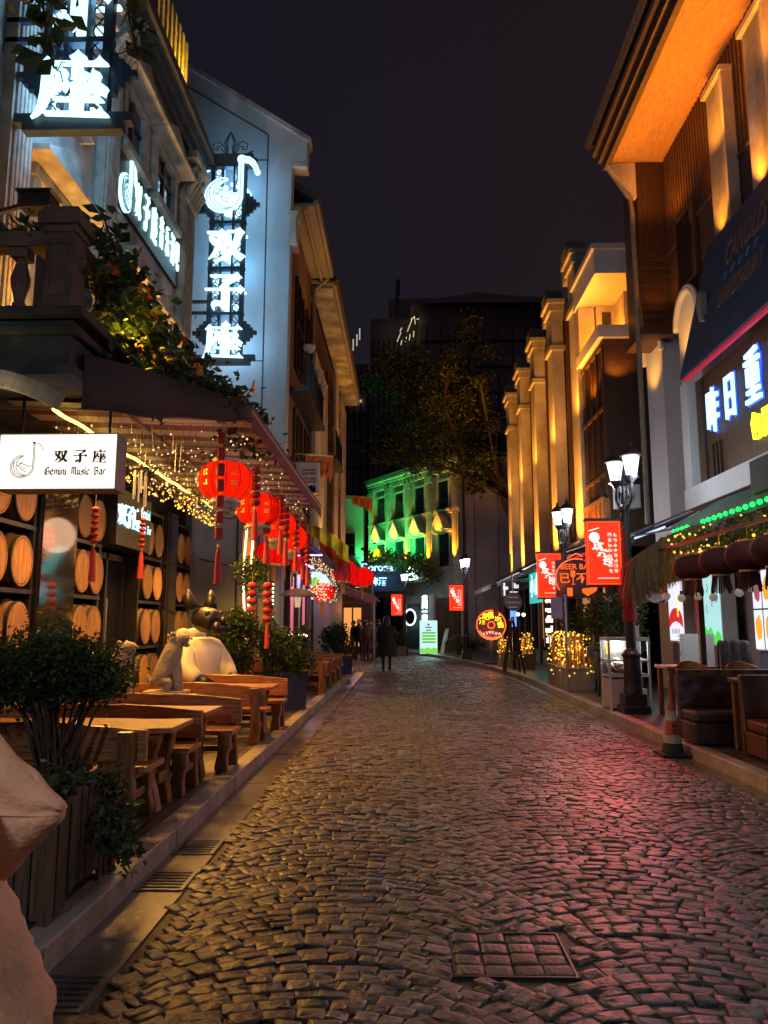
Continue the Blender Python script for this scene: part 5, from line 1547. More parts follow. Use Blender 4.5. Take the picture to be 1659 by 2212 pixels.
def person(lab, loc, rz, h=1.7, coat='cloth_black', trousers='cloth_black', hair='long', long_coat=True, stride=.16, arm=.1, bag=False, group=None, scale_w=1.0):
    t = T('person', lab, 'person', group, loc, rz)
    k = h / 1.7
    J = [(0, 0, .92), (0, .0, 1.12), (0, 0, 1.38), (0, -.01, 1.47), (0, .02, 1.60),
         (.09, 0, .88), (.10, stride * .5, .48), (.10, stride * .4 - .02, .07), (.10, stride * .4 + .14, .035),
         (-.09, 0, .88), (-.10, -stride * .3, .48), (-.10, -stride, .09), (-.10, -stride + .14, .03),
         (.19, 0, 1.38), (.25, -.03, 1.12), (.24, arm, .90), (.23, arm + .06, .80),
         (-.19, 0, 1.38), (-.25, -.03, 1.12), (-.24, arm * .5, .90), (-.23, arm * .5 + .05, .80)]
    E = [(0, 1), (1, 2), (2, 3), (3, 4), (0, 5), (5, 6), (6, 7), (7, 8), (0, 9), (9, 10), (10, 11), (11, 12), (2, 13), (13, 14), (14, 15), (15, 16), (2, 17), (17, 18), (18, 19), (19, 20)]
    rad = [.14, .125, .15, .055, .085, .09, .06, .042, .035, .09, .06, .042, .035, .065, .048, .038, .03, .065, .048, .038, .03]
    J = [tuple(c * k for c in j) for j in J]; rad = [r_ * k for r_ in rad]
    body = skin_body('body', trousers, t, J, E, rad)
    m = MB(); m.ball((0, .02 * k, 1.60 * k), .098 * k, 14, 10, (.82, 1, 1.2)); m.box(-.012 * k, .012 * k, .10 * k, .135 * k, 1.575 * k, 1.61 * k)
    for s in (-1, 1): m.ball((s * .085 * k, .01 * k, 1.60 * k), .022 * k, 6, 5); m.ball((s * .033 * k, .104 * k, 1.625 * k), .011 * k, 6, 4)
    m.box(-.025 * k, .025 * k, .100 * k, .108 * k, 1.535 * k, 1.545 * k)
    m.build('head', 'skin', t, smooth=True)
    m = MB()
    if hair == 'long':
        m.ball((0, -.01 * k, 1.635 * k), .112 * k, 14, 9, (.95, 1.0, 1.0))
        m.lathe([(.108 * k, .02 * k), (.122 * k, -.15 * k), (.115 * k, -.30 * k), (.06 * k, -.36 * k)], (0, -.045 * k, 1.62 * k), 14, 'Z', 1, .72)
    else: m.ball((0, -.012 * k, 1.645 * k), .106 * k, 14, 9, (.92, 1.0, .95))
    m.build('hair', 'hair', t, smooth=True)
    m = MB(); n = 20
    hem = .46 if long_coat else .80
    w = scale_w
    prof = [(.295 * w if long_coat else .21, .215 * w if long_coat else .16, hem), (.275 * w if long_coat else .21, .20 * w if long_coat else .155, hem + .12), (.215 * w, .165 * w, .92), (.195 * w, .150 * w, 1.08), (.215 * w, .155 * w, 1.24), (.215, .14, 1.36), (.13, .10, 1.44), (.075, .075, 1.49)]
    vs = []; fs = []
    for i, (a, b_, z) in enumerate(prof):
        for q in range(n):
            tt = 2 * math.pi * q / n; f_ = 1 + (.05 * math.sin(tt * 5 + i) if i < 3 else 0)
            vs.append((a * f_ * math.cos(tt) * k, b_ * f_ * math.sin(tt) * k, (z + (.02 * math.sin(tt * 3) if i == 0 else 0)) * k))
    for i in range(len(prof) - 1):
        for q in range(n): fs.append((i * n + q, i * n + (q + 1) % n, (i + 1) * n + (q + 1) % n, (i + 1) * n + q))
    m.add(vs, fs); m.build('coat', coat, t, smooth=True)
    for s in (1, -1):
        a_ = arm if s > 0 else arm * .5
        m = MB(); m.tube([(s * .17 * k, 0, 1.39 * k), (s * .215 * k, -.01, 1.33 * k), (s * .265 * k, -.03 * k, 1.12 * k), (s * .25 * k, a_ * .95 * k, .90 * k)], [.075 * k, .085 * k, .07 * k, .058 * k], 10)
        m.build('sleeve', coat, t, smooth=True)
    m = MB()
    for (x, y) in ((.10, stride * .4 + .04), (-.10, -stride + .04)):
        m.lathe([(.04, 0), (.055, .01), (.055, .05), (.03, .10)], (x * k, y * k, .0), 12, 'Z', .8, 1.7)
    m.build('shoes', 'rubber', t, smooth=True)
    if bag:
        m = MB(); m.box(.20 * k, .32 * k, -.16 * k, .12 * k, .62 * k, .84 * k); m.tube([(.26 * k, -.12 * k, .84 * k), (.23 * k, 0, 1.36 * k), (.26 * k, .10 * k, .84 * k)], .010, 5); m.build('bag', 'cloth_grey', t)
    return t


person('woman in a long flared black coat walking away down the middle of the street', (-.57, 25.9, 0), 0, 1.76, 'cloth_black', 'cloth_black', 'long', True, .16, .06, True, scale_w=1.25)
for i, (u, v, y, hh, ct, rz) in enumerate(((775, 1411, 33.5, 1.72, 'cloth_black', 150), (791, 1413, 33.0, 1.66, 'cloth_brown', 200), (806, 1414, 34.5, 1.70, 'cloth_grey', 60), (818, 1412, 35.5, 1.72, 'cloth_black', -30), (763, 1412, 35.5, 1.66, 'cloth_grey', 90))):
    p = PY(u, v, y); person(['standing person in a dark jacket, left of the far group by the purple awning', 'standing person in a brown coat in the far group', 'standing person in a grey coat in the far group beside the patio heater', 'person in dark clothes partly behind the walking woman', 'person in a grey jacket at the shop door behind the far group'][i],
                            (p.x, y, 0), R(rz), hh, ct, 'cloth_grey', 'short' if i != 1 else 'long', i in (2,), .08, .05, group='people standing at the end of the street')
person('man in a black jacket standing among the shrubs beside the terrace', (-2.42, 13.9, KH), R(-70), 1.72, 'cloth_black', 'cloth_black', 'short', False, .05, .12)

# foreground person in the peach coat, at the left picture edge, elbow out, hand in the pocket
pt = T('person', 'person in a quilted peach coat at the left edge, one elbow out', 'person', None, (-1.20, 1.75, 0), R(0))
J = [(0, 0, .92), (0, 0, 1.12), (0, 0, 1.38), (0, 0, 1.47), (0, .02, 1.60), (.09, 0, .88), (.10, .05, .48), (.10, 0, .07), (.10, .14, .035), (-.09, 0, .88), (-.10, 0, .48), (-.10, -.1, .07), (-.10, .04, .035),
     (.15, 0, 1.25), (.33, 0, 1.06), (.22, .08, .95), (-.15, 0, 1.25), (-.33, 0, 1.06), (-.22, .08, .95)]
E_ = [(0, 1), (1, 2), (2, 3), (3, 4), (0, 5), (5, 6), (6, 7), (7, 8), (0, 9), (9, 10), (10, 11), (11, 12), (2, 13), (13, 14), (14, 15), (2, 16), (16, 17), (17, 18)]
skin_body('body', 'cloth_grey', pt, J, E_, [.13, .12, .14, .055, .085, .09, .06, .042, .035, .09, .06, .042, .035, .035, .025, .025, .035, .025, .025], sub=1)
m = MB(); m.ball((0, .02, 1.58), .098, 16, 12, (.82, 1, 1.2)); m.box(-.013, .013, .10, .14, 1.555, 1.595)
for s in (-1, 1): m.ball((s * .085, .01, 1.58), .022, 6, 5); m.ball((s * .033, .104, 1.605), .011, 6, 4)
m.build('head', 'skin', pt, smooth=True)
m = MB(); m.ball((0, -.01, 1.615), .112, 16, 10, (.95, 1, 1)); m.lathe([(.108, .02), (.122, -.15), (.115, -.26), (.06, -.32)], (0, -.045, 1.60), 16, 'Z', 1, .72); m.build('hair', 'hair', pt, smooth=True)
from mathutils import noise as NZ


def folds(vs, amp, axis_scale, seed):
    """push cloth in and out along its own radius: soft diagonal folds and small creases"""
    out = []
    for (p, c_) in vs:
        p = Vector(p); c_ = Vector(c_); d = (p - c_); L = d.length or 1
        q = Vector((p.x * axis_scale[0], p.y * axis_scale[1], p.z * axis_scale[2])) + Vector((seed, 0, 0))
        f_ = NZ.noise(q) * 1.0 + .5 * abs(NZ.noise(q * 2.3)) - .25 + .35 * NZ.noise(q * 5)
        out.append(p + d / L * amp * f_)
    return out


m = MB(); n = 72
kz = [.28, .36, .50, .64, .74, .86, .96, 1.04, 1.14, 1.26, 1.34, 1.41, 1.46]; ka = [.36, .40, .425, .425, .40, .345, .295, .265, .255, .25, .225, .14, .10]; kb = [.27, .29, .30, .30, .29, .26, .235, .21, .20, .19, .165, .125, .10]
zs = np.linspace(.28, 1.46, 64); pr = []
for z in zs:
    a_, b__ = np.interp(z, kz, ka), np.interp(z, kz, kb)
    for q in range(n):
        tt = 2 * math.pi * q / n; pr.append(((a_ * math.cos(tt), b__ * math.sin(tt), z), (0, 0, z + .25 * (z - .9))))
vs = folds(pr, .030, (4.0, 4.0, 6.5), 3)
m.add(vs, [(i * n + q, i * n + (q + 1) % n, (i + 1) * n + (q + 1) % n, (i + 1) * n + q) for i in range(len(zs) - 1) for q in range(n)]); m.build('coat', 'coat', pt, smooth=True)
for s_ in (1, -1):
    # wide sleeve: a padded wedge from shoulder and pocket out to the elbow, folds running to the tip
    N_, nn_ = 34, 56; pr = []
    S_, K_, E1, E2_ = Vector((.15, 0, 1.375)), Vector((.17, .10, .80)), Vector((.462, -.02, 1.112)), Vector((.45, -.01, 1.075))
    for i in range(N_):
        u = i / (N_ - 1); tp, bt = S_.lerp(E1, u), K_.lerp(E2_, u); th = .105 * (1 - u) ** .7 + .012
        for q in range(nn_):
            tt = 2 * math.pi * q / nn_; w_ = (1 - math.cos(tt)) / 2; p = tp.lerp(bt, w_)
            fo = .009 * math.sin(w_ * 11 + 1.5 * NZ.noise(Vector((u * 3, w_ * 3, s_)))) * (1 - u * .6) + .010 * NZ.noise(Vector((p.x * 7, p.z * 7, 3 + s_)))
            y = math.sin(tt) * th
            pr.append(Vector((s_ * p.x, p.y - y + (fo if y < 0 else -fo), p.z + .012 * NZ.noise(Vector((u * 6, tt, 9))))))
    m = MB(); m.add(pr, [(i * nn_ + q, i * nn_ + (q + 1) % nn_, (i + 1) * nn_ + (q + 1) % nn_, (i + 1) * nn_ + q) for i in range(N_ - 1) for q in range(nn_)] + [tuple((N_ - 1) * nn_ + q for q in range(nn_))])
    sl0 = m.build('sleeve', 'coat', pt, smooth=True)
    m = MB(); m.tube([Vector((s_ * p.x, p.y - .104 * (1 - f_) ** .7 - .014, p.z)) for f_ in np.linspace(.02, .97, 18) for p in [S_.lerp(K_, .46).lerp(E1.lerp(E2_, .5), f_)]], .0035, 5); m.build('seam', 'coat', sl0, smooth=True)
m = MB(); m.tube([(.25, -.17, 1.22), (.285, -.21, 1.16), (.30, -.235, 1.08), (.305, -.245, .99), (.325, -.25, .91), (.33, -.25, .88)], [.02, .032, .036, .030, .034, .026], 14)
m.build('scarf_end', 'coat', pt, smooth=True)
m = MB(); m.lathe([(.125, 1.40), (.16, 1.44), (.17, 1.50), (.15, 1.54), (.13, 1.52)], (0, -.03, 0), 24, 'Z', 1, .9); m.build('hood', 'coat', pt, smooth=True)
m = MB()
for (x, y) in ((.10, .06), (-.10, -.04)): m.lathe([(.04, 0), (.055, .01), (.055, .05), (.03, .10)], (x, y, 0), 12, 'Z', .8, 1.7)
m.build('shoes', 'rubber', pt, smooth=True)


# ------------------------------------------------------------------ statues
def beast(lab, loc, rz, k=1.0):
    t = T('stone_statue', lab, 'statue', 'seated stone beasts by the bar door', (loc[0], loc[1], KH), rz)
    ped = MB(); ped.box(-.30, .30, -.24, .24, KH - KH, loc[2] - KH - .01); ped.box(-.34, .34, -.28, .28, 0, .08); ped.build('pedestal', 'statue', t, bev=.012)
    dz = loc[2] - KH
    # faces +x; seated animal: haunches at the back, straight fore legs, head lifted
    J = [(-.12, 0, .34), (.02, 0, .56), (.10, 0, .80), (.14, 0, .98), (.20, 0, 1.10), (.34, 0, 1.08), (.42, 0, 1.06)]
    E2 = [(i, i + 1) for i in range(6)]
    rad = [.23, .23, .23, .18, .15, .11, .085]
    for s in (-1, 1):
        b_ = len(J); J += [(.14, s * .12, .66), (.20, s * .13, .42), (.22, s * .13, .16), (.30, s * .13, .07), (-.06, s * .19, .28), (.10, s * .22, .26), (.02, s * .22, .09), (.16, s * .22, .06)]
        E2 += [(2, b_), (b_, b_ + 1), (b_ + 1, b_ + 2), (b_ + 2, b_ + 3), (0, b_ + 4), (b_ + 4, b_ + 5), (b_ + 5, b_ + 6), (b_ + 6, b_ + 7)]
        rad += [.10, .08, .065, .06, .13, .10, .07, .055]
    b_ = len(J); J += [(-.30, 0, .22), (-.40, 0, .40)]; E2 += [(0, b_), (b_, b_ + 1)]; rad += [.07, .05]
    o = skin_body('body', 'statue', t, [(j[0] * k, j[1] * k, j[2] * k + dz) for j in J], E2, [r_ * k for r_ in rad], sub=2)
    m = MB(); W0 = len(m.v)
    for s in (-1, 1):
        m.tube([(.12 * k, s * .10 * k, 1.16 * k), (.10 * k, s * .15 * k, 1.19 * k), (.05 * k, s * .15 * k, 1.13 * k)], [.045 * k, .04 * k, .015 * k], 8)
        m.ball((.285 * k, s * .072 * k, 1.135 * k), .024 * k, 8, 6)
        m.ball((.45 * k, s * .03 * k, 1.09 * k), .025 * k, 8, 6)
    m.tube([(.30 * k, 0, .99 * k), (.38 * k, 0, .955 * k), (.42 * k, 0, .96 * k)], [.06 * k, .045 * k, .02 * k], 8)
    r_ = random.Random(3)
    for q in range(90):
        a = r_.uniform(-2.6, 2.6); z = r_.uniform(.62, 1.16); rr = .16 if z < .95 else .13
        x = (.08 if z < .9 else .12) - rr * math.cos(a * .55); y = rr * math.sin(a * .8)
        m.ball((x * k, y * k, z * k), .022 * k, 6, 4)
    m.v = [(v[0], v[1], v[2] + dz) for v in m.v]
    m.build('head_details', 'statue', t, smooth=True)
    m = MB(); m.box(-.42 * k, .42 * k, -.30 * k, .30 * k, dz, dz + .045); m.build('plinth', 'statue', t, bev=.01)
    return t


beast('seated sandstone beast with open muzzle in profile behind the second bench', (-2.62, 8.62, .74), R(6), .56)
beast('seated sandstone beast half hidden behind the potted shrub', (-3.12, 8.45, .70), R(-12), .52)
t = T('dog_statue', 'glossy figure with a black bulldog head and cream hooded top sitting by the gable wall', 'statue', None, (-2.98, 11.2, KH - .05), R(-35))
J = [(-.05, 0, .52), (-.02, 0, .80), (.05, 0, 1.08), (.10, 0, 1.26)]
E2 = [(0, 1), (1, 2), (2, 3)]; rad = [.28, .32, .29, .20]
for s in (-1, 1):
    b_ = len(J); J += [(.06, s * .27, 1.08), (.20, s * .37, .80), (.42, s * .30, .66), (.20, s * .20, .50), (.52, s * .22, .50), (.58, s * .22, .22)]
    E2 += [(2, b_), (b_, b_ + 1), (b_ + 1, b_ + 2), (0, b_ + 3), (b_ + 3, b_ + 4), (b_ + 4, b_ + 5)]; rad += [.17, .15, .11, .17, .15, .12]
skin_body('body', 'gloss', t, J, E2, rad, sub=2)
J = [(.06, 0, 1.34), (.12, 0, 1.52), (.32, 0, 1.47), (.42, 0, 1.43)]; E2 = [(0, 1), (1, 2), (2, 3)]; rad = [.17, .255, .20, .15]
skin_body('head', 'glossblack', t, J, E2, rad, sub=2)
m = MB()
for s in (-1, 1):
    m.tube([(.06, s * .16, 1.64), (.02, s * .21, 1.80), (.00, s * .22, 1.93)], [.10, .085, .02], 10)
    m.ball((.34, s * .12, 1.58), .045, 10, 7); m.ball((.48, s * .07, 1.38), .085, 10, 7)
m.ball((.53, 0, 1.48), .05, 10, 7)
m.build('ears_and_muzzle', 'glossblack', t, smooth=True)
m = MB(); m.tube([(-.10, -.24, 1.30), (-.20, -.12, 1.28), (-.23, 0, 1.24), (-.20, .12, 1.28), (-.10, .24, 1.30)], [.06, .10, .12, .10, .06], 12); m.build('hood', 'gloss', t, smooth=True)
for s in (-1, 1):
    m = MB(); m.tube([(.42, s * .30, .66), (.52, s * .26, .63), (.60, s * .22, .62)], [.10, .085, .05], 10)
    for q in range(4): m.tube([(.58, s * (.19 + .025 * q), .64), (.65, s * (.18 + .025 * q), .62), (.67, s * (.18 + .025 * q), .57)], .018, 6)
    m.build('hand', 'glossblack', t, smooth=True)
    m = MB(); m.tube([(.52, s * .22, .10), (.62, s * .22, .09), (.78, s * .22, .06), (.84, s * .22, .05)], [.10, .10, .085, .05], 10); m.box(.46, .86, s * .22 - .10, s * .22 + .10, -.0, .035); so = m.build('shoe', 'whiteplastic', t, smooth=False)
    m = MB()
    for q in range(3): m.box(.58 + q * .06, .60 + q * .06, s * .22 - .107, s * .22 + .107, .04, .15)
    m.build('stripes', 'ink', so)
m = MB(); m.box(-.35, .38, -.36, .36, 0, .30); m.build('seat_block', 'woodleg', t, bev=.02)

# patio heater
t = T('patio_heater', 'black patio heater with a wide round reflector beside the far terrace', 'heater', None, (-2.13, 15.5, KH))
m = MB(); m.lathe([(.22, 0), (.22, .03), (.08, .06), (.08, .5), (.03, .52), (.028, 1.72)], n=16); m.build('post', 'black', t)
m = MB(); m.lathe([(.055, 1.72), (.06, 1.80), (.075, 1.92)], n=16); m.build('burner', 'e_win', t)
m = MB(); m.lathe([(.40, 1.94), (.41, 1.95), (.22, 2.06), (.05, 2.10), (.001, 2.10)], n=28); m.build('reflector', 'steel', t)

# shop below the gable: pink lit glazing, string light curtain, round bright screen, blue awnings
sh = T('glazed_shop', 'pink lit glazed shop front with white panel doors beyond the dog statue', 'shop front', None, (-2.9, 18.8, KH))
m = MB(); m.box(-2.58, -2.50, 16.9, 21.5, 3.0, 3.4); m.box(-2.58, -2.52, 16.9, 21.5, KH, .5)
for y in (16.9, 17.9, 18.9, 19.9, 20.7, 21.4): m.box(-2.585, -2.49, y, y + .12, KH, 3.0)
m.build('frame', 'darkwood', sh, True)
m = MB(); m.box(-2.585, -2.56, 16.95, 21.4, .5, 3.0); m.build('glass', 'glass', sh, True)
m = MB(); m.box(-2.545, -2.53, 17.1, 17.75, 1.0, 2.6); m.box(-2.545, -2.53, 19.1, 19.8, 1.5, 2.5); m.build('lit_poster', em('pink_lit', (1.0, .22, .30), .5), sh, True)
m = MB(); m.box(-2.54, -2.52, 18.05, 18.8, .6, 2.7); m.build('menu_panel', 'whiteplastic', sh, True)
t = T('corner_post', 'timber corner post wrapped with white light strips at the end of the bar awning', 'post', None, (-3.0, 14.9, KH))
m = MB(); m.box(-.12, .12, -.12, .12, 0, 3.6); m.build('post', 'woodleg', t)
m = MB()
for x in (-.05, .06): m.tube([(x + .03 * math.sin(z * 2.2 + x * 9), -.135, z) for z in np.arange(.95, 3.3, .1)], .018, 6)
m.build('light_strips', em('strip_light', (1.0, .86, .45), 5), t)
light('strip_lamp', 'POINT', (-2.8, 14.6, 2.2), (1.0, .72, .3), 6, t, size=.2)
t = T('round_screen', 'bright round blue-white shop screen behind the fairy lights', 'shop sign', None, (-2.3, 20.9, 2.5))
p = PY(681, 1265, 20.9)
m = MB(); m.lathe([(.001, -.03), (.40, -.03), (.40, .03), (.001, .03)], p, 24, 'Y', 1, .95); m.build('screen', em('screen_glow', (.35, .75, 1.0), 1.8), t, True)
m = MB(); m.box(p.x - .12, p.x + .12, p.y - .045, p.y - .04, p.z - .02, p.z + .22); m.build('picture', 'e_lime2', t, True)
m = MB(); m.bar((p.x, p.y + .02, p.z + .38), (p.x, p.y + .02, p.z + .85), .03); m.build('hanger', 'black', t, True)
t = T('light_curtain', 'curtain of tiny white fairy lights under the blue awning', 'fairy lights', None, (-2.3, 19, 2.4))
m = MB(); w = MB(); r = random.Random(77)
for k in range(44):
    y = 16.2 + k * .13; x = -1.95 + .08 * math.sin(k); w.bar((x, y, 3.0), (x, y, 2.0 + .3 * math.sin(k * 1.7)), .003)
    for j in range(9): m.ball((x + r.gauss(0, .03), y + r.gauss(0, .03), r.uniform(2.1, 3.0)), .014, 5, 4)
w.build('wire', 'steel', t, True); m.build('bulbs', 'e_fairyw', t, True)
t = T('light_sill', 'row of white bulbs along a sill beside the patio heater', 'fairy lights', None, (-2.45, 16.5, 1.5))
m = MB(); w = MB()
m.ball((-2.75, 16.2, 1.28), .022, 6, 4)
w.tube([(-2.75, 16.22, 2.35), (-2.75, 16.22, 1.28), (-2.0, 16.22, 1.28)], .006, 4)
b0 = m.build('bulb', em('sill_bulb', (1.0, .82, .45), 4, False), t, True)
for k in range(1, 25):
    o = b0.copy(); COL.objects.link(o); o.location = (k * .06, 0, .02 * (k % 2)) if k < 13 else (0, 0, .05 + (k - 12) * .085)
w.build('wire', 'black', t, True)
aw = T('shop_awning', 'navy shop awning beyond the red striped one', 'awning', None, (-2.2, 18.9, 3.0))
m = MB(); m.sheet((-2.6, 16.6, 3.55), (-1.75, 16.6, 3.05), (-1.75, 22.0, 3.05), (-2.6, 22.0, 3.55), .02); m.build('canopy', 'bluecanvas', aw, True)
m = MB(); m.sheet((-1.745, 16.6, 2.86), (-1.745, 22.0, 2.86), (-1.745, 22.0, 3.06), (-1.745, 16.6, 3.06), .01); m.build('valance', 'bluecanvas', aw, True)
m = MB(); m.box(-2.5, -1.8, 17.0, 17.03, 3.02, 3.05); m.box(-2.5, -2.46, 17.0, 21.5, 3.02, 3.05); m.build('light_strip', em('violet_strip', (.45, .35, 1.0), 4), aw, True)
aw = T('purple_awning', 'purple lit canvas awning by the far group of people', 'awning', None, (-1.9, 28, 2.4))
m = MB(); m.sheet((-2.5, 25.6, 2.95), (-.95, 26.4, 2.42), (-.95, 31.5, 2.42), (-2.5, 31.5, 2.95), .02); m.build('canopy', 'purplecanvas', aw, True)
m = MB(); 
for k in range(12): m.sheet((-2.5 + k * .13, 25.58 + k * .065, 2.70 - k * .044 - .03 * (k % 2)), (-2.5 + (k + 1) * .13, 25.58 + (k + 1) * .065, 2.66 - k * .044), (-2.5 + (k + 1) * .13, 25.58 + (k + 1) * .065, 2.92 - k * .044), (-2.5 + k * .13, 25.58 + k * .065, 2.96 - k * .044), .01)
m.build('valance', 'purplecanvas', aw, True)
m = MB(); m.bar((-2.5, 25.6, 2.95), (-.95, 26.4, 2.44), .04); m.bar((-1.0, 26.4, .0), (-1.0, 26.4, 2.44), .05); m.build('frame', 'steel', aw, True)
light('awning_lamp', 'POINT', (-1.7, 26.9, 2.2), (.75, .5, 1.0), 22, aw, size=.1)
light('shop_lamp', 'POINT', (-2.2, 18.6, 2.6), (.55, .5, 1.0), 12, sh, size=.1)
light('shop_lamp', 'POINT', (-2.35, 17.4, 2.2), (1.0, .25, .4), 6, sh, size=.1)
light('shop_lamp', 'POINT', (-1.75, 33.5, 2.2), (1.0, .35, .12), 40, sh, size=.1)
pb = T('poster_board', 'pale poster board with pink print hung on a timber frame above the awning', 'poster board', None, (-1.9, 17.3, 4.8))
a, b_ = PY(640, 1000, 16.9), PY(690, 1068, 16.9)
m = MB(); m.box(a.x, b_.x, 16.88, 16.95, b_.z, a.z); m.build('board', 'white2', pb, True, bev=.01)
m = MB()
for i in range(4):
    for j in range(6): scribble(m, .055, (a.x + .17 + j * .052, 16.878, a.z - .17 - i * .075 - .04 * (i > 1)), (1, 0, 0), (0, 0, 1), .003, i * 7 + j, .2, 5)
m.build('print', 'redcloth', pb, True)
m = MB(); r = random.Random(5)
for k in range(26): m.box(*(lambda x: (x, x + .06))(a.x + r.uniform(.08, .40)), 16.874, 16.878, b_.z + .05, b_.z + .09 + r.random() * .12)
m.build('picture', 'printgrey', pb, True)
m = MB(); m.bar((a.x - .9, 17.0, a.z + .02), (b_.x + .05, 17.0, a.z + .02), .05); m.bar((a.x - .9, 17.0, b_.z), (b_.x, 17.0, b_.z), .05); m.build('bracket', 'woodleg', pb, True)
for i, (u0, u1, v, y, dz) in enumerate(((610, 720, 978, 18.2, 1.0), (722, 805, 1068, 26.0, .8), (645, 752, 1128, 18.6, 0))):
    if i < 2:
        a = PY(u0, v, y); e_ = PY(u1, v + 8, y)
        t = T('pennant', ['ragged orange pennant on a pole above the poster board', 'ragged orange pennant on a pole left of the green lit house'][i], 'pennant', 'ragged orange pennants', a)
        m = MB(); m.bar(a, e_, .03); m.build('pole', 'gold', t, True)
        m = MB(); n = 12; r = random.Random(i)
        vs = []; 
        s0 = a.lerp(e_, .45)
        for k in range(n + 1):
            f_ = k / n; x = s0.lerp(e_, f_); vs += [x, x + Vector((.02 * math.sin(k), .06 * math.sin(k * 1.3), -(.35 + .35 * f_) * (dz) * (1 if k % 2 else .72)))]
        m.add(vs, [(2 * k, 2 * k + 2, 2 * k + 3, 2 * k + 1) for k in range(n)]); o = m.build('cloth', 'orangecloth', t, True); so = o.modifiers.new('thick', 'SOLIDIFY'); so.thickness = .01
        m = MB()
        for k in range(3): m.tube([vs[4 + k * 6] + Vector((0, -.02, -.15)), vs[8 + k * 6] + Vector((0, -.03, -.25)), vs[7 + k * 6] + Vector((0, -.02, .1))], .012, 4)
        m.build('painted_marks', 'ink', t, True)
        light('pennant_lamp', 'POINT', (e_.x - .2, e_.y - .5, e_.z - 1.3), AMBER, 14, t, size=.05)
t = T('dragon_banner', 'yellow and red ragged cloth banner with a fringed edge above the navy awning', 'banner', None, PY(700, 1150, 19.5))
m = MB(); a = PY(672, 1132, 19.5); e_ = PY(752, 1180, 19.5); n = 16; vs = []
for k in range(n + 1):
    f_ = k / n; x = a.lerp(e_, f_) + Vector((0, .08 * math.sin(k * 1.2), .06 * math.sin(f_ * 3.1))); vs += [x, x + Vector((0, .04, -.30 - .18 * f_ + .04 * math.sin(k * .9)))]
m.add(vs, [(2 * k, 2 * k + 2, 2 * k + 3, 2 * k + 1) for k in range(n)]); o = m.build('cloth', mat('banner_yellow', (.55, .45, .05), .7, .6, 3), t, True); so = o.modifiers.new('thick', 'SOLIDIFY'); so.thickness = .01
m = MB()
for k in range(4, n + 1): q = vs[2 * k + 1]; m.tube([q, q + Vector((.05, -.05, -.25)), q + Vector((0, -.05, -.55 - .1 * (k % 3)))], [.04, .035, .01], 5)
m.build('fringe', 'redcloth', t, True)
light('banner_lamp', 'POINT', (e_.x + .1, e_.y - .6, e_.z + .2), (.8, 1.0, .15), 5, t, size=.05)


# ================================================================== street lamps with red light boxes
M['e_redbox'] = em('red_box', (1.0, .0085, .001), 4.0)
M['e_redrim'] = em('red_box_rim', (1.0, .06, .004), 3.0)


def red_box(lab, p, seed, w=.54, h=1.02):
    t = T('red_lightbox', lab, 'lightbox sign', 'red lightboxes on the street lamps', p)
    m = MB(); m.box(-w / 2, w / 2, -.06, .06, 0, h); m.build('panel', 'e_redbox', t, bev=.008)
    m = MB()
    for yy in (-.066, .066):
        m.bar((-w / 2 + .012, yy, .012), (-w / 2 + .012, yy, h - .012), .010); m.bar((w / 2 - .012, yy, .012), (w / 2 - .012, yy, h - .012), .010)
        m.bar((-w / 2 + .012, yy, .012), (w / 2 - .012, yy, .012), .010); m.bar((-w / 2 + .012, yy, h - .012), (w / 2 - .012, yy, h - .012), .010)
    m.build('rim', 'e_redrim', t)
    m = MB(); m.box(-w / 2 - .02, w / 2 + .02, -.075, .075, h, h + .05); m.box(-w / 2 - .01, w / 2 + .01, -.07, .07, -.04, -.001); m.bar((w / 2, 0, h - .1), (w / 2 + .13, 0, h - .1), .04); m.bar((w / 2, 0, .12), (w / 2 + .13, 0, .12), .04); m.build('frame', 'black', t)
    for sgn in (-1, 1):
        ux = (-sgn * 1, 0, 0); ux = (1, 0, 0) if sgn < 0 else (-1, 0, 0); y = sgn * .0605; o = lambda a, b_: ((a if sgn < 0 else -a), y, b_)
        m = MB()
        oc = [(.085 * math.cos(a), .085 * math.sin(a)) for a in np.linspace(0, 6.283, 11)[:-1]]
        m.prism(oc, o(-.15, .76), ux, (0, 0, 1), .004)
        m.prism([(-.12, 0), (.05, .05), (.05, .065), (-.12, .016)], o(-.12, .855), ux, (0, 0, 1), .004)
        m.prism([(-.012, 0), (.012, 0), (.004, -.12), (-.004, -.12)], o(-.15, .68), ux, (0, 0, 1), .004)
        for i, (ch, a, b_) in enumerate((('浮', -.10, .60), ('茶', -.03, .49), ('谷', .05, .37))):
            u2 = Vector(ux) * math.cos(-.35) + Vector((0, 0, 1)) * math.sin(-.35); v2 = Vector((0, 0, 1)) * math.cos(-.35) - Vector(ux) * math.sin(-.35)
            m.text(ch, .17, Vector(o(a, b_)) + Vector((0, sgn * .003, 0)), u2, v2, .004, bold=.02)
        m.build('emblem', 'e_white', t)
        m = MB()
        for c_ in range(2):
            for k in range(8):
                if k == 3 and c_ == 0 and False: continue
                q = Vector(o(.095 + c_ * .085, .80 - k * .083))
                scribble(m, .062, q, ux, (0, 0, 1), .003, seed + k + c_ * 11, .22, 6)
        m.prism([(-.17, -.008), (.17, -.008), (.17, .010), (-.17, .010)], o(.05, .10), ux, (0, 0, 1), .003)
        m.build('small_print', 'e_pink', t)
    return t


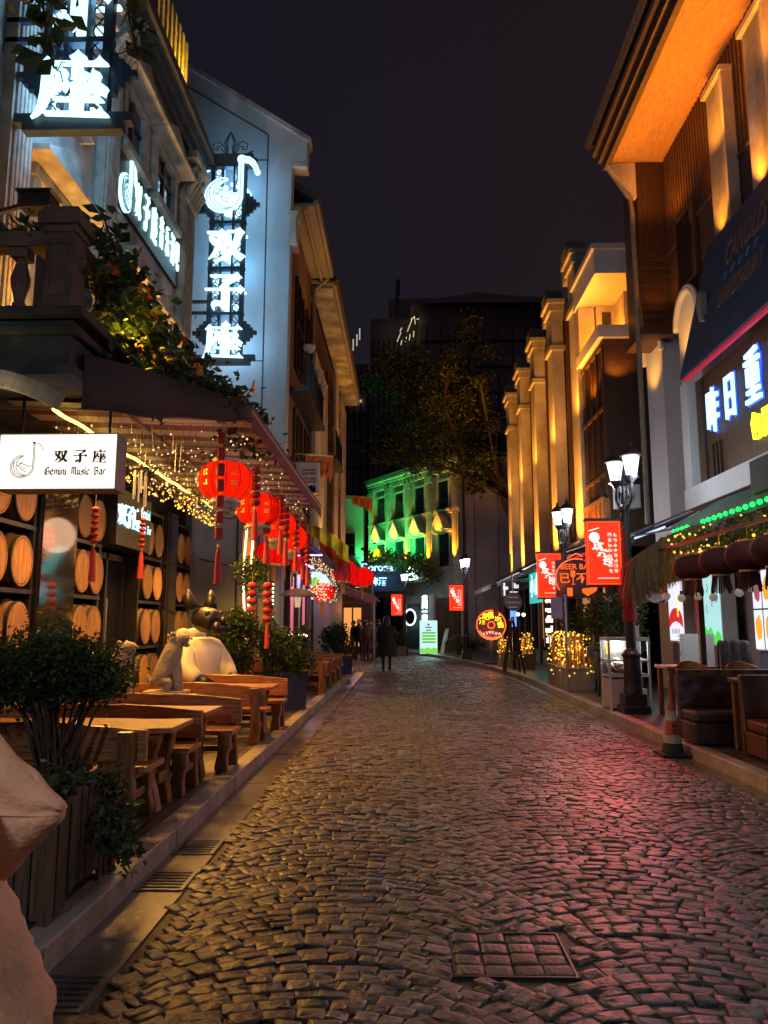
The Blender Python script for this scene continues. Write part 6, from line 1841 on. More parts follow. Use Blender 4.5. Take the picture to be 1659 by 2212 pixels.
def lamp_unit(m, g, x, y, z):
    n = 6
    def ring(r_, h): return [(x + r_ * math.cos(2 * math.pi * k / n), y + r_ * math.sin(2 * math.pi * k / n), z + h) for k in range(n)]
    g.add(ring(.082, .0) + ring(.142, .32), [(k, (k + 1) % n, n + (k + 1) % n, n + k) for k in range(n)] + [tuple(range(n))[::-1], tuple(n + k for k in range(n))])
    for k in range(n):
        a = 2 * math.pi * k / n; m.bar((x + .085 * math.cos(a), y + .085 * math.sin(a), z - .01), (x + .146 * math.cos(a), y + .146 * math.sin(a), z + .33), .010)
    m.lathe([(.11, -.03), (.11, .0)], (x, y, z), 12); m.lathe([(.03, -.12), (.05, -.08), (.10, -.03)], (x, y, z), 12)
    m.lathe([(.172, .325), (.18, .34), (.11, .41), (.05, .46), (.026, .48), (.034, .51), (.010, .57)], (x, y, z), 12)


def lamp_post(lab, x, y, z0, power=150):
    t = T('street_lamp', lab, 'street lamp', 'black twin street lamps along the street', (x, y, z0))
    m = MB()
    m.box(-.21, .21, -.21, .21, 0, .12); m.box(-.17, .17, -.17, .17, .12, .30); m.lathe([(.15, .30), (.135, .42), (.13, .85), (.15, .88), (.15, .92), (.11, .96), (.095, 1.0)], n=20)
    m.build('base', 'black', t, bev=.012)
    m = MB(); m.lathe([(.082, .98), (.078, 2.0), (.066, 3.2), (.085, 3.22), (.085, 3.28), (.05, 3.32), (.045, 3.62), (.07, 3.65), (.02, 3.75), (.03, 3.80), (.008, 3.92)], n=20)
    m.build('pole', 'black', t, smooth=False)
    for sx, sy in ((.06, -.25), (-.06, .25)):
        m = MB(); g = MB()
        m.tube([(0, 0, 3.30), (sx * .6, sy * .6, 3.28), (sx, sy, 3.42), (sx, sy, 3.66)], .022, 8)
        m.tube([(0, 0, 3.52), (sx * .5, sy * .5, 3.56), (sx * .6, sy * .6, 3.44), (sx * .4, sy * .4, 3.40)], .012, 6)
        lamp_unit(m, g, sx, sy, 3.75)
        ln = m.build('lantern', 'black', t); g.build('glass', 'e_lamp', ln)
        light('lantern_lamp', 'POINT', (x + sx * 1.5, y + sy * 1.5, z0 + 3.72), COOL, power / 2, t, size=.12)
    return t


lamp_post('nearest black twin-lantern street lamp, behind the thatched canopy', 3.62, 12.53, KH, 115)
lamp_post('second black twin-lantern street lamp beside the yellow lit planter', 3.80, 18.3, KH, 115)
lamp_post('third black twin-lantern street lamp before the plain wall at the street end', 2.55, 32.0, KH, 110)
lamp_post('farthest black twin-lantern street lamp in front of the green lit house', .05, 39.6, 0, 60)
lamp_post('black twin-lantern street lamp standing on the right pavement nearest the camera', 3.66, 6.3, KH, 100)
lamp_post('black twin-lantern street lamp behind the camera on the right pavement', 3.66, .2, KH, 150)
lamp_post('added twin-lantern lamp, unseen behind the camera, front-lighting the peach coat', -2.0, -2.6, KH, 420)  # added lamp out of view, put in to light the coat and planter
for i, (x, y, z) in enumerate(((3.23, 12.48, 2.14), (3.43, 18.25, 2.14), (2.17, 31.95, 2.1), (-.35, 39.5, 2.0))):
    red_box(['nearest red lightbox, partly covered by the thatch', 'red lightbox on the second street lamp, over the yellow lit planter', 'red lightbox on the third lamp, in front of the plain end wall', 'farthest red lightbox, left of the slatted door at the street end'][i], (x, y, z), 5)
light('red_glow', 'AREA', (3.15, 12.2, 2.3), (1.0, .03, .035), 58, None, shape=(.5, 1.0), target=(1.8, 6.5, 0))

# ================================================================== timber building on the right
A = T('timber_building', 'tall dark boarded building with orange lit eaves and gable return', 'building', None, (6, 11, 0))
m = MB(); m.box(6.15, 14, 3.0, 17.9, KH, 7.9); m.build('lower_wall', 'wallp', A, True)
m = MB()
z = 7.9
while z < 9.5:
    m.add([(5.90, 3, z), (5.90, 16.15, z), (5.86, 16.15, z + .20), (5.86, 3, z + .20), (6.2, 3, z), (6.2, 16.15, z), (6.2, 16.15, z + .2), (6.2, 3, z + .2)], [(0, 3, 2, 1), (4, 5, 6, 7), (0, 1, 5, 4), (3, 7, 6, 2), (0, 4, 7, 3), (1, 2, 6, 5)])
    z += .198
m.build('lap_boards', 'darkwood', A, True)
m = MB(); m.box(5.88, 6.2, 3, 16.15, 9.62, 11.84)
for y in np.arange(3.1, 16.1, .14): m.box(5.855, 5.885, y, y + .05, 9.64, 11.83)
m.box(5.84, 6.2, 3, 16.12, 9.55, 9.62)
m.build('frieze_boards', 'darkwoodv', A, True)
m = MB(); z = 7.9
while z < 9.6:
    m.add([(5.25, 16.13, z), (5.90, 16.13, z), (5.90, 16.17, z + .2), (5.25, 16.17, z + .2), (5.25, 17.2, z), (5.9, 17.2, z), (5.9, 17.2, z + .2), (5.25, 17.2, z + .2)], [(0, 1, 2, 3), (0, 3, 7, 4), (1, 5, 6, 2), (3, 2, 6, 7), (0, 4, 5, 1)]); z += .198
m.box(5.27, 5.9, 16.19, 17.2, 9.66, 11.84)
for x in np.arange(5.28, 5.88, .10): m.box(x, x + .04, 16.165, 16.2, 9.68, 11.83)
m.box(5.19, 5.95, 16.08, 17.3, 7.75, 7.89)
m.build('end_bay', 'darkwood', A, True)
m = MB(); m.box(4.72, 9, 3, 16.3, 11.85, 11.93); m.build('soffit', mat('soffit_boards', (.42, .24, .10), .7, .35, 5, .3, 20, stretch=(14, 1, 1)), A, True)
m = MB(); m.box(4.60, 4.715, 3, 16.4, 11.79, 12.11); m.box(4.50, 4.61, 3, 16.45, 11.99, 12.21); m.tube([(4.45, 3, 12.24), (4.45, 16.48, 12.24)], .09, 8); m.build('fascia', 'darkwood', A, True)
m = MB(); m.sheet((4.30, 16.5, 12.35), (4.30, 3, 12.35), (9.5, 3, 16.1), (9.5, 16.5, 16.1), .14); m.build('roof', 'roof', A, True)
m = MB(); m.add([(4.64, 16.32, 11.82), (5.22, 16.32, 11.0), (5.262, 16.32, 11.0), (5.262, 16.32, 11.84), (4.64, 16.18, 11.82), (5.22, 16.18, 11.0), (5.262, 16.18, 11.0), (5.262, 16.18, 11.84)], [(3, 2, 1, 0), (4, 5, 6, 7), (0, 1, 5, 4), (1, 2, 6, 5), (2, 3, 7, 6), (3, 0, 4, 7)]); m.build('eave_bracket', 'white2', A, True)
m = MB(); m.tube([(4.55, 16.4, 12.1), (4.9, 16.36, 11.5), (5.15, 16.28, 11.0), (5.15, 16.2, 10.6), (5.15, 16.2, 3.6)], .055, 8); m.build('downpipe', 'gutterm', A, True)
for k, (y0, y1) in enumerate(((12.62, 13.3), (11.05, 11.75), (9.5, 10.2))):
    m = MB(); m.box(5.70, 5.86, y0, y1, 7.95, 11.25); pl = m.build('lit_pilaster', 'stone', A, True, bev=.01)
    m = MB(); m.box(5.66, 5.86, y0 - .10, y0 - .002, 7.95, 11.25); m.box(5.62, 5.86, y0 - .12, y1 + .05, 11.252, 11.36); m.build('edge_trim', 'white2', pl, True)
    light('pilaster_uplight', 'SPOT', (5.42, (y0 + y1) / 2, 8.2), AMBER, 280, A, size=.04, target=(5.72, (y0 + y1) / 2 - .1, 10.6), spot=80, blend=.8)
for (y0, y1, z0, z1) in ((14.5, 15.4, 8.4, 9.9),):
    m = MB(); m.box(5.80, 5.84, y0, y1, z0, z1); w_ = m.build('window', 'glass', A, True)
    m = MB()
    for yy in (y0 - .06, y1): m.box(5.78, 5.86, yy, yy + .06, z0, z1)
    for zz in (z0 - .06, z1): m.box(5.78, 5.86, y0 - .06, y1 + .06, zz, zz + .06)
    m.build('frame', 'darkwoodv', w_, True)
for y in (15.3, 13.0, 10.5): light('eaves_uplight', 'SPOT', (5.15, y, 9.9), AMBER, 230, A, size=.1, target=(5.3, y - .3, 11.85), spot=150, blend=.9)
light('bay_uplight', 'SPOT', (5.5, 15.7, 8.1), AMBER, 40, A, size=.1, target=(5.6, 16.1, 10), spot=100, blend=.9)
for k, y in enumerate((17.1, 14.95)):
    arch = [(-.55, KH), (.55, KH), (.55, 7.55)] + [(.55 * math.cos(a), 7.55 + .62 * math.sin(a)) for a in np.linspace(0, math.pi, 15)[1:-1]] + [(-.55, 7.55)]
    m = MB(); m.prism(arch, (6.16, y, 0), (0, -1, 0), (0, 0, 1), .40); pr = m.build('arched_pier', 'white', A, True, bev=.015)
    m = MB(); pts = [(5.74, y - .58 * math.cos(a), 7.55 + .66 * math.sin(a)) for a in np.linspace(0, math.pi, 17)]; m.tube(pts, .075, 8); m.tube([(5.72, p[1] * 1.0 + (y - p[1]) * -.10, p[2] + .06) for p in pts], .04, 6)
    m.build('arch_moulding', 'white', pr, True, smooth=True)
    light('arch_uplight', 'SPOT', (5.05, y, 6.5), WARM, 130, A, size=.05, target=(5.74, y, 7.75), spot=80, blend=.9)
m = MB(); m.box(6.0, 6.14, 3, 13.3, KH, 3.5); m.box(6.0, 6.14, 15.4, 16.4, KH, 3.5)
for y in np.arange(6.2, 16.4, 1.12): m.box(5.94, 6.0, y, y + .14, KH, 3.5)
m.build('shop_panels', 'darkwood', A, True)

kt = T('shop_sign', 'dark sign wall with blue glowing characters and smaller yellow ones beneath', 'sign', None, (5.3, 10, 4))
m = MB(); m.box(5.30, 6.16, 5.0, 13.60, 3.95, 5.85); m.build('panel', 'darkwoodv', kt, True)
m = MB(); m.box(5.12, 6.2, 5.0, 13.95, 3.55, 3.92); m.box(5.14, 5.34, 13.62, 13.93, 3.925, 5.88); m.build('surround', 'white', kt, True, bev=.01)
m = MB(); m.box(5.06, 5.12, 5.0, 13.5, 5.83, 5.89); m.build('red_strip', em('red_strip', (.6, .02, .06), .5), kt, True)
for ch, y, z, s in (('昨', 12.80, 5.05, .84), ('日', 12.10, 5.10, .82), ('重', 11.28, 5.14, .92), ('现', 10.45, 5.1, .86)):
    m = MB(); m.text(ch, s, (5.26, y, z), (0, -.58, 0), (0, 0, 1), .06, bold=.004); c_ = m.build('letter', 'e_blue', kt, True)
    m = MB(); m.text(ch, s, (5.285, y, z), (0, -.58, 0), (0, 0, 1), .02, bold=.035); m.build('halo_rim', 'e_bluehalo', c_, True)
for ch, y in (('包', 11.28), ('厢', 10.93)):
    m = MB(); m.text(ch, .46, (5.26, y, 4.40), (0, -.62, 0), (0, 0, 1), .05, bold=.012); m.build('small_letter', 'e_lime', kt, True)
m = MB()
for y in (12.6, 12.75, 12.9): m.box(5.25, 5.30, y, y + .04, 3.96, 4.55)
m.box(5.25, 5.30, 13.2, 13.25, 3.96, 5.8); m.build('window_bars', 'darkwood', kt, True)
cn = T('restaurant_sign', 'leaning dark sign board with faint lettering and a row of stars', 'sign', None, (5.2, 10, 6.1))
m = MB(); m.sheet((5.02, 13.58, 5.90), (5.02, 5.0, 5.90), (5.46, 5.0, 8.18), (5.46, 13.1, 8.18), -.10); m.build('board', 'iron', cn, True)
sl = (Vector((5.48, 0, 8.42)) - Vector((5.02, 0, 6.07))).normalized()
M['letterdim'] = mat('dim_letters', (.16, .10, .09), .5, .2, 6)
def on_board(y, z): return Vector((5.02 + (z - 5.90) * .193 - .012, y, z))
m = MB(); m.text('CANDLES', .66, on_board(11.30, 7.50), (0, -.50, 0), sl, .03, 1.05, .012); m.build('large_lettering', 'letterdim', cn, True)
m = MB(); m.text('BAR&RESTAURANT', .42, on_board(11.30, 6.75), (0, -.44, 0), sl, .03, 1.0, .006); m.build('small_lettering', 'letterdim', cn, True)
m = MB()
for k in range(5):
    st = []
    for j in range(10): a = math.pi / 2 + j * math.pi / 5; r_ = .085 if j % 2 == 0 else .035; st.append((r_ * math.cos(a), r_ * math.sin(a)))
    m.prism(st, on_board(11.9 - k * .27, 7.12), (0, -1, 0), sl, .02)
m.build('stars', mat('star_blue', (.10, .13, .30), .5), cn, True)
m = MB(); m.box(5.10, 5.20, 12.62, 12.78, 6.75, 7.15); m.lathe([(.05, 0), (.08, .25), (.04, .5)], (5.13, 12.7, 6.65), 10); m.build('bottle_emblem', 'gutterm', cn, True)

# green canopy and the plants and lanterns below it
ga = T('green_canopy', 'dark green canopy edged with glowing green bulbs over the right terrace', 'awning', None, (4.8, 9.5, 3))
m = MB(); m.sheet((5.12, 5.5, 3.50), (4.45, 5.5, 3.10), (4.45, 12.6, 3.10), (5.12, 12.6, 3.50), .03); m.sheet((4.43, 5.5, 2.93), (4.43, 12.6, 2.93), (4.43, 12.6, 3.12), (4.43, 5.5, 3.12), .02); m.box(4.40, 5.1, 5.5, 9.7, 3.13, 3.55); m.build('canopy', 'greenawn', ga, True)
m = MB(); m.ball((4.36, 12.42, 2.99), .036, 10, 7); gb0 = m.build('green_bulb', 'e_green', ga, True, smooth=True)
for y in list(np.arange(12.22, 11.8, -.19)) + list(np.arange(11.2, 7.0, -.20)):
    o = gb0.copy(); COL.objects.link(o); o.location = (0, y - 12.42, 0)
for y in (11.3, 9.8): light('green_lamp', 'POINT', (4.25, y, 2.9), (.05, 1.0, .3), 2.2, ga, size=.1)
m = MB(); m.sheet((5.3, 13.9, 3.55), (4.72, 13.9, 3.25), (4.72, 16.1, 3.25), (5.3, 16.1, 3.55), .03)
t = T('dark_canopy', 'small dark green canopy between the white arched pier and the sign wall', 'awning', None, (5, 15, 3.2)); m.build('canopy', 'greenawn', t, True)
m = MB(); m.tube([(4.72, 13.9, 3.25), (4.72, 16.6, 3.25)], .02, 6); m.build('edge_light', em('edge_blue', (.5, .65, 1.0), 1.5), t, True)
r = random.Random(3)
t = T('canopy_greenery', 'garland of leaves with yellow fairy bulbs above the row of unlit red lanterns', 'hanging plant', None, (4.0, 9.5, 2.6))
P = [(r.uniform(3.7, 4.5), r.uniform(7.0, 11.6), 2.60 + r.gauss(0, .06)) for k in range(1700)]
m = MB(); m.leaves(P[:850], .10, r, .2, .5); m.build('leaves', 'leaf', t, True)
m = MB(); m.leaves(P[850:], .10, r, .2, .5); m.build('leaves', 'leafy', t, True)
m = MB(); w = MB()
for k in range(210): m.ball((r.uniform(3.62, 4.5), r.uniform(7.0, 11.6), r.uniform(2.32, 2.74)), .012 * r.uniform(.8, 1.6), 6, 4)
for k in range(60): x, y = r.uniform(3.65, 4.4), r.uniform(7, 11.5); w.bar((x, y, 2.8), (x, y, 2.35), .004)
m.build('bulbs', 'e_fairy', t, True)['kind'] = 'stuff'; w.build('cords', 'stem', t, True)
m = MB()
for y in (7.2, 9.2, 11.3): m.bar((3.6, y, 2.54), (5.9, y, 2.62), .04)
m.bar((3.6, 6.9, 2.54), (3.6, 11.5, 2.54), .035); m.bar((4.4, 6.9, 2.58), (4.4, 11.5, 2.58), .04)
m.build('frame', 'darkwood', t, True)
for (x, y, p_) in ((4.0, 10.6, 5), (4.1, 8.8, 5)): light('fairy_lamp', 'POINT', (x, y, 2.5), YEL, p_, t, size=.2)
for i, y in enumerate((9.72, 8.88, 8.15, 7.55, 7.0)):
    t = T('fabric_lantern', f'unlit dark red fabric lantern of the right terrace row, {["farthest", "second farthest", "middle", "second nearest", "nearest"][i]} one', 'lantern', 'unlit dark red lanterns over the right terrace', (3.62, y, 2.22))
    m = MB(); rad = .235
    vs = []; fs = []; n = 32; pr = [(rad * (.35 + .65 * math.sin(a) ** .8), -.15 * math.cos(a)) for a in np.linspace(.1, math.pi - .1, 11)]
    for r_, h in pr:
        for k in range(n): tt = 2 * math.pi * k / n; rr = r_ * (1 - .03 * (1 + math.cos(tt * 8)) / 2); vs.append((rr * math.cos(tt), rr * math.sin(tt), h))
    for a in range(len(pr) - 1):
        for k in range(n): fs.append((a * n + k, a * n + (k + 1) % n, (a + 1) * n + (k + 1) % n, (a + 1) * n + k))
    m.add(vs, fs); m.build('shade', 'lanternred', t, smooth=True)
    m = MB(); m.lathe([(.10, -.17), (.10, -.145)], n=16); m.lathe([(.09, .145), (.09, .17)], n=16); m.tube([(0, 0, .15), (0, 0, .34)], .006, 5); m.build('collar', 'gold', t)
    m = MB(); rr = random.Random(i)
    for k in range(26): a = k * .2417; x, yy = .085 * math.cos(a), .085 * math.sin(a); m.bar((x, yy, -.16), (x * 1.3, yy * 1.3, -.30 - rr.random() * .08), .012)
    m.build('tassel', 'lanternred', t)
for i, (u, v, y) in enumerate(((1625, 1270, 9.6), (1597, 1280, 9.8), (1541, 1290, 10.4), (1472, 1292, 10.9), (1440, 1288, 11.2), (1508, 1288, 10.6))):
    p = PY(u, v, y); t = T('glass_bulb', ['pair of clear glass bulbs nearest the right edge under the lantern row', 'clear glass bulb with yellow glint under the middle lantern', 'clear glass bulb left of the mint poster', 'clear glass bulb right of the red and white poster', 'clear glass bulb by the thatch edge', 'clear glass bulb in front of the mint poster'][i], 'bulb', 'clear glass bulbs under the lantern row', p)
    m = MB(); m.ball((0, 0, 0), .055, 14, 10); m.build('globe', em('clear_globe' + str(i), (.5, .45, .35), .25, False, (.5, .5, .5)), t, smooth=True)
    m = MB(); m.tube([(0, 0, .05), (0, 0, .10)], .02, 8); m.tube([(0, 0, .10), (0, 0, 2.5 - p.z)], .004, 4); m.build('socket', 'black', t)
    m = MB(); m.ball((0, 0, -.02), .016, 6, 4); m.build('filament', 'e_fairy', t)

# thatched end of the canopy
th = T('thatched_canopy', 'shaggy straw thatch over the end of the right terrace in front of the lamp post', 'thatch', None, (3.8, 11.4, 1.9))
r = random.Random(14)
m = MB()
for k in range(3600):
    y = r.uniform(10.95, 11.75); s = r.random()
    x0 = 4.35 - s * 1.05; z0 = 2.88 - .10 * s - .42 * s * s
    L = r.uniform(.28, .52) * (1.0 if s < .8 else 1.15)
    dx = -.55 * (1 - s) - .10 + r.gauss(0, .05); dy = r.gauss(0, .06) - (.12 if y < 11.1 else 0); d = Vector((dx * L, dy * L * 2, -L * (.45 + .55 * s)))
    p = Vector((x0, y, z0)); w = r.uniform(.004, .010)
    sd = Vector((r.gauss(0, 1), r.gauss(0, 1), 0)).normalized() * w
    m.add([p - sd, p + sd, p + d + sd * .4, p + d - sd * .4], [(0, 1, 2, 3)])
for k in range(2600):
    x = r.uniform(3.25, 4.35); z0 = 2.92 - .50 * ((4.35 - x) / 1.1) ** 1.7 + r.uniform(-.28, .02)
    L = r.uniform(.25, .5); p = Vector((x, 10.95 + r.gauss(0, .03), z0)); d = Vector((r.gauss(-.04, .05), -.06 - r.random() * .05, -L)); w = r.uniform(.004, .010)
    m.add([p + Vector((-w, 0, 0)), p + Vector((w, 0, 0)), p + d + Vector((w * .4, 0, 0)), p + d - Vector((w * .4, 0, 0))], [(0, 1, 2, 3)])
m.build('straw', 'thatch', th, True)
m = MB()
vs = []
for s in np.linspace(0, 1, 9):
    for y in (11.0, 11.7): vs.append((4.35 - s * 1.02, y, 2.82 - .10 * s - .42 * s * s))
m.add(vs, [(2 * i, 2 * i + 1, 2 * i + 3, 2 * i + 2) for i in range(8)]); o = m.build('underlay', 'brown', th, True); so = o.modifiers.new('thick', 'SOLIDIFY'); so.thickness = .03
m = MB(); m.bar((4.3, 11.35, KH), (4.3, 11.35, 2.8), .08); m.bar((4.3, 11.35, 2.75), (3.4, 11.35, 2.35), .05); m.build('frame', 'darkwood', th, True)
m = MB(); m.lathe([(.15, .20), (.16, .40), (.12, .45)], (3.62, 12.53, 1.75), 16); m.lathe([(.08, -.20), (.11, -.18), (.10, .18), (.15, .2)], (3.62, 12.53, 1.75), 16)
tag(m.build('cloth_wrap', 'redcloth'), 'red cloth wrapped round the nearest lamp post below the thatch', 'cloth')

# ------------------------------------------------------------------ shop wall light posters
def poster(lab, y0, y1, z0, z1, kind):
    t = T('light_poster', lab, 'poster', None, (5.8, (y0 + y1) / 2, z0))
    m = MB(); m.box(5.66, 5.93, y0 - .03, y1 + .03, z0 - .03, z1 + .03); m.build('case', 'whiteplastic', t, True, bev=.01)
    m = MB(); m.box(5.645, 5.658, y0, y1, z0, z1); m.build('face', {'a': 'e_poster', 'b': 'e_posterg', 'c': 'e_poster'}[kind], t, True)
    w = y1 - y0; h = z1 - z0; X = 5.644; ym = (y0 + y1) / 2
    def P(poly, d=.003): m.prism([(a * w / 2, b_ * h) for a, b_ in poly], (X, ym, z0), (0, -1, 0), (0, 0, 1), d)
    if kind == 'a':
        m = MB(); P([(-1, .32)] + [(math.cos(a) * 1.0, .32 + .24 * math.sin(a)) for a in np.linspace(math.pi, 0, 12)] + [(1, .22), (.5, .30), (0, .33), (-.5, .30), (-1, .22)][::1]); m.build('red_shape', 'e_posterred', t, True)
        m = MB()
        for k in range(4): scribble(m, .10, (X - .006, ym - .16, z0 + h * (.44 + k * .09)), (0, -1, 0), (0, 0, 1), .003, k, .2, 5)
        m.build('gold_print', 'e_yellow', t, True)
        m = MB()
        for k in range(6): P([(-.6 + k * .2, .12), (-.55 + k * .2, .12), (-.55 + k * .2, .20), (-.6 + k * .2, .20)], .004)
        m.build('small_print', 'printgrey', t, True)
    if kind == 'b':
        m = MB(); P([(-1, 0), (1, 0), (1, .12), (.6, .20), (.2, .10), (-.2, .24), (-.6, .18), (-1, .26)]); m.build('leaves_print', 'e_leaf', t, True)
        m = MB()
        for (a, b_, c_) in ((-.5, .82, 1), (.4, .7, 2), (-.1, .5, 3), (.6, .42, 4), (-.6, .55, 5)): m.tube([(X - .004, ym + a * w / 2 + .05 * math.sin(q * c_), z0 + h * (b_ + .03 * q)) for q in range(5)], .006, 4)
        m.build('twig_print', 'printgrey', t, True)
    if kind == 'c':
        for (a, b_, mm, sd) in ((-.5, .76, 'e_foodr', 1), (.5, .76, 'e_food', 2), (-.5, .27, 'e_food', 3), (.5, .27, 'e_food', 4)):
            r_ = random.Random(sd); m = MB()
            P([(a + .40 * math.cos(q) * r_.uniform(.7, 1), b_ + .19 * math.sin(q) * r_.uniform(.7, 1)) for q in np.linspace(0, 6.28, 14)[:-1]]); 
            m.build('food_picture', mm, t, True)
        m = MB(); P([(-1, .50), (1, .50), (1, .52), (-1, .52)], .005); P([(-.03, 0), (.03, 0), (.03, 1), (-.03, 1)], .0055); m.build('divider', 'copper', t, True)
    m = MB(); m.box(5.70, 5.93, y0 - .02, y0 + .30, KH, z0 - .06); m.box(5.70, 5.93, y0 + .36, y1 + .02, KH, z0 - .06); m.build('base_cabinet', mat('violet_panel' + kind, (.20, .16, .26), .3, .15, 3), t, True)
    light('poster_lamp', 'AREA', (5.55, ym, (z0 + z1) / 2), (.75, .85, 1.0), 9, t, shape=(w, h), target=(4, ym, (z0 + z1) / 2 - .4))


poster('white lit poster with a red bowl shape on the right shop wall', 15.85, 16.65, 1.18, 2.38, 'a')
poster('mint lit poster with green leaves on the right shop wall', 13.98, 14.72, 1.15, 2.50, 'b')
poster('lit poster with four food pictures on the right shop wall', 12.0, 12.65, 1.12, 2.35, 'c')

# ------------------------------------------------------------------ right terrace furniture
def sofa(lab, x, y, L, mm, tuft=True):
    t = T('booth_sofa', lab, 'sofa', 'leather booth sofas on the right terrace', (x, y, KH)); t.scale = (1, 1, .86)
    m = MB(); m.box(0, L, 0, .50, .03, .30); m.build('base', mm, t, bev=.02)
    m = MB(); m.box(.0, L, -.03, .44, .305, .455); m.build('seat', mm, t, bev=.04)
    m = MB()
    nx, nz = 30, 12; vs = []; fs = []
    for i in range(nx + 1):
        for j in range(nz + 1):
            X = L * i / nx; Z = .46 + .50 * j / nz
            dep = 0
            if tuft:
                a = (X / .26); b_ = (Z - .55) / .20
                row = round(b_); cx = round(a - .5 * (row % 2)) + .5 * (row % 2); d2 = ((a - cx) * .26) ** 2 + ((b_ - row) * .2) ** 2
                dep = .045 * math.exp(-d2 / .0016)
            edge = .03 * (abs(2 * j / nz - 1) ** 6) + .02 * (abs(2 * i / nx - 1) ** 20)
            vs.append((X, .42 - .02 + dep + edge + .06 * j / nz, Z))
    for i in range(nx):
        for j in range(nz): a = i * (nz + 1) + j; fs.append((a, a + nz + 1, a + nz + 2, a + 1))
    m.add(vs, fs); m.build('cushion', mm, t, smooth=True)
    m = MB(); m.add([(0, .43, .03), (L, .43, .03), (L, .50, .97), (0, .50, .97), (0, .56, .03), (L, .56, .03), (L, .58, .97), (0, .58, .97)], [(3, 2, 1, 0), (4, 5, 6, 7), (0, 1, 5, 4), (1, 2, 6, 5), (2, 3, 7, 6), (3, 0, 4, 7)]); m.build('backrest', mm, t, bev=.012)
    if tuft:
        m = MB()
        for rw in range(3):
            for k in range(int(L / .26)):
                X = (k + .5 * (rw % 2)) * .26 + .13 * 0
                if .05 < X < L - .05: m.ball((X, .43 + .06 * (rw * .2 + .09) / .5, .55 + rw * .2), .014, 8, 5)
        m.build('buttons', mm, t, smooth=True)


sofa('maroon tufted leather booth sofa behind the traffic cone', 3.32, 9.12, 1.9, 'leather')
sofa('brown leather booth sofa nearest the camera at the right edge', 3.62, 8.05, 1.7, 'leather2', False)


def cafe_table(lab, x, y, L, w, h=.76, mm='wood'):
    t = T('cafe_table', lab, 'table', 'tables on the right terrace', (x, y, KH))
    m = MB(); m.box(0, L, -w / 2, w / 2, h - .05, h); m.build('top', mm, t, bev=.01)
    for a in (.07, L - .07):
        for b_ in (-w / 2 + .06, w / 2 - .06): m = MB(); m.box(a - .035, a + .035, b_ - .035, b_ + .035, 0, h - .052); m.build('leg', 'woodleg', t, bev=.006)
    m = MB(); m.box(.10, L - .10, -.02, .02, h - .13, h - .055); m.build('apron', 'woodleg', t)
    return t


cafe_table('dark café table with a cloth, between the two leather sofas', 3.66, 8.83, 1.1, .36, .78, 'leather')
cafe_table('light wood café table between the lamp post and the tufted sofa', 3.93, 12.1, .75, .62)
cafe_table('café table with red top behind the tufted sofa', 3.75, 10.25, 1.3, .5, .74, 'leather2')


def cafe_chair(lab, x, y, rz):
    t = T('cafe_chair', lab, 'chair', 'curved back chairs behind the tufted sofa', (x, y, KH), rz)
    m = MB(); m.lathe([(.20, .43), (.215, .445), (.21, .47), (.001, .475)], n=20); m.build('seat', 'wood', t, smooth=False)
    m = MB(); n = 14
    vs = []
    for i in range(n + 1):
        a = math.pi * (.12 + .76 * i / n); x_, y_ = .235 * math.cos(a), .225 * math.sin(a)
        for z in (.66, .80 + .06 * math.sin(math.pi * i / n)): vs.append((x_, y_, z))
    m.add(vs, [(2 * i, 2 * i + 2, 2 * i + 3, 2 * i + 1) for i in range(n)]); o = m.build('back_panel', 'wood', t); so = o.modifiers.new('thick', 'SOLIDIFY'); so.thickness = .016
    m = MB(); m.tube([(.24 * math.cos(a), .23 * math.sin(a), .70 + .16 * math.sin(a)) for a in np.linspace(.2, math.pi - .2, 14)], .013, 6); m.build('back_frame', 'black', t)
    for sx in (-1, 1):
        for sy in (-1, 1): m = MB(); m.tube([(sx * .15, sy * .14, .44), (sx * .20, sy * .19, 0)], .016, 6); m.build('leg', 'black', t)


cafe_chair('left one of two curved wooden chairs behind the tufted sofa', 3.98, 10.85, 0)
cafe_chair('right one of two curved wooden chairs behind the tufted sofa', 4.62, 10.75, 0)
t = T('notebook_board', 'white spiral bound notice board leaning beside the poster cabinets', 'notice board', None, (4.95, 13.3, KH))
m = MB(); m.box(-.28, .28, -.02, .02, .62, 1.22); m.build('page', 'whiteplastic', t, bev=.008)
m = MB()
for k in range(11): m.tube([(-.28 + .035 * math.cos(a), .035 * math.sin(a), .66 + k * .052) for a in np.linspace(0, 6.28, 9)], .007, 4, False)
m.build('spiral', 'steel', t)
m = MB(); m.bar((-.2, .05, 0), (-.2, .02, 1.1), .03); m.bar((.2, .05, 0), (.2, .02, 1.1), .03); m.build('stand', 'black', t)
t = T('draped_chair', 'grey cloth draped over a chair back in front of the mint poster', 'chair', None, (5.1, 12.2, KH))
m = MB(); vs = []
for i in range(13):
    x = -.24 + .04 * i
    for (y, z) in ((-.20, .50), (-.03, 1.10), (.0, 1.15), (.03, 1.10), (.05, .45)): vs.append((x, y + .02 * math.sin(i * 1.7), z - .02 * abs(i - 6) / 6 + .01 * math.sin(i * 2.1)))
m.add(vs, [(i * 5 + j, i * 5 + 5 + j, i * 5 + 6 + j, i * 5 + 1 + j) for i in range(12) for j in range(4)]); m.build('cloth', 'cloth_grey', t, smooth=True)
m = MB()
for sx in (-1, 1): m.bar((sx * .2, 0, 0), (sx * .2, 0, 1.08), .04); m.bar((sx * .2, -.4, 0), (sx * .2, -.4, .46), .04)
m.box(-.22, .22, -.42, .0, .44, .48); m.build('chair_frame', 'woodleg', t)
t = T('traffic_cone', 'worn red traffic cone with pale reflective bands in the right gutter', 'traffic cone', None, (3.11, 9.28, .01)); t.scale = (.88, .88, .90)
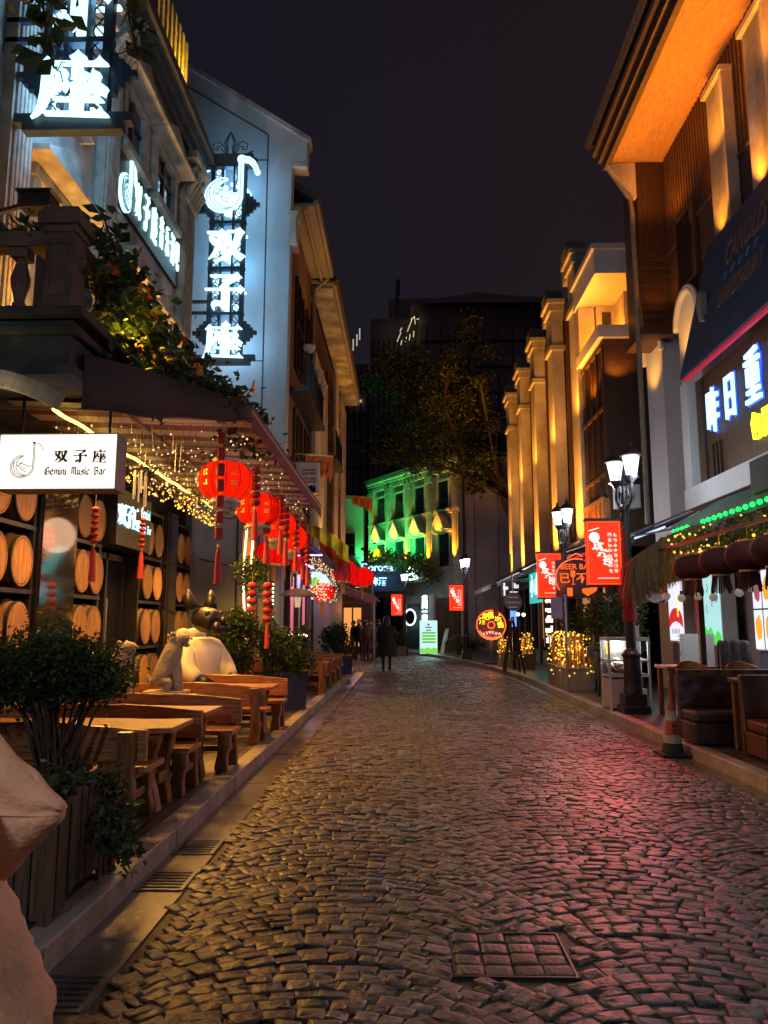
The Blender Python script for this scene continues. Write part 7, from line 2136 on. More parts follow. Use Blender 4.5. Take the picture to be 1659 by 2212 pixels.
m = MB(); m.box(-.20, .20, -.20, .20, 0, .035); m.lathe([(.145, .035), (.118, .16), (.001, .16)], n=24); m.build('base', 'rubber', t, bev=.01)
def cr(z): return .128 - (z - .10) * .128 / .80
for a, b_, mm in ((.16, .26, 'conew'), (.26, .44, 'coneo'), (.44, .56, 'conew'), (.56, .78, 'coneo')):
    m = MB(); m.lathe([(cr(a), a), (cr(b_), b_)], n=24); m.build('band', mm, t, smooth=False)
m = MB(); m.lathe([(cr(.78) + .004, .775), (cr(.78) + .006, .79), (.018, .80), (.018, .82), (.001, .82)], n=16); m.build('tip', 'coneo', t)
m = MB()
for k, z in enumerate((.31, .38)): scribble(m, .06, (.0, -cr(z) - .003, z), (1, 0, .0), (0, .17, 1), .004, k + 40, .2, 5)
m.build('stencil', 'ink', t)
t = T('food_cart', 'small white framed food cart with glass case and buns beside the lamp post', 'food cart', None, (3.64, 13.05, KH))
m = MB()
for x in (-.30, .34):
    for y in (-.24, .24): m.bar((x, y, .0), (x, y, 1.13), .035)
for z in (.55, .80, 1.13): 
    m.bar((-.30, -.24, z), (.34, -.24, z), .03); m.bar((-.30, .24, z), (.34, .24, z), .03); m.bar((-.30, -.24, z), (-.30, .24, z), .03); m.bar((.34, -.24, z), (.34, .24, z), .03)
m.box(-.32, .36, -.26, .26, 1.14, 1.17); m.build('frame', 'whiteplastic', t)
m = MB(); m.box(-.29, .33, -.23, .23, .56, .585); m.box(-.29, .33, .21, .225, .59, 1.13); m.build('shelf', 'steel', t)
m = MB(); m.box(-.31, -.02, -.25, .23, .04, .50); m.build('cabinet', mat('pink_panel', (.5, .36, .34), .5, .1, 4), t, bev=.012)
m = MB(); r = random.Random(2)
for k in range(16): m.ball((-.24 + .42 * r.random(), -.15 + .3 * r.random(), .66 + .14 * r.random()), .065, 10, 7, (1, 1, .75))
m.build('buns', 'petal', t, smooth=True)
m = MB(); m.lathe([(.15, .60), (.19, .66), (.18, .66), (.14, .61)], (.03, 0, 0), 20); m.build('basket', 'oak', t)
m = MB(); m.box(.06, .22, -.18, .0, 1.172, 1.36); m.bar((.10, -.1, 1.3), (.06, -.12, 1.50), .02); m.bar((.16, -.1, 1.3), (.15, -.12, 1.47), .02); m.build('napkin_holder', 'whiteplastic', t)
m = MB(); m.ball((.02, 0, .36), .13, 12, 8, (1, 1, .8)); m.box(.06, .3, -.2, .2, .06, .34); m.build('plastic_bags', 'whiteplastic', t, smooth=True)
m = MB(); m.box(-.29, -.26, -.20, -.05, .90, 1.08); m.build('yellow_lamp', 'e_yellow', t)
light('cart_lamp', 'POINT', (3.64, 12.95, 1.18), (1, .95, .85), 12, t, size=.05)


def bicycle(lab, x, y, rz):
    t = T('bicycle', lab, 'bicycle', 'bicycles parked at the right terrace end', (x, y, KH), rz)
    for wx in (-.52, .52):
        m = MB(); m.tube([(wx + .33 * math.cos(a), 0, .34 + .33 * math.sin(a)) for a in np.linspace(0, 2 * math.pi, 25)], .018, 6, False); w_ = m.build('wheel', 'rubber', t)
        m = MB()
        for k in range(12): a = k * math.pi / 6; m.bar((wx, 0, .34), (wx + .32 * math.cos(a), 0, .34 + .32 * math.sin(a)), .004)
        m.build('spokes', 'steel', w_)
    m = MB(); pts = {'bb': (-.05, 0, .32), 'seat': (-.20, 0, .82), 'head': (.36, 0, .80), 'r': (-.52, 0, .34), 'f': (.52, 0, .34), 'hb': (.33, 0, .98)}
    for a, b_ in (('bb', 'seat'), ('bb', 'head'), ('seat', 'head'), ('bb', 'r'), ('seat', 'r'), ('head', 'f'), ('head', 'hb')): m.bar(pts[a], pts[b_], .032)
    m.build('frame', 'copper', t)
    m = MB(); m.box(-.34, -.10, -.07, .07, .86, .91); m.build('saddle', 'rubber', t, bev=.02)
    m = MB(); m.tube([(.30, -.28, 1.0), (.36, -.1, 1.0), (.36, .1, 1.0), (.30, .28, 1.0)], .014, 6); m.build('handlebar', 'steel', t)
    m = MB(); m.box(.40, .66, -.15, .15, .70, .92); m.build('basket', 'copper', t)


bicycle('dark bicycle parked nearest the food cart', 4.0, 15.3, R(70))
bicycle('dark bicycle parked behind the nearer one', 3.9, 16.0, R(80))
bush('shrub_pot', 'dark potted shrub behind the food cart', 'shrub', (4.05, 14.3, KH), .25, .4, [(0, 0, 1.1, .4, .4, .55), (0, 0, 1.7, .3, .3, .4)], 1600, .09, 51)
bush('shrub_pot', 'dark potted shrub left of the bicycles', 'shrub', (4.3, 16.6, KH), .25, .4, [(0, 0, 1.1, .45, .4, .5), (-.1, 0, 1.6, .35, .3, .4)], 1600, .09, 52)


# ================================================================== ochre lit building with tall pilasters (right, middle distance)
BO = -1.7
B = T('pilaster_building', 'long pale building with tall orange lit pilasters on the right', 'building', None, (6, 28, 0))
m = MB(); m.box(5.40, 14, 21.3, 36.4, KH, 12.0); m.build('wall', 'darkwood', B, True)
m = MB()
for y in np.arange(21.4, 36.4, .30): m.box(5.36, 5.41, y, y + .05, 3.5, 11.6)
m.build('board_joints', 'darkwoodv', B, True)
for k in range(5):
    y = 21.65 + 3.5 * k
    m = MB(); m.box(4.98, 5.42, y - .45, y + .45, 3.4, 11.9); pl = m.build('pilaster', 'white2', B, True, bev=.01)
    m = MB(); m.box(4.90, 5.42, y - .55, y + .55, 11.905, 12.15); m.box(4.82, 5.42, y - .62, y + .62, 12.155, 12.3); m.build('capital', 'white2', pl, True); m = MB(); m.box(4.90, 5.42, y - .52, y + .52, 10.55, 10.72); m.build('band', 'white2', pl, True)
    m = MB(); m.box(5.02, 5.6, y + .55, y + 1.35, 12.0, 13.1)
    for j in range(8): m.box(5.0, 5.03, y + .58, y + 1.32, 12.08 + j * .12, 12.14 + j * .12)
    m.build('vent_louvre', 'gutterm', pl, True)
    light('pilaster_uplight', 'SPOT', (4.2, y - .25, 3.6), (1.0, .36, .03), 1500, B, size=.12, target=(5.0, y, 9.0), spot=125, blend=1)
    light('pilaster_uplight', 'SPOT', (4.35, y - .5, 7.2), (1.0, .36, .03), 420, B, size=.12, target=(5.1, y, 11.0), spot=125, blend=1)
m = MB(); m.box(5.10, 9, 18.85, 21.25, 3.4, 8.70); m.build('shutter_block', 'darkwood', B, True)
m = MB()
for y in np.arange(18.9, 20.9, .6):
    m.box(5.05, 5.10, y, y + .05, 3.6, 8.6); m.box(5.05, 5.10, y + .58, y + .63, 3.6, 8.6)
    for z in (3.6, 5.2, 6.9, 8.5): m.box(5.052, 5.10, y + .05, y + .58, z, z + .09)
    for z in np.arange(3.75, 8.4, .09):
        m.add([(5.06, y + .05, z), (5.06, y + .58, z), (5.09, y + .58, z + .07), (5.09, y + .05, z + .07)], [(0, 3, 2, 1)])
m.build('shutters', 'darkwoodv', B, True)
m = MB(); m.box(4.95, 9, 18.72, 21.28, 8.71, 9.03); m.build('balcony_slab', 'white', B, True)
m = MB(); m.box(5.45, 9, 20.75, 21.28, 9.04, 10.40); m.box(5.95, 9, 19.8, 20.748, 9.04, 10.40); m.build('loggia_wall', 'white2', B, True)
m = MB(); m.box(5.60, 5.85, 20.73, 20.748, 9.1, 10.2); m.box(6.10, 6.5, 19.78, 19.798, 9.1, 10.25); lw = m.build('loggia_window', 'glass', B, True)
m = MB(); m.box(6.06, 6.10, 19.76, 19.78, 9.1, 10.3); m.box(6.08, 6.5, 19.76, 19.778, 9.65, 9.7); m.build('frame', 'darkwood', lw, True)
m = MB(); m.box(4.92, 9, 18.72, 21.28, 10.41, 11.05); m.box(4.85, 9.1, 18.65, 21.3, 11.055, 11.2); m.build('roof_fascia', 'white', B, True)
m = MB(); m.box(4.97, 5.42, 20.85, 21.29, 9.04, 10.40); m.build('corner_pier', 'white2', B, True)
m = MB(); m.box(6.0, 9, 19, 21, 11.205, 11.6); m.build('roof', 'roof', B, True)
light('loggia_uplight', 'POINT', (5.4, 20.1, 9.2), AMBER, 95, B, size=.1)
light('loggia_uplight', 'POINT', (5.25, 19.2, 9.2), AMBER, 50, B, size=.1)
light('slab_uplight', 'SPOT', (4.75, 19.8, 7.3), AMBER, 230, B, size=.05, target=(5.0, 19.8, 8.9), spot=120, blend=.8)
light('slab_uplight', 'SPOT', (5.35, 18.5, 7.6), AMBER, 60, B, size=.05, target=(5.5, 18.9, 8.9), spot=120, blend=.8)
m = MB(); m.box(4.98, 5.10, 18.85, 21.0, 3.42, 4.6)
for y in np.arange(18.9, 21, .4): m.box(4.94, 4.98, y, y + .06, 3.42, 4.55)
m.box(4.93, 4.98, 18.85, 21.0, 4.55, 4.65); m.build('balcony_panel', 'wood', B, True)
light('balcony_lamp', 'POINT', (4.6, 19.8, 3.9), AMBER, 70, B, size=.05)
t = T('air_conditioner', 'white air conditioner unit on brackets below the dark shutters', 'air conditioner', None, (5.45, 18.65, 4.3))
m = MB(); m.box(-.30, .30, -.14, .14, 0, .58); m.build('casing', 'whiteplastic', t, bev=.02)
m = MB()
for rr in (.08, .14, .20): m.tube([(-.05 + rr * math.cos(a), -.15, .29 + rr * math.sin(a)) for a in np.linspace(0, 6.283, 20)], .006, 4, False)
m.build('fan_grille', 'black', t)
m = MB(); m.bar((-.2, .1, -.02), (-.2, -.18, -.02), .03); m.bar((.2, .1, -.02), (.2, -.18, -.02), .03); m.build('bracket', 'black', t)

# tiled lean-to roof and awnings along the right shops
lr = T('lean_to_roof', 'dark tiled lean-to roof over the right hand shops', 'roof', None, (4.9, 28, 3.6))
m = MB(); m.sheet((4.55, 18.9, 3.50), (4.55, 38, 3.50), (5.38, 38, 4.0), (5.38, 18.9, 4.0), .08)
r = random.Random(6)
for y in np.arange(18.9, 38, .24):
    m.tube([(4.50 + r.uniform(-.03, .03), y, 3.56 + r.uniform(-.02, .02)), (5.36, y, 4.06)], .055, 6)
m.build('tiles', 'roof', lr, True)
for i, (y0, y1, x, dz, mm) in enumerate(((13.2, 18.6, 3.95, .0, 'bluecanvas'), (18.8, 23.4, 3.62, .12, 'greyawn'), (23.6, 29.4, 3.55, .05, 'greyawn'), (29.6, 36.6, 3.35, 0, 'greyawn'))):
    t = T('shop_awning', ['dark awning over the bicycles by the nearest red lightbox', 'grey awning behind the second street lamp', 'grey awning over the teal sign', 'farthest grey awning ending at the plain wall'][i], 'awning', 'awnings along the right shops', (4.2, (y0 + y1) / 2, 3))
    m = MB(); m.sheet((4.9, y0, 3.46 + dz), (x, y0, 3.04 + dz), (x, y1, 3.04 + dz), (4.9, y1, 3.46 + dz), .02); m.build('canopy', mm, t, True)
    m = MB(); n = int((y1 - y0) / .3)
    for k in range(n): m.sheet((x - .004, y0 + k * .3, 2.90 + dz - .03 * (k % 2)), (x - .004, y0 + k * .3 + .29, 2.90 + dz - .03 * (k % 2)), (x - .004, y0 + k * .3 + .29, 3.055 + dz), (x - .004, y0 + k * .3, 3.055 + dz), .008)
    m.build('valance', mm, t, True)
    m = MB(); m.bar((x, y0, 3.03 + dz), (x, y1, 3.03 + dz), .04)
    for y in (y0 + .3, y1 - .3): m.bar((4.9, y, 3.2 + dz), (x, y, 3.02 + dz), .03)
    m.build('frame', 'steel', t, True)
sp = T('shop_row', 'dark glazed shop fronts under the grey awnings on the right', 'shop front', None, (4.9, 26, KH))
m = MB(); m.box(4.95, 5.35, 18.9, 38, 2.95, 3.45); m.box(5.02, 5.35, 18.9, 38, KH, .6)
for y in np.arange(18.9, 38.1, 1.6): m.box(4.94, 5.34, y, y + .16, KH, 2.95)
m.build('frame', 'darkwood', sp, True)
m = MB(); m.box(5.10, 5.14, 18.9, 38, .6, 2.95); m.build('glass', 'glass', sp, True)
m = MB(); 
for y in (20.9, 24.2, 27.4): m.box(5.08, 5.095, y, y + 1.2, 1.0, 2.4)
m.build('lit_window', em('shop_interior', (1.0, .5, .18), .35), sp, True)

# neon signs on the right
t = T('neon_sign', 'orange red neon sign with a wine glass between two lamp post signs', 'neon sign', None, (4.0, 17.0, 1.9))
p = PY(1247, 1250, 17.0); 
m = MB(); m.box(p.x - .46, p.x + .46, 17.04, 17.10, p.z - .42, p.z + .42); m.build('backing', 'glossblack', t, True)
m = MB(); rr = .46
m.tube([(p.x + .47 * math.cos(a), 17.02, p.z + .44 * math.sin(a)) for a in np.linspace(-.6, math.pi + .6, 30)], .012, 6); m.tube([(p.x - .20, 17.02, p.z + .45), (p.x, 17.02, p.z + .56), (p.x + .2, 17.02, p.z + .45)], .012, 6); m.build('red_tubes', 'e_redtube', t, True)
m = MB(); m.text('BEER BAR', .17, (p.x, 17.02, p.z + .26), (1, 0, 0), (0, 0, 1), .01, bold=.01)
for ch, dx in (('已', -.27), ('不', .10), ('晚', .33)): m.text(ch, .25, (p.x + dx, 17.02, p.z + .0), (1, 0, 0), (0, 0, 1), .01, bold=.01)
m.box(p.x - .22, p.x - .11, 17.01, 17.03, p.z - .38, p.z - .20); m.prism([(-.16, .06), (.14, .10), (.16, .02), (-.04, -.10), (-.15, -.02)], (p.x + .26, 17.02, p.z - .28), (1, 0, 0), (0, 0, 1), .01)
m.build('orange_lettering', 'e_orange', t, True)
m = MB(); m.prism([(-.045, .16), (.045, .16), (.05, .04), (.0, .0), (-.05, .04)], (p.x - .09, 17.01, p.z + .02), (1, 0, 0), (0, 0, 1), .01); m.bar((p.x - .09, 17.005, p.z + .02), (p.x - .09, 17.005, p.z - .12), .014); m.bar((p.x - .13, 17.005, p.z - .12), (p.x - .05, 17.005, p.z - .12), .012); m.build('glass_outline', 'e_orange', t, True)
m = MB(); m.bar((p.x - .3, 17.08, p.z + .42), (p.x - .3, 17.08, 3.1), .02); m.bar((p.x + .3, 17.08, p.z + .42), (p.x + .3, 17.08, 3.1), .02); m.build('hanger', 'black', t, True)
light('neon_lamp', 'POINT', (p.x - .3, 16.4, p.z), (1.0, .1, .03), 18, t, size=.2)
p = PY(1061, 1350, 27.5)
t = T('round_neon_sign', 'round neon sign with yellow characters in a red ring on a stand', 'neon sign', None, (p.x, 27.5, KH))
m = MB(); m.lathe([(.001, -.02), (.50, -.02), (.50, .02), (.001, .02)], (p.x, 27.53, p.z), 36, 'Y'); m.build('disc', mat('smoked_disc', (.10, .04, .035), .4), t, True)
m = MB()
m.tube([(p.x + .51 * math.cos(a), 27.49, p.z + .51 * math.sin(a)) for a in np.linspace(0, 2 * math.pi, 40)], .018, 6, False); m.tube([(p.x + .12 * math.cos(a), 27.49, p.z + .12 * math.sin(a)) for a in np.linspace(0, 2 * math.pi, 20)], .018, 6, False)
m.tube([(p.x + .46 * math.cos(a), 27.49, p.z + .46 * math.sin(a)) for a in np.linspace(3.6, 5.2, 14)], .03, 6); m.build('red_ring', 'e_redtube', t, True)
m = MB()
for k, (a, ch) in enumerate(((2.75, '酒'), (2.15, '吧'), (1.55, '音'), (.75, '乐'), (.0, '会'))): m.text(ch, .26, (p.x + .33 * math.cos(a), 27.48, p.z + .33 * math.sin(a)), (1, 0, 0), (0, 0, 1), .01, bold=.02)
m.build('yellow_lettering', 'e_yellow', t, True)
m = MB()
for k in range(6): scribble(m, .10, (p.x - .28 + k * .11, 27.49, p.z - .24 - .03 * abs(k - 2.5)), (1, 0, 0), (0, 0, 1), .006, 90 + k, .2, 4)
m.build('pink_lettering', 'e_pink', t, True)
m = MB(); m.box(p.x + .08, p.x + .26, 27.44, 27.60, p.z + .30, p.z + .62); m.build('red_block', 'redcloth', t, True)
m = MB(); m.bar((p.x, 27.56, KH), (p.x, 27.56, p.z - .4), .06); m.box(p.x - .3, p.x + .3, 27.4, 27.75, KH, KH + .06); m.build('stand', 'black', t, True)
light('neon_lamp', 'POINT', (p.x - .1, 26.9, 1.0), (1.0, .2, .12), 22, t, size=.2)
t = T('teal_sign', 'teal lit shop sign with white strokes under the grey awning', 'sign', None, (4.85, 27, 2.4))
m = MB(); m.box(4.80, 4.92, 24.6, 29.6, 2.30, 3.42); m.build('panel', 'e_teal', t, True)
m = MB()
for k, y in enumerate((28.9, 27.9, 26.7, 25.5)):
    m.text('小山云水'[k], .85, (4.785, y, 2.86), (0, -1, 0), (0, 0, 1), .02, bold=.03)
m.build('lettering', 'e_poster', t, True)
light('teal_lamp', 'AREA', (4.7, 27, 2.6), (.2, .9, .85), 14, t, shape=(1, 4), target=(3, 27, 1.5))
p = PY(1108, 1300, 22)
t = T('round_hanging_sign', 'dark round hanging sign with pale lettering above the easel', 'sign', None, p)
m = MB(); m.lathe([(.001, -.03), (.25, -.03), (.25, .03), (.001, .03)], (0, 0, 0), 28, 'Y'); m.build('disc', 'copper', t)
m = MB(); m.tube([(.25 * math.cos(a), -.035, .25 * math.sin(a)) for a in np.linspace(0, 6.283, 28)], .012, 5, False); m.bar((0, 0, .25), (0, 0, .75), .02); m.build('rim', 'steel', t)
m = MB(); m.text('HELLO', .10, (0, -.035, .12), (1, 0, 0), (0, 0, 1), .004) if False else None
for k in range(5): scribble(m, .07, (-.16 + k * .08, -.033, -.02), (1, 0, 0), (0, 0, 1), .004, 300 + k, .2, 4)
m.box(-.13, .13, -.036, -.032, -.17, -.13); m.box(-.14, .14, -.036, -.032, .11, .14); m.build('lettering', 'e_poster' if False else 'whiteplastic', t)
p = PY(1104, 1273, 24)
t = T('dark_box_sign', 'dark box sign with small white glowing letters by the teal sign', 'sign', None, p)
m = MB(); m.box(-.28, .28, -.06, .06, -.26, .26); m.build('box', 'black', t); m = MB()
scribble(m, .16, (-.17, -.062, .05), (1, 0, 0), (0, 0, 1), .004, 7, .3, 4); scribble(m, .16, (.15, -.062, .12), (1, 0, 0), (0, 0, 1), .004, 9, .3, 4); m.box(-.05, .2, -.066, -.062, -.10, -.07); m.box(-.24, -.19, -.066, -.062, -.2, .2); m.build('lettering', 'e_poster', t)
m = MB(); m.bar((0, 0, .26), (0, 0, 1.1), .03); m.build('hanger', 'black', t)
p = PY(1109, 1336, 24.5)
t = T('blue_lit_column', 'narrow blue glowing column sign below the round hanging sign', 'sign', None, (p.x, 24.5, KH))
m = MB(); m.box(p.x - .09, p.x + .09, 24.46, 24.54, 1.45, 2.05); m.build('blue_face', em('blue_col', (.08, .25, 1.0), 2.2), t, True); m = MB(); m.box(p.x - .05, p.x + .05, 24.47, 24.53, KH, 1.45); m.build('stand', 'black', t, True)
t = T('folding_easel', 'dark folding easel standing at the right kerb', 'easel', None, (3.2, 23.0, KH))
m = MB()
for (x0, x1, y0, y1) in ((-.28, -.02, -.35, .0), (.28, .02, -.35, .0), (-.25, -.02, .35, .0), (.25, .02, .35, .0)): m.bar((x0, y0, 0), (x1, y1, 1.55), .05)
m.bar((-.2, -.22, .55), (.2, -.22, .55), .04); m.bar((-.2, .22, .55), (.2, .22, .55), .04); m.build('legs', 'darkwoodv', t)
m = MB(); m.bar((-.05, 0, 1.5), (.05, 0, 1.6), .10); m.build('hinge', 'steel', t)
for i, (x0, x1, y0, y1, zt, n, seed) in enumerate(((3.46, 4.05, 16.6, 18.9, 1.35, 300, 1), (3.75, 4.1, 24.6, 25.4, 1.25, 70, 2), (3.2, 3.55, 25.9, 26.7, 1.15, 50, 3))):
    t = T('lit_planter', ['large grey planter with picket fence full of yellow fairy bulbs', 'small planter with yellow fairy bulbs right of the easel', 'small planter with yellow fairy bulbs below the round neon sign'][i], 'planter', 'planters with yellow fairy lights', ((x0 + x1) / 2, (y0 + y1) / 2, KH))
    m = MB(); m.box(x0, x1, y0, y1, KH, KH + .45); m.box(x0 - .02, x1 + .02, y0 - .02, y1 + .02, KH + .42, KH + .47)
    for y in np.arange(y0, y1, .5): m.box(x0 - .012, x0, y, y + .03, KH, KH + .42)
    m.build('box', 'gutterm', t, True, bev=.01)
    m = MB(); r = random.Random(seed)
    for k in range(n // 3):
        x, y = r.uniform(x0 + .03, x1 - .03), r.uniform(y0 + .05, y1 - .05); m.bar((x, y, KH + .45), (x + r.gauss(0, .04), y + r.gauss(0, .05), r.uniform(.85, zt)), .022)
    m.build('pickets', 'oak', t, True)
    m = MB()
    for k in range(n): m.ball((r.uniform(x0 - .03, x1), r.uniform(y0 - .03, y1), r.uniform(KH + .25, zt)), .019 * r.uniform(.7, 1.4), 6, 4)
    bo = m.build('bulbs', 'e_fairy', t, True)
    if n > 100: bo['kind'] = 'stuff'
    for y in np.linspace(y0 + .3, y1 - .3, 3 if i == 0 else 1): light('planter_lamp', 'POINT', ((x0 + x1) / 2, y, 1.0), (1.0, .58, .08), 6 if i == 0 else 4, t, size=.1)
    light('planter_lamp', 'POINT', (x0 - .15, (y0 + y1) / 2 - .4, .9), (1.0, .58, .08), 5, t, size=.1)
bush('shrub_pot', 'leafy shrub behind the large yellow lit planter', 'shrub', (4.4, 19.3, KH), .25, .4, [(0, 0, 1.3, .5, .7, .55), (-.2, .5, 1.1, .4, .5, .5)], 1500, .10, 53)
bush('shrub_pot', 'reddish low shrub at the foot of the plain end wall', 'shrub', (2.6, 36.5, KH), .2, .3, [(0, 0, .5, .7, .6, .4), (.7, -.2, .45, .5, .5, .3)], 900, .12, 54, leafm=('leafy', 'leafd'))
t = T('post_notice', 'thin steel post with a pale violet notice sheet by the lit planter', 'notice', None, (3.36, 16.2, KH))
m = MB(); m.tube([(0, 0, 0), (0, 0, 2.0)], .025, 8); m.build('post', 'steel', t); m = MB(); m.box(-.30, -.06, -.03, -.015, 1.50, 1.95); m.build('sheet', mat('violet_sheet', (.30, .22, .34), .6), t)
m = MB(); m.box(-.06, .0, -.02, -.01, 1.55, 1.60); m.box(-.06, .0, -.02, -.01, 1.85, 1.9); m.build('clips', 'black', t)
t = T('beige_parasol', 'half-folded beige parasol behind the bicycles', 'parasol', None, (4.55, 15.2, KH))
m = MB(); m.tube([(0, 0, 0), (0, 0, 2.2)], .025, 8); m.build('pole', 'steel', t)
m = MB(); n = 16; vs = []
for (rr, z) in ((.02, 2.18), (.30, 2.0), (.55, 1.82)):
    for k in range(n): a = 2 * math.pi * k / n; q = rr * (1 + .12 * math.cos(a * 8)); vs.append((q * math.cos(a), q * math.sin(a), z + (.04 * math.cos(a * 8) if rr > .4 else 0)))
m.add(vs, [(i * n + k, i * n + (k + 1) % n, (i + 1) * n + (k + 1) % n, (i + 1) * n + k) for i in range(2) for k in range(n)]); o = m.build('canopy', 'white2', t); so = o.modifiers.new('thick', 'SOLIDIFY'); so.thickness = .01
for i, (u, v, y) in enumerate(((1119, 1327, 23.8), (1131, 1328, 23.2))):
    p = PY(u, v, y); t = T('pendant_lamp', ['left warm round pendant lamp under the grey awning', 'right warm round pendant lamp under the grey awning'][i], 'lamp', 'warm pendant lamps under the grey awning', p)
    m = MB(); m.ball((0, 0, 0), .055, 12, 8); m.build('globe', em('globe_warm' + str(i), (1, .8, .5), 4), t, smooth=True); m = MB(); m.tube([(0, 0, .05), (0, 0, 3.0 - p.z)], .006, 4); m.build('cord', 'black', t)
t = T('vertical_white_sign', 'vertical strip of white glowing characters beside the second street lamp', 'sign', None, (4.0, 21, 1.7))
p = PY(1185, 1340, 21)
m = MB()
for k in range(5): scribble(m, .20, (p.x, 20.96, p.z + .55 - k * .26), (1, 0, 0), (0, 0, 1), .01, 60 + k, .3, 5)
m.build('characters', 'e_white', t, True); m = MB(); m.box(p.x - .13, p.x + .13, 20.97, 21.03, p.z - .70, p.z + .70); m.bar((p.x, 21, p.z + .7), (p.x, 21, 3.2), .03); m.build('board', 'black', t, True)

# ================================================================== green lit house closing the street
gh = T('green_house', 'classical house lit green and orange closing the street', 'building', None, (3.2, 42, 0), R(-58))
m = MB(); m.box(-10, 0, 0, 6, 0, 10.3); m.build('wall', 'green_render', gh)
m = MB()
for z0, z1, d in ((10.30, 10.45, .15), (10.45, 10.62, .30), (10.62, 10.8, .45), (7.72, 7.85, .16), (4.55, 4.75, .12)): m.box(-10.1, .06, -d, .3, z0 + .002, z1)
for k in range(24): m.box(-9.9 + k * .42, -9.72 + k * .42, -.28, .0, 10.12, 10.30)
m.build('cornice', 'green_render', gh)
px_ = [-9.75, -7.55, -5.25, -2.9, -.32]
for x in px_:
    m = MB(); m.box(x - .28, x + .28, -.22, .02, 4.76, 9.7); m.box(x - .36, x + .36, -.28, .02, 9.705, 10.1); m.box(x - .32, x + .32, -.26, .02, 7.86, 8.0)
    for j in (-1, 0, 1): m.tube([(x + j * .16, -.23, 5.0), (x + j * .16, -.23, 9.6)], .05, 6)
    m.build('pilaster', 'green_render', gh)
for k in range(4):
    x = (px_[k] + px_[k + 1]) / 2
    m = MB(); m.box(x - .50, x + .50, -.02, .05, 8.05, 9.65); w_ = m.build('window', 'glass', gh)
    m = MB()
    for xx in (x - .58, x + .50): m.box(xx, xx + .08, -.10, .02, 8.0, 9.75)
    m.box(x - .60, x + .60, -.12, .02, 9.66, 9.78); m.box(x - .72, x + .72, -.28, .02, 7.86, 7.99); m.build('frame', 'green_render', w_)
    m = MB()
    for j in range(7): m.bar((x - .46 + j * .153, -.2, 8.0), (x - .46 + j * .153, -.2, 8.5), .02)
    m.bar((x - .48, -.2, 8.5), (x + .48, -.2, 8.5), .03); m.build('grille', 'black', w_)
    m = MB(); m.prism([(-.62, 0), (.62, 0), (0, .85)], (x, .0, 6.80), (1, 0, 0), (0, 0, 1), .45); m.prism([(-.66, 0), (0, .9), (.66, 0), (.78, 0), (0, 1.06), (-.78, 0)], (x, .0, 6.80), (1, 0, 0), (0, 0, 1), .55); m.box(x - .85, x + .85, -.32, .02, 6.66, 6.795); m.build('pediment', 'green_render', gh)
    m = MB(); m.box(x - .52, x + .52, -.02, .04, 4.80, 6.62); w_ = m.build('window', 'glass', gh)
    m = MB()
    for xx in (x - .62, x + .52): m.box(xx, xx + .10, -.10, .02, 4.78, 6.65)
    m.build('frame', 'green_render', w_)
def ghw(x, y, z): return WM[gh.name] @ Vector((x, y, z))
for k, x in enumerate(px_[:4]):
    q = ghw(x + 1.0, -1.3, 5.1); light('green_uplight', 'SPOT', q, (.03, 1.0, .20), (900, 1200, 900, 60)[k], gh, size=.1, target=ghw(x + .9, 0, 8.6), spot=115, blend=.9)
for k, x in enumerate(px_):
    q = ghw(x, -.5, 4.9); light('amber_uplight', 'SPOT', q, AMBER, (260, 420, 1100, 1900, 2400)[k], gh, size=.05, target=ghw(x, -.15, 7.5), spot=50, blend=.9)
for k in range(4):
    x = (px_[k] + px_[k + 1]) / 2; light('pediment_lamp', 'SPOT', ghw(x, -.95, 6.72), AMBER, 170, gh, size=.04, target=ghw(x, -.4, 7.2), spot=90, blend=.8)
m = MB(); m.prism([(-10.2, 10.8), (.2, 10.8), (-1.2, 12.8), (-9, 12.8)], (0, 3, 0), (1, 0, 0), (0, 0, 1), .1); m.sheet((-10.3, -.5, 10.82), (.3, -.5, 10.82), (.3, 3.2, 12.9), (-10.3, 3.2, 12.9), .12); m.build('roof', 'roof', gh)
# ground floor
m = MB(); m.box(-5.8, -2.5, -.25, .0, 0, .12); m.box(-5.8, -5.5, -.2, -.0, .12, 3.2); m.box(-3.9, -2.5, -.2, -.0, .12, 3.2); m.box(-5.498, -3.902, -.2, -.0, 2.75, 3.2); m.build('portal', 'white', gh)
m = MB(); m.box(-5.5, -3.9, -.10, -.01, .12, 2.75); m.build('slatted_door', 'corr', gh)
m = MB(); m.box(-2.4, -.2, -.12, .0, 0, 3.0); m.box(-2.2, -1.4, -.16, -.121, 0, 2.4); m.box(-1.25, -.5, -.16, -.121, 0, 2.4); m.build('shutter_doors', 'darkwoodv', gh)
m = MB(); m.box(-9.9, -5.9, -.12, .0, 0, 3.2); m.build('shop_recess', 'black', gh)
t = T('ring_mirror', 'round mirror with a glowing white rim on the slatted door', 'mirror', None, ghw(-4.85, -.3, 1.95), R(-58))
m = MB(); m.tube([(.60 * math.cos(a), 0, .46 * math.sin(a)) for a in np.linspace(0, 2 * math.pi, 36)], .045, 8, False); m.build('glowing_rim', em('ring_glow', (.65, .95, .95), 2.4), t); m = MB(); m.lathe([(.001, .02), (.58, .02), (.58, .05), (.001, .05)], (0, 0, 0), 32, 'Y', 1, .77); m.build('mirror_glass', 'mirror', t)
t = T('vertical_glow_sign', 'vertical column of five white glowing characters on the white portal', 'sign', None, ghw(-3.25, -.3, 1.5), R(-58))
m = MB(); m.box(-.26, .26, .0, .06, -.3, 1.75); m.build('backing', 'whiteplastic', t)
m = MB()
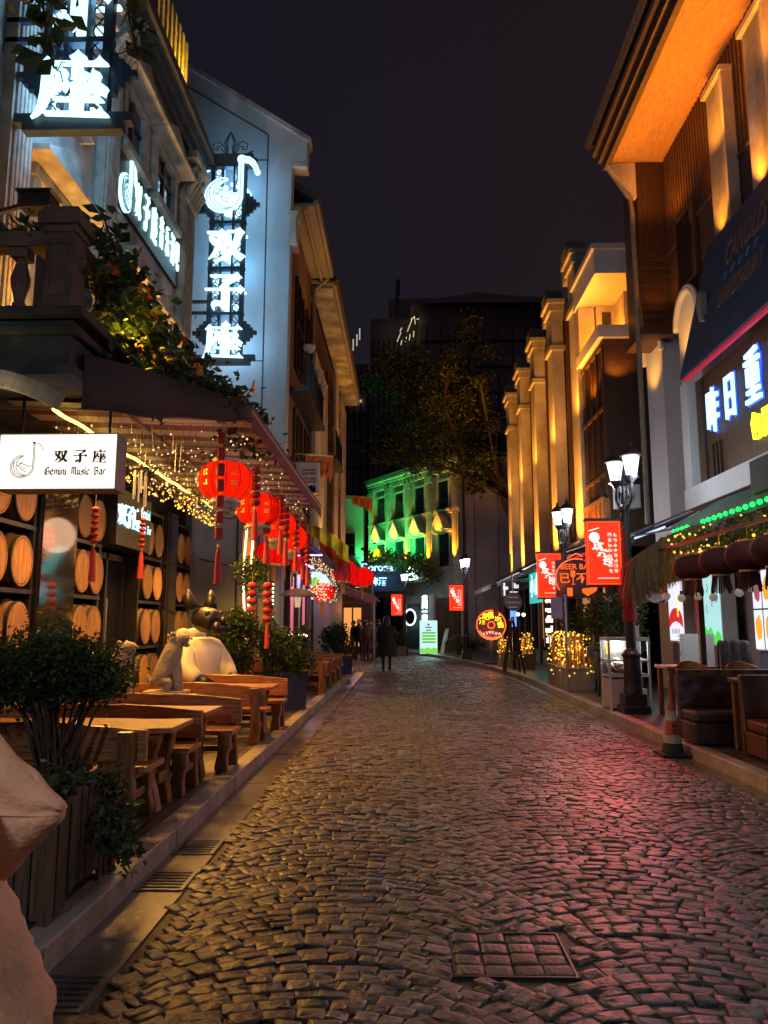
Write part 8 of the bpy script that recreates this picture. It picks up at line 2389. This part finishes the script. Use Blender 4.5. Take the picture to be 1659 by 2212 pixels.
for k, ch in enumerate('花间一壶酒'): m.text(ch, .40, (0, -.02, 1.45 - k * .36), (1.5, 0, 0), (0, 0, 1), .03, bold=.03)
m.build('characters', em('cool_letters', (.7, .9, 1.0), 3), t)
t = T('silver_sign', 'silver box sign with white glowing script above the portal', 'sign', None, ghw(-3.5, -.7, 3.95), R(-58))
m = MB(); m.box(-2.0, 1.0, -.12, .12, 0, 1.1); m.build('box', mat('silver_face', (.38, .42, .40), .4, .1, 3), t, bev=.02)
m = MB()
for k, (x, z) in enumerate(((-.75, .72), (-.35, .66), (.0, .74), (.05, .42))): m.tube([(x + .28 * math.sin(a * 2.3 + k), -.13, z + .22 * math.cos(a * 1.7)) for a in np.linspace(0, 3, 12)], .03, 5)
m.box(-.6, .1, -.14, -.121, .12, .22); m.build('script', em('script_glow', (.75, .95, .92), 3), t)
m = MB(); m.box(1.02, 1.3, -.1, .1, .0, 1.1); m.bar((-2, .3, 1.1), (-2.6, .8, 2.2), .06); m.build('side_panel', 'gold', t)
light('sign_lamp', 'POINT', ghw(-3.2, -1.4, 4.4), (.8, 1, .95), 5, t, size=.1)
p = PY(814, 1230, 44)
t = T('blue_neon_sign', 'bright blue-white neon lettering on a navy board left of the portal', 'neon sign', None, p)
m = MB(); m.box(-.75, 1.5, .03, .12, -1.25, .45); m.build('board', 'bluecanvas', t)
m = MB(); m.text('Corona', .62, (.0, 0, .10), (1, 0, 0), (0, 0, 1), .03, .95, .02); m.text('啤酒', .50, (.08, 0, -.72), (1, 0, 0), (0, 0, 1), .03, 1.0, .02); m.build('lettering', 'e_blue', t)
m = MB(); m.lathe([(.16, .55), (.22, .7), (.22, .95), (.15, 1.1), (.02, 1.22)], (-.0, -.1, 0), 12); m.build('lime_lantern', em('lime_lant', (.85, .9, .02), 1.2), t)
light('neon_lamp', 'POINT', (p.x + .3, p.y - 1.0, p.z - .4), (.4, .7, 1.0), 35, t, size=.2)
vine('green_lit_plant', 'leafy plant lit green along the fascia above the blue neon sign', 'plant', [[(-2.0, 44, 5.3), (-1.0, 43.8, 5.5), (.0, 43.5, 5.2), (1.0, 43.0, 5.0), (1.2, 42.8, 4.4)]], 900, (.3, .25, .28, .4), .26, 15, 0, leafm=('leaf', 'leafy'))
light('plant_lamp', 'POINT', (-.6, 42.6, 4.7), (.05, 1.0, .3), 30, gh, size=.1)
mb_ = T('menu_board', 'glowing mint and green standing menu board at the end of the street', 'menu board', None, (1.22, 38.3, 0))
m = MB(); m.box(-.43, .43, -.05, .05, .10, 1.72); m.build('face', em('mint_face', (.55, .92, .95), 1.0), mb_, bev=.015)
m = MB()
for k in range(4): m.box(-.34, .36, -.056, -.0505, .62 + k * .15, .72 + k * .15)
m.box(-.42, .42, -.056, -.0505, .12, .30); m.prism([(-.42, 0), (.42, 0), (.42, .06), (.25, .12), (.1, .04), (-.05, .13), (-.2, .05), (-.35, .09), (-.42, .04)], (0, -.052, .30), (1, 0, 0), (0, 0, 1), .004); m.build('green_bars', 'e_lime2', mb_)
m = MB(); m.ball((0, -.055, 1.52), .05, 8, 6, (1, .2, 1)); m.box(-.16, .16, -.056, -.0505, 1.36, 1.41); m.box(-.12, .12, -.056, -.0505, 1.22, 1.27)
for k in range(4): m.box(-.30, .30, -.060, -.0565, .655 + k * .15, .675 + k * .15)
m.build('print', 'copper', mb_)
m = MB(); m.box(-.46, .46, -.18, .18, 0, .06); m.box(-.45, .45, -.06, .06, .055, .10); m.build('foot', 'black', mb_)
light('board_lamp', 'AREA', (1.22, 38.1, .9), (.6, .95, .9), 16, mb_, shape=(.8, 1.5), target=(1.2, 34, 0))
t = T('leaning_plank', 'reddish plank leaning beside the glowing menu board', 'plank', None, (1.95, 37.6, KH))
m = MB(); m.bar((-.12, 0, .0), (.18, .25, 1.2), .28, .04); m.build('board', 'woodleg', t)
t = T('potted_ball', 'clipped ball shrub in a tub before the slatted door', 'shrub', None, (-.1, 38.6, 0))
m = MB(); m.box(-.22, .22, -.22, .22, 0, .45); m.build('tub', 'gutterm', t, bev=.01)
m = MB(); r = random.Random(4); m.leaves([(Vector((r.gauss(0, 1), r.gauss(0, 1), r.gauss(0, 1))).normalized() * r.uniform(.25, .38) + Vector((0, 0, .85))) for k in range(500)], .09, r); m.build('leaves', 'leafd', t)

# plain wall house right of it
wh = T('plain_house', 'plain violet grey house wall with scalloped eaves at the street end', 'building', None, (6, 43, 0))
m = MB(); m.box(3.25, 12, 42.05, 50, KH, 10.5); m.build('wall', 'wallp', wh, True)
m = MB(); m.box(3.1, 12, 41.85, 50, 10.52, 10.75)
for k in range(14): m.prism([(-.14, 0), (.14, 0), (0, -.32)], (4.4 + k * .30, 41.84, 10.52), (1, 0, 0), (0, 0, 1), -.04)
m.build('scalloped_eaves', 'white', wh, True)
m = MB(); m.sheet((2.9, 41.6, 10.78), (12, 41.6, 10.78), (12, 46, 13), (2.9, 46, 13), .15); m.build('roof', 'roof', wh, True)
m = MB(); m.tube([(3.32, 41.98, KH), (3.32, 41.98, 10.5)], .06, 8); m.box(3.9, 3.93, 42.03, 42.06, KH, 9.5); m.box(5.2, 5.22, 42.03, 42.06, KH, 9.5); m.build('downpipe', 'groove', wh, True)

# buildings left behind and the dark towers
lb = T('dark_corner_house', 'dark house with faint windows left of the green lit house', 'building', None, (-6, 50, 0))
m = MB(); m.box(-14, -2.6, 49, 60, 0, 9.5); m.build('wall', 'tower', lb, True)
for k, (x, z) in enumerate(((-4.0, 6.0), (-4.0, 3.6), (-5.6, 6.0))):
    m = MB(); m.box(x, x + .9, 48.95, 49.0, z, z + 1.3); w_ = m.build('window', 'e_win' if k == 3 else 'glass', lb, True); m = MB(); m.box(x - .05, x + .95, 48.9, 48.95, z + .55, z + .6); m.box(x - .08, x + .98, 48.85, 48.95, z - .1, z); m.build('frame', 'brown', w_, True)
m = MB(); m.box(-14, -2.4, 48.7, 60, 9.5, 9.7); m.build('roof_edge', 'gutterm', lb, True)
sl_ = T('side_street_shop', 'small warm lit shop behind the people at the end of the street', 'building', None, (-3, 41, 0))
m = MB(); m.box(-8, -1.7, 41, 48.5, 0, 4.2); m.build('wall', 'brown', sl_, True)
m = MB(); m.box(-6.5, -4.4, 40.95, 41.0, .4, 2.6); m.box(-3.2, -2.2, 40.95, 41.0, .4, 2.4); m.build('lit_window', em('warm_shop', (1.0, .42, .10), .8), sl_, True)
m = MB()
for x in (-6.5, -5.8, -5.1, -4.45, -3.2, -2.7, -2.2): m.box(x - .04, x + .04, 40.9, 40.96, .0, 2.7)
m.box(-7, -2, 40.88, 40.96, 2.6, 2.75); m.build('frame', 'darkwood', sl_, True)
light('shop_lamp', 'POINT', (-3.4, 38.5, 2.4), (1.0, .4, .12), 45, sl_, size=.2)
hb = T('tower_block', 'dark glass tower with tiny lit marks at its top, far left behind the eaves', 'building', None, (-9, 100, 0))
m = MB()
m.box(-16, -4.6, 100, 125, 0, 36.5); m.build('wall', 'tower', hb, True)
m = MB()
for k in range(14): m.box(-16 + k * .85, -15.85 + k * .85, 99.9, 100, 0, 36.3)
for k in range(9): m.box(-16, -4.6, 99.93, 99.99, 4 + k * 3.6, 4.25 + k * 3.6)
m.build('fins', 'black', hb, True)
m = MB()
for (u, v) in ((756, 762), (763, 745), (771, 735), (777, 722)): p = PY(u, v, 99.8); m.box(p.x - .08, p.x + .08, 99.7, 99.85, p.z - .8, p.z + .8)
for k in range(4): p = PY(757 + k * 7, 866, 99.8); m.ball(p, .22, 6, 4)
m.build('lit_marks', em('far_marks', (.9, .85, .6), .5, False), hb, True)
h2 = T('hotel_block', 'dark stepped high-rise with a broken line of lit roof lettering', 'building', None, (-1, 90, 0))
a = PY(800, 700, 90); b_ = PY(905, 655, 90)
m = MB(); m.box(a.x, 2.0, 90, 112, 0, PY(850, 688, 90).z); m.box(a.x + 2.2, 4.5, 92, 112, 0, PY(860, 645, 92).z); m.box(PY(905, 655, 88).x, 16, 88, 112, 0, PY(950, 662, 88).z); m.build('wall', 'tower', h2, True)
m = MB()
for k in range(9): m.box(a.x + .3 + k * .65, a.x + .42 + k * .65, 89.85, 90, 3, 36)
for k in range(10): m.box(2.2, 15.8, 87.9, 88, 6 + k * 3.2, 6.3 + k * 3.2)
for k in range(8): m.box(2.8 + k * 1.7, 2.9 + k * 1.7, 87.92, 88, 3, 37)
m.build('fins', 'black', h2, True)
m = MB()
for (u0, v0, u1, v1) in ((858, 738, 866, 718), (864, 716, 868, 708), (880, 716, 890, 690), (888, 690, 896, 684), (895, 684, 897, 700), (900, 690, 905, 688), (866, 745, 868, 735), (876, 738, 878, 728), (884, 735, 886, 722), (893, 728, 894, 715)):
    p, q = PY(u0, v0, 87.5), PY(u1, v1, 87.5); m.bar(p, q, .10)
m.build('roof_lettering', em('far_letters', (1.0, .80, .45), .7, False), h2, True)
m = MB(); rx0, rx1 = PY(905, 655, 86).x, PY(1195, 660, 86).x; zz = PY(950, 662, 86).z; tz = PY(1030, 598, 86).z
m.add([(rx0 - 1, 85, zz), (rx1 + 12, 85, zz), (rx1 + 12, 115, zz), (rx0 - 1, 115, zz), (PY(1030, 598, 90).x, 92, tz + .8), (rx1 + 6, 92, tz - .6)], [(0, 1, 5, 4), (1, 2, 5), (2, 3, 4, 5), (3, 0, 4)]); m.build('hip_roof', 'tower', h2, True)
m = MB()
for u in (930, 960, 1000, 1045, 1075, 1120): p = PY(u, 690, 85.8); m.bar((p.x, 85.6, zz - 2), (p.x, 85.6, zz), .12)
m.tube([(PY(860, 640, 91).x, 91, PY(860, 645, 92).z), (PY(860, 640, 91).x, 91, PY(860, 612, 92).z)], .25, 6); m.tube([(PY(858, 700, 89).x, 89, PY(858, 690, 89).z), (PY(858, 700, 89).x, 89, PY(858, 615, 89).z)], .18, 6); m.build('mast', 'gutterm', h2, True)

# big street tree leaning over the green house
tr = T('street_tree', 'large dark tree spreading over the green lit house, tips lit orange', 'tree', None, (6.8, 40.2, KH))
r = random.Random(21)
m = MB(); tk = [(6.8, 40.2, 0), (6.6, 40.2, 3), (6.1, 40.2, 6), (5.2, 40.3, 8.6), (4.0, 40.6, 10.4), (2.9, 41, 12.2), (2.2, 41.2, 15)]
m.tube(tk, [.34, .30, .27, .23, .19, .14, .06], 10); m.build('trunk', 'bark', tr, True, smooth=True)
m = MB(); ends = []
br_ = [((5.2, 40.3, 8.6), (3.6, 40.6, 9.6), (1.8, 41, 10.6)), ((5.2, 40.2, 8.6), (4.6, 39.4, 11), (4.0, 38.6, 14)), ((3.4, 40.6, 10), (1.6, 40.4, 12.4), (-.2, 40.6, 13.2)), ((2.6, 41, 12), (3.6, 41.2, 14.6), (3.6, 41, 17)),
       ((2.6, 41, 12), (.8, 41.4, 14.2), (-.6, 41.5, 16)), ((5.2, 40.2, 8.6), (2.4, 39.6, 9.6), (.2, 39.4, 10.0), (-1.2, 39.6, 10.6)), ((6.3, 40.2, 5.4), (5.5, 39.9, 7.9), (4.2, 39.7, 8.8), (2.8, 39.5, 9.7), (2.0, 39.3, 10.2)), ((3.4, 40.6, 10), (2.2, 39.8, 13), (2.4, 39.0, 16))]
for b_ in br_:
    m.tube(b_, [.13 - .035 * i for i in range(len(b_))], 7)
    for k in range(9):
        i = r.randrange(len(b_) - 1); q = Vector(b_[i]).lerp(Vector(b_[i + 1]), r.random()); e_ = q + Vector((r.gauss(0, .9), r.gauss(0, .8), r.gauss(.3, .7))); m.tube([q, q.lerp(e_, .5) + Vector((0, 0, .12)), e_], [.04, .025, .01], 4); ends.append(e_)
    ends.append(Vector(b_[-1]))
m.build('branches', 'bark', tr, True)
P = []
cl = [e_ + Vector((r.gauss(0, .25), r.gauss(0, .25), r.gauss(0, .25))) for e_ in ends] + [Vector((r.uniform(-1.2, 4.4), r.uniform(39.6, 42.5), r.uniform(10.2, 16.2))) for k in range(75)]
for c_ in cl:
    if ((c_.x - 1.9) / 3.9) ** 2 + ((c_.z - 13) / 4.6) ** 2 > 1.15: continue
    s = r.uniform(.35, .75)
    for k in range(int(250 * s)): P.append(c_ + Vector((r.gauss(0, s * .55), r.gauss(0, s * .55), r.gauss(0, s * .38))))
r.shuffle(P); k = int(len(P) * .68)
m = MB(); m.leaves(P[:k], .20, r, .2, .55); m.build('crown', 'leafd', tr, True)
m = MB(); m.leaves(P[k:], .20, r, .2, .55); m.build('crown', 'leafy', tr, True)
light('tree_uplight', 'SPOT', (4.6, 36.6, 12.3), AMBER, 420, B, size=.1, target=(2.6, 40, 13.6), spot=80, blend=1)
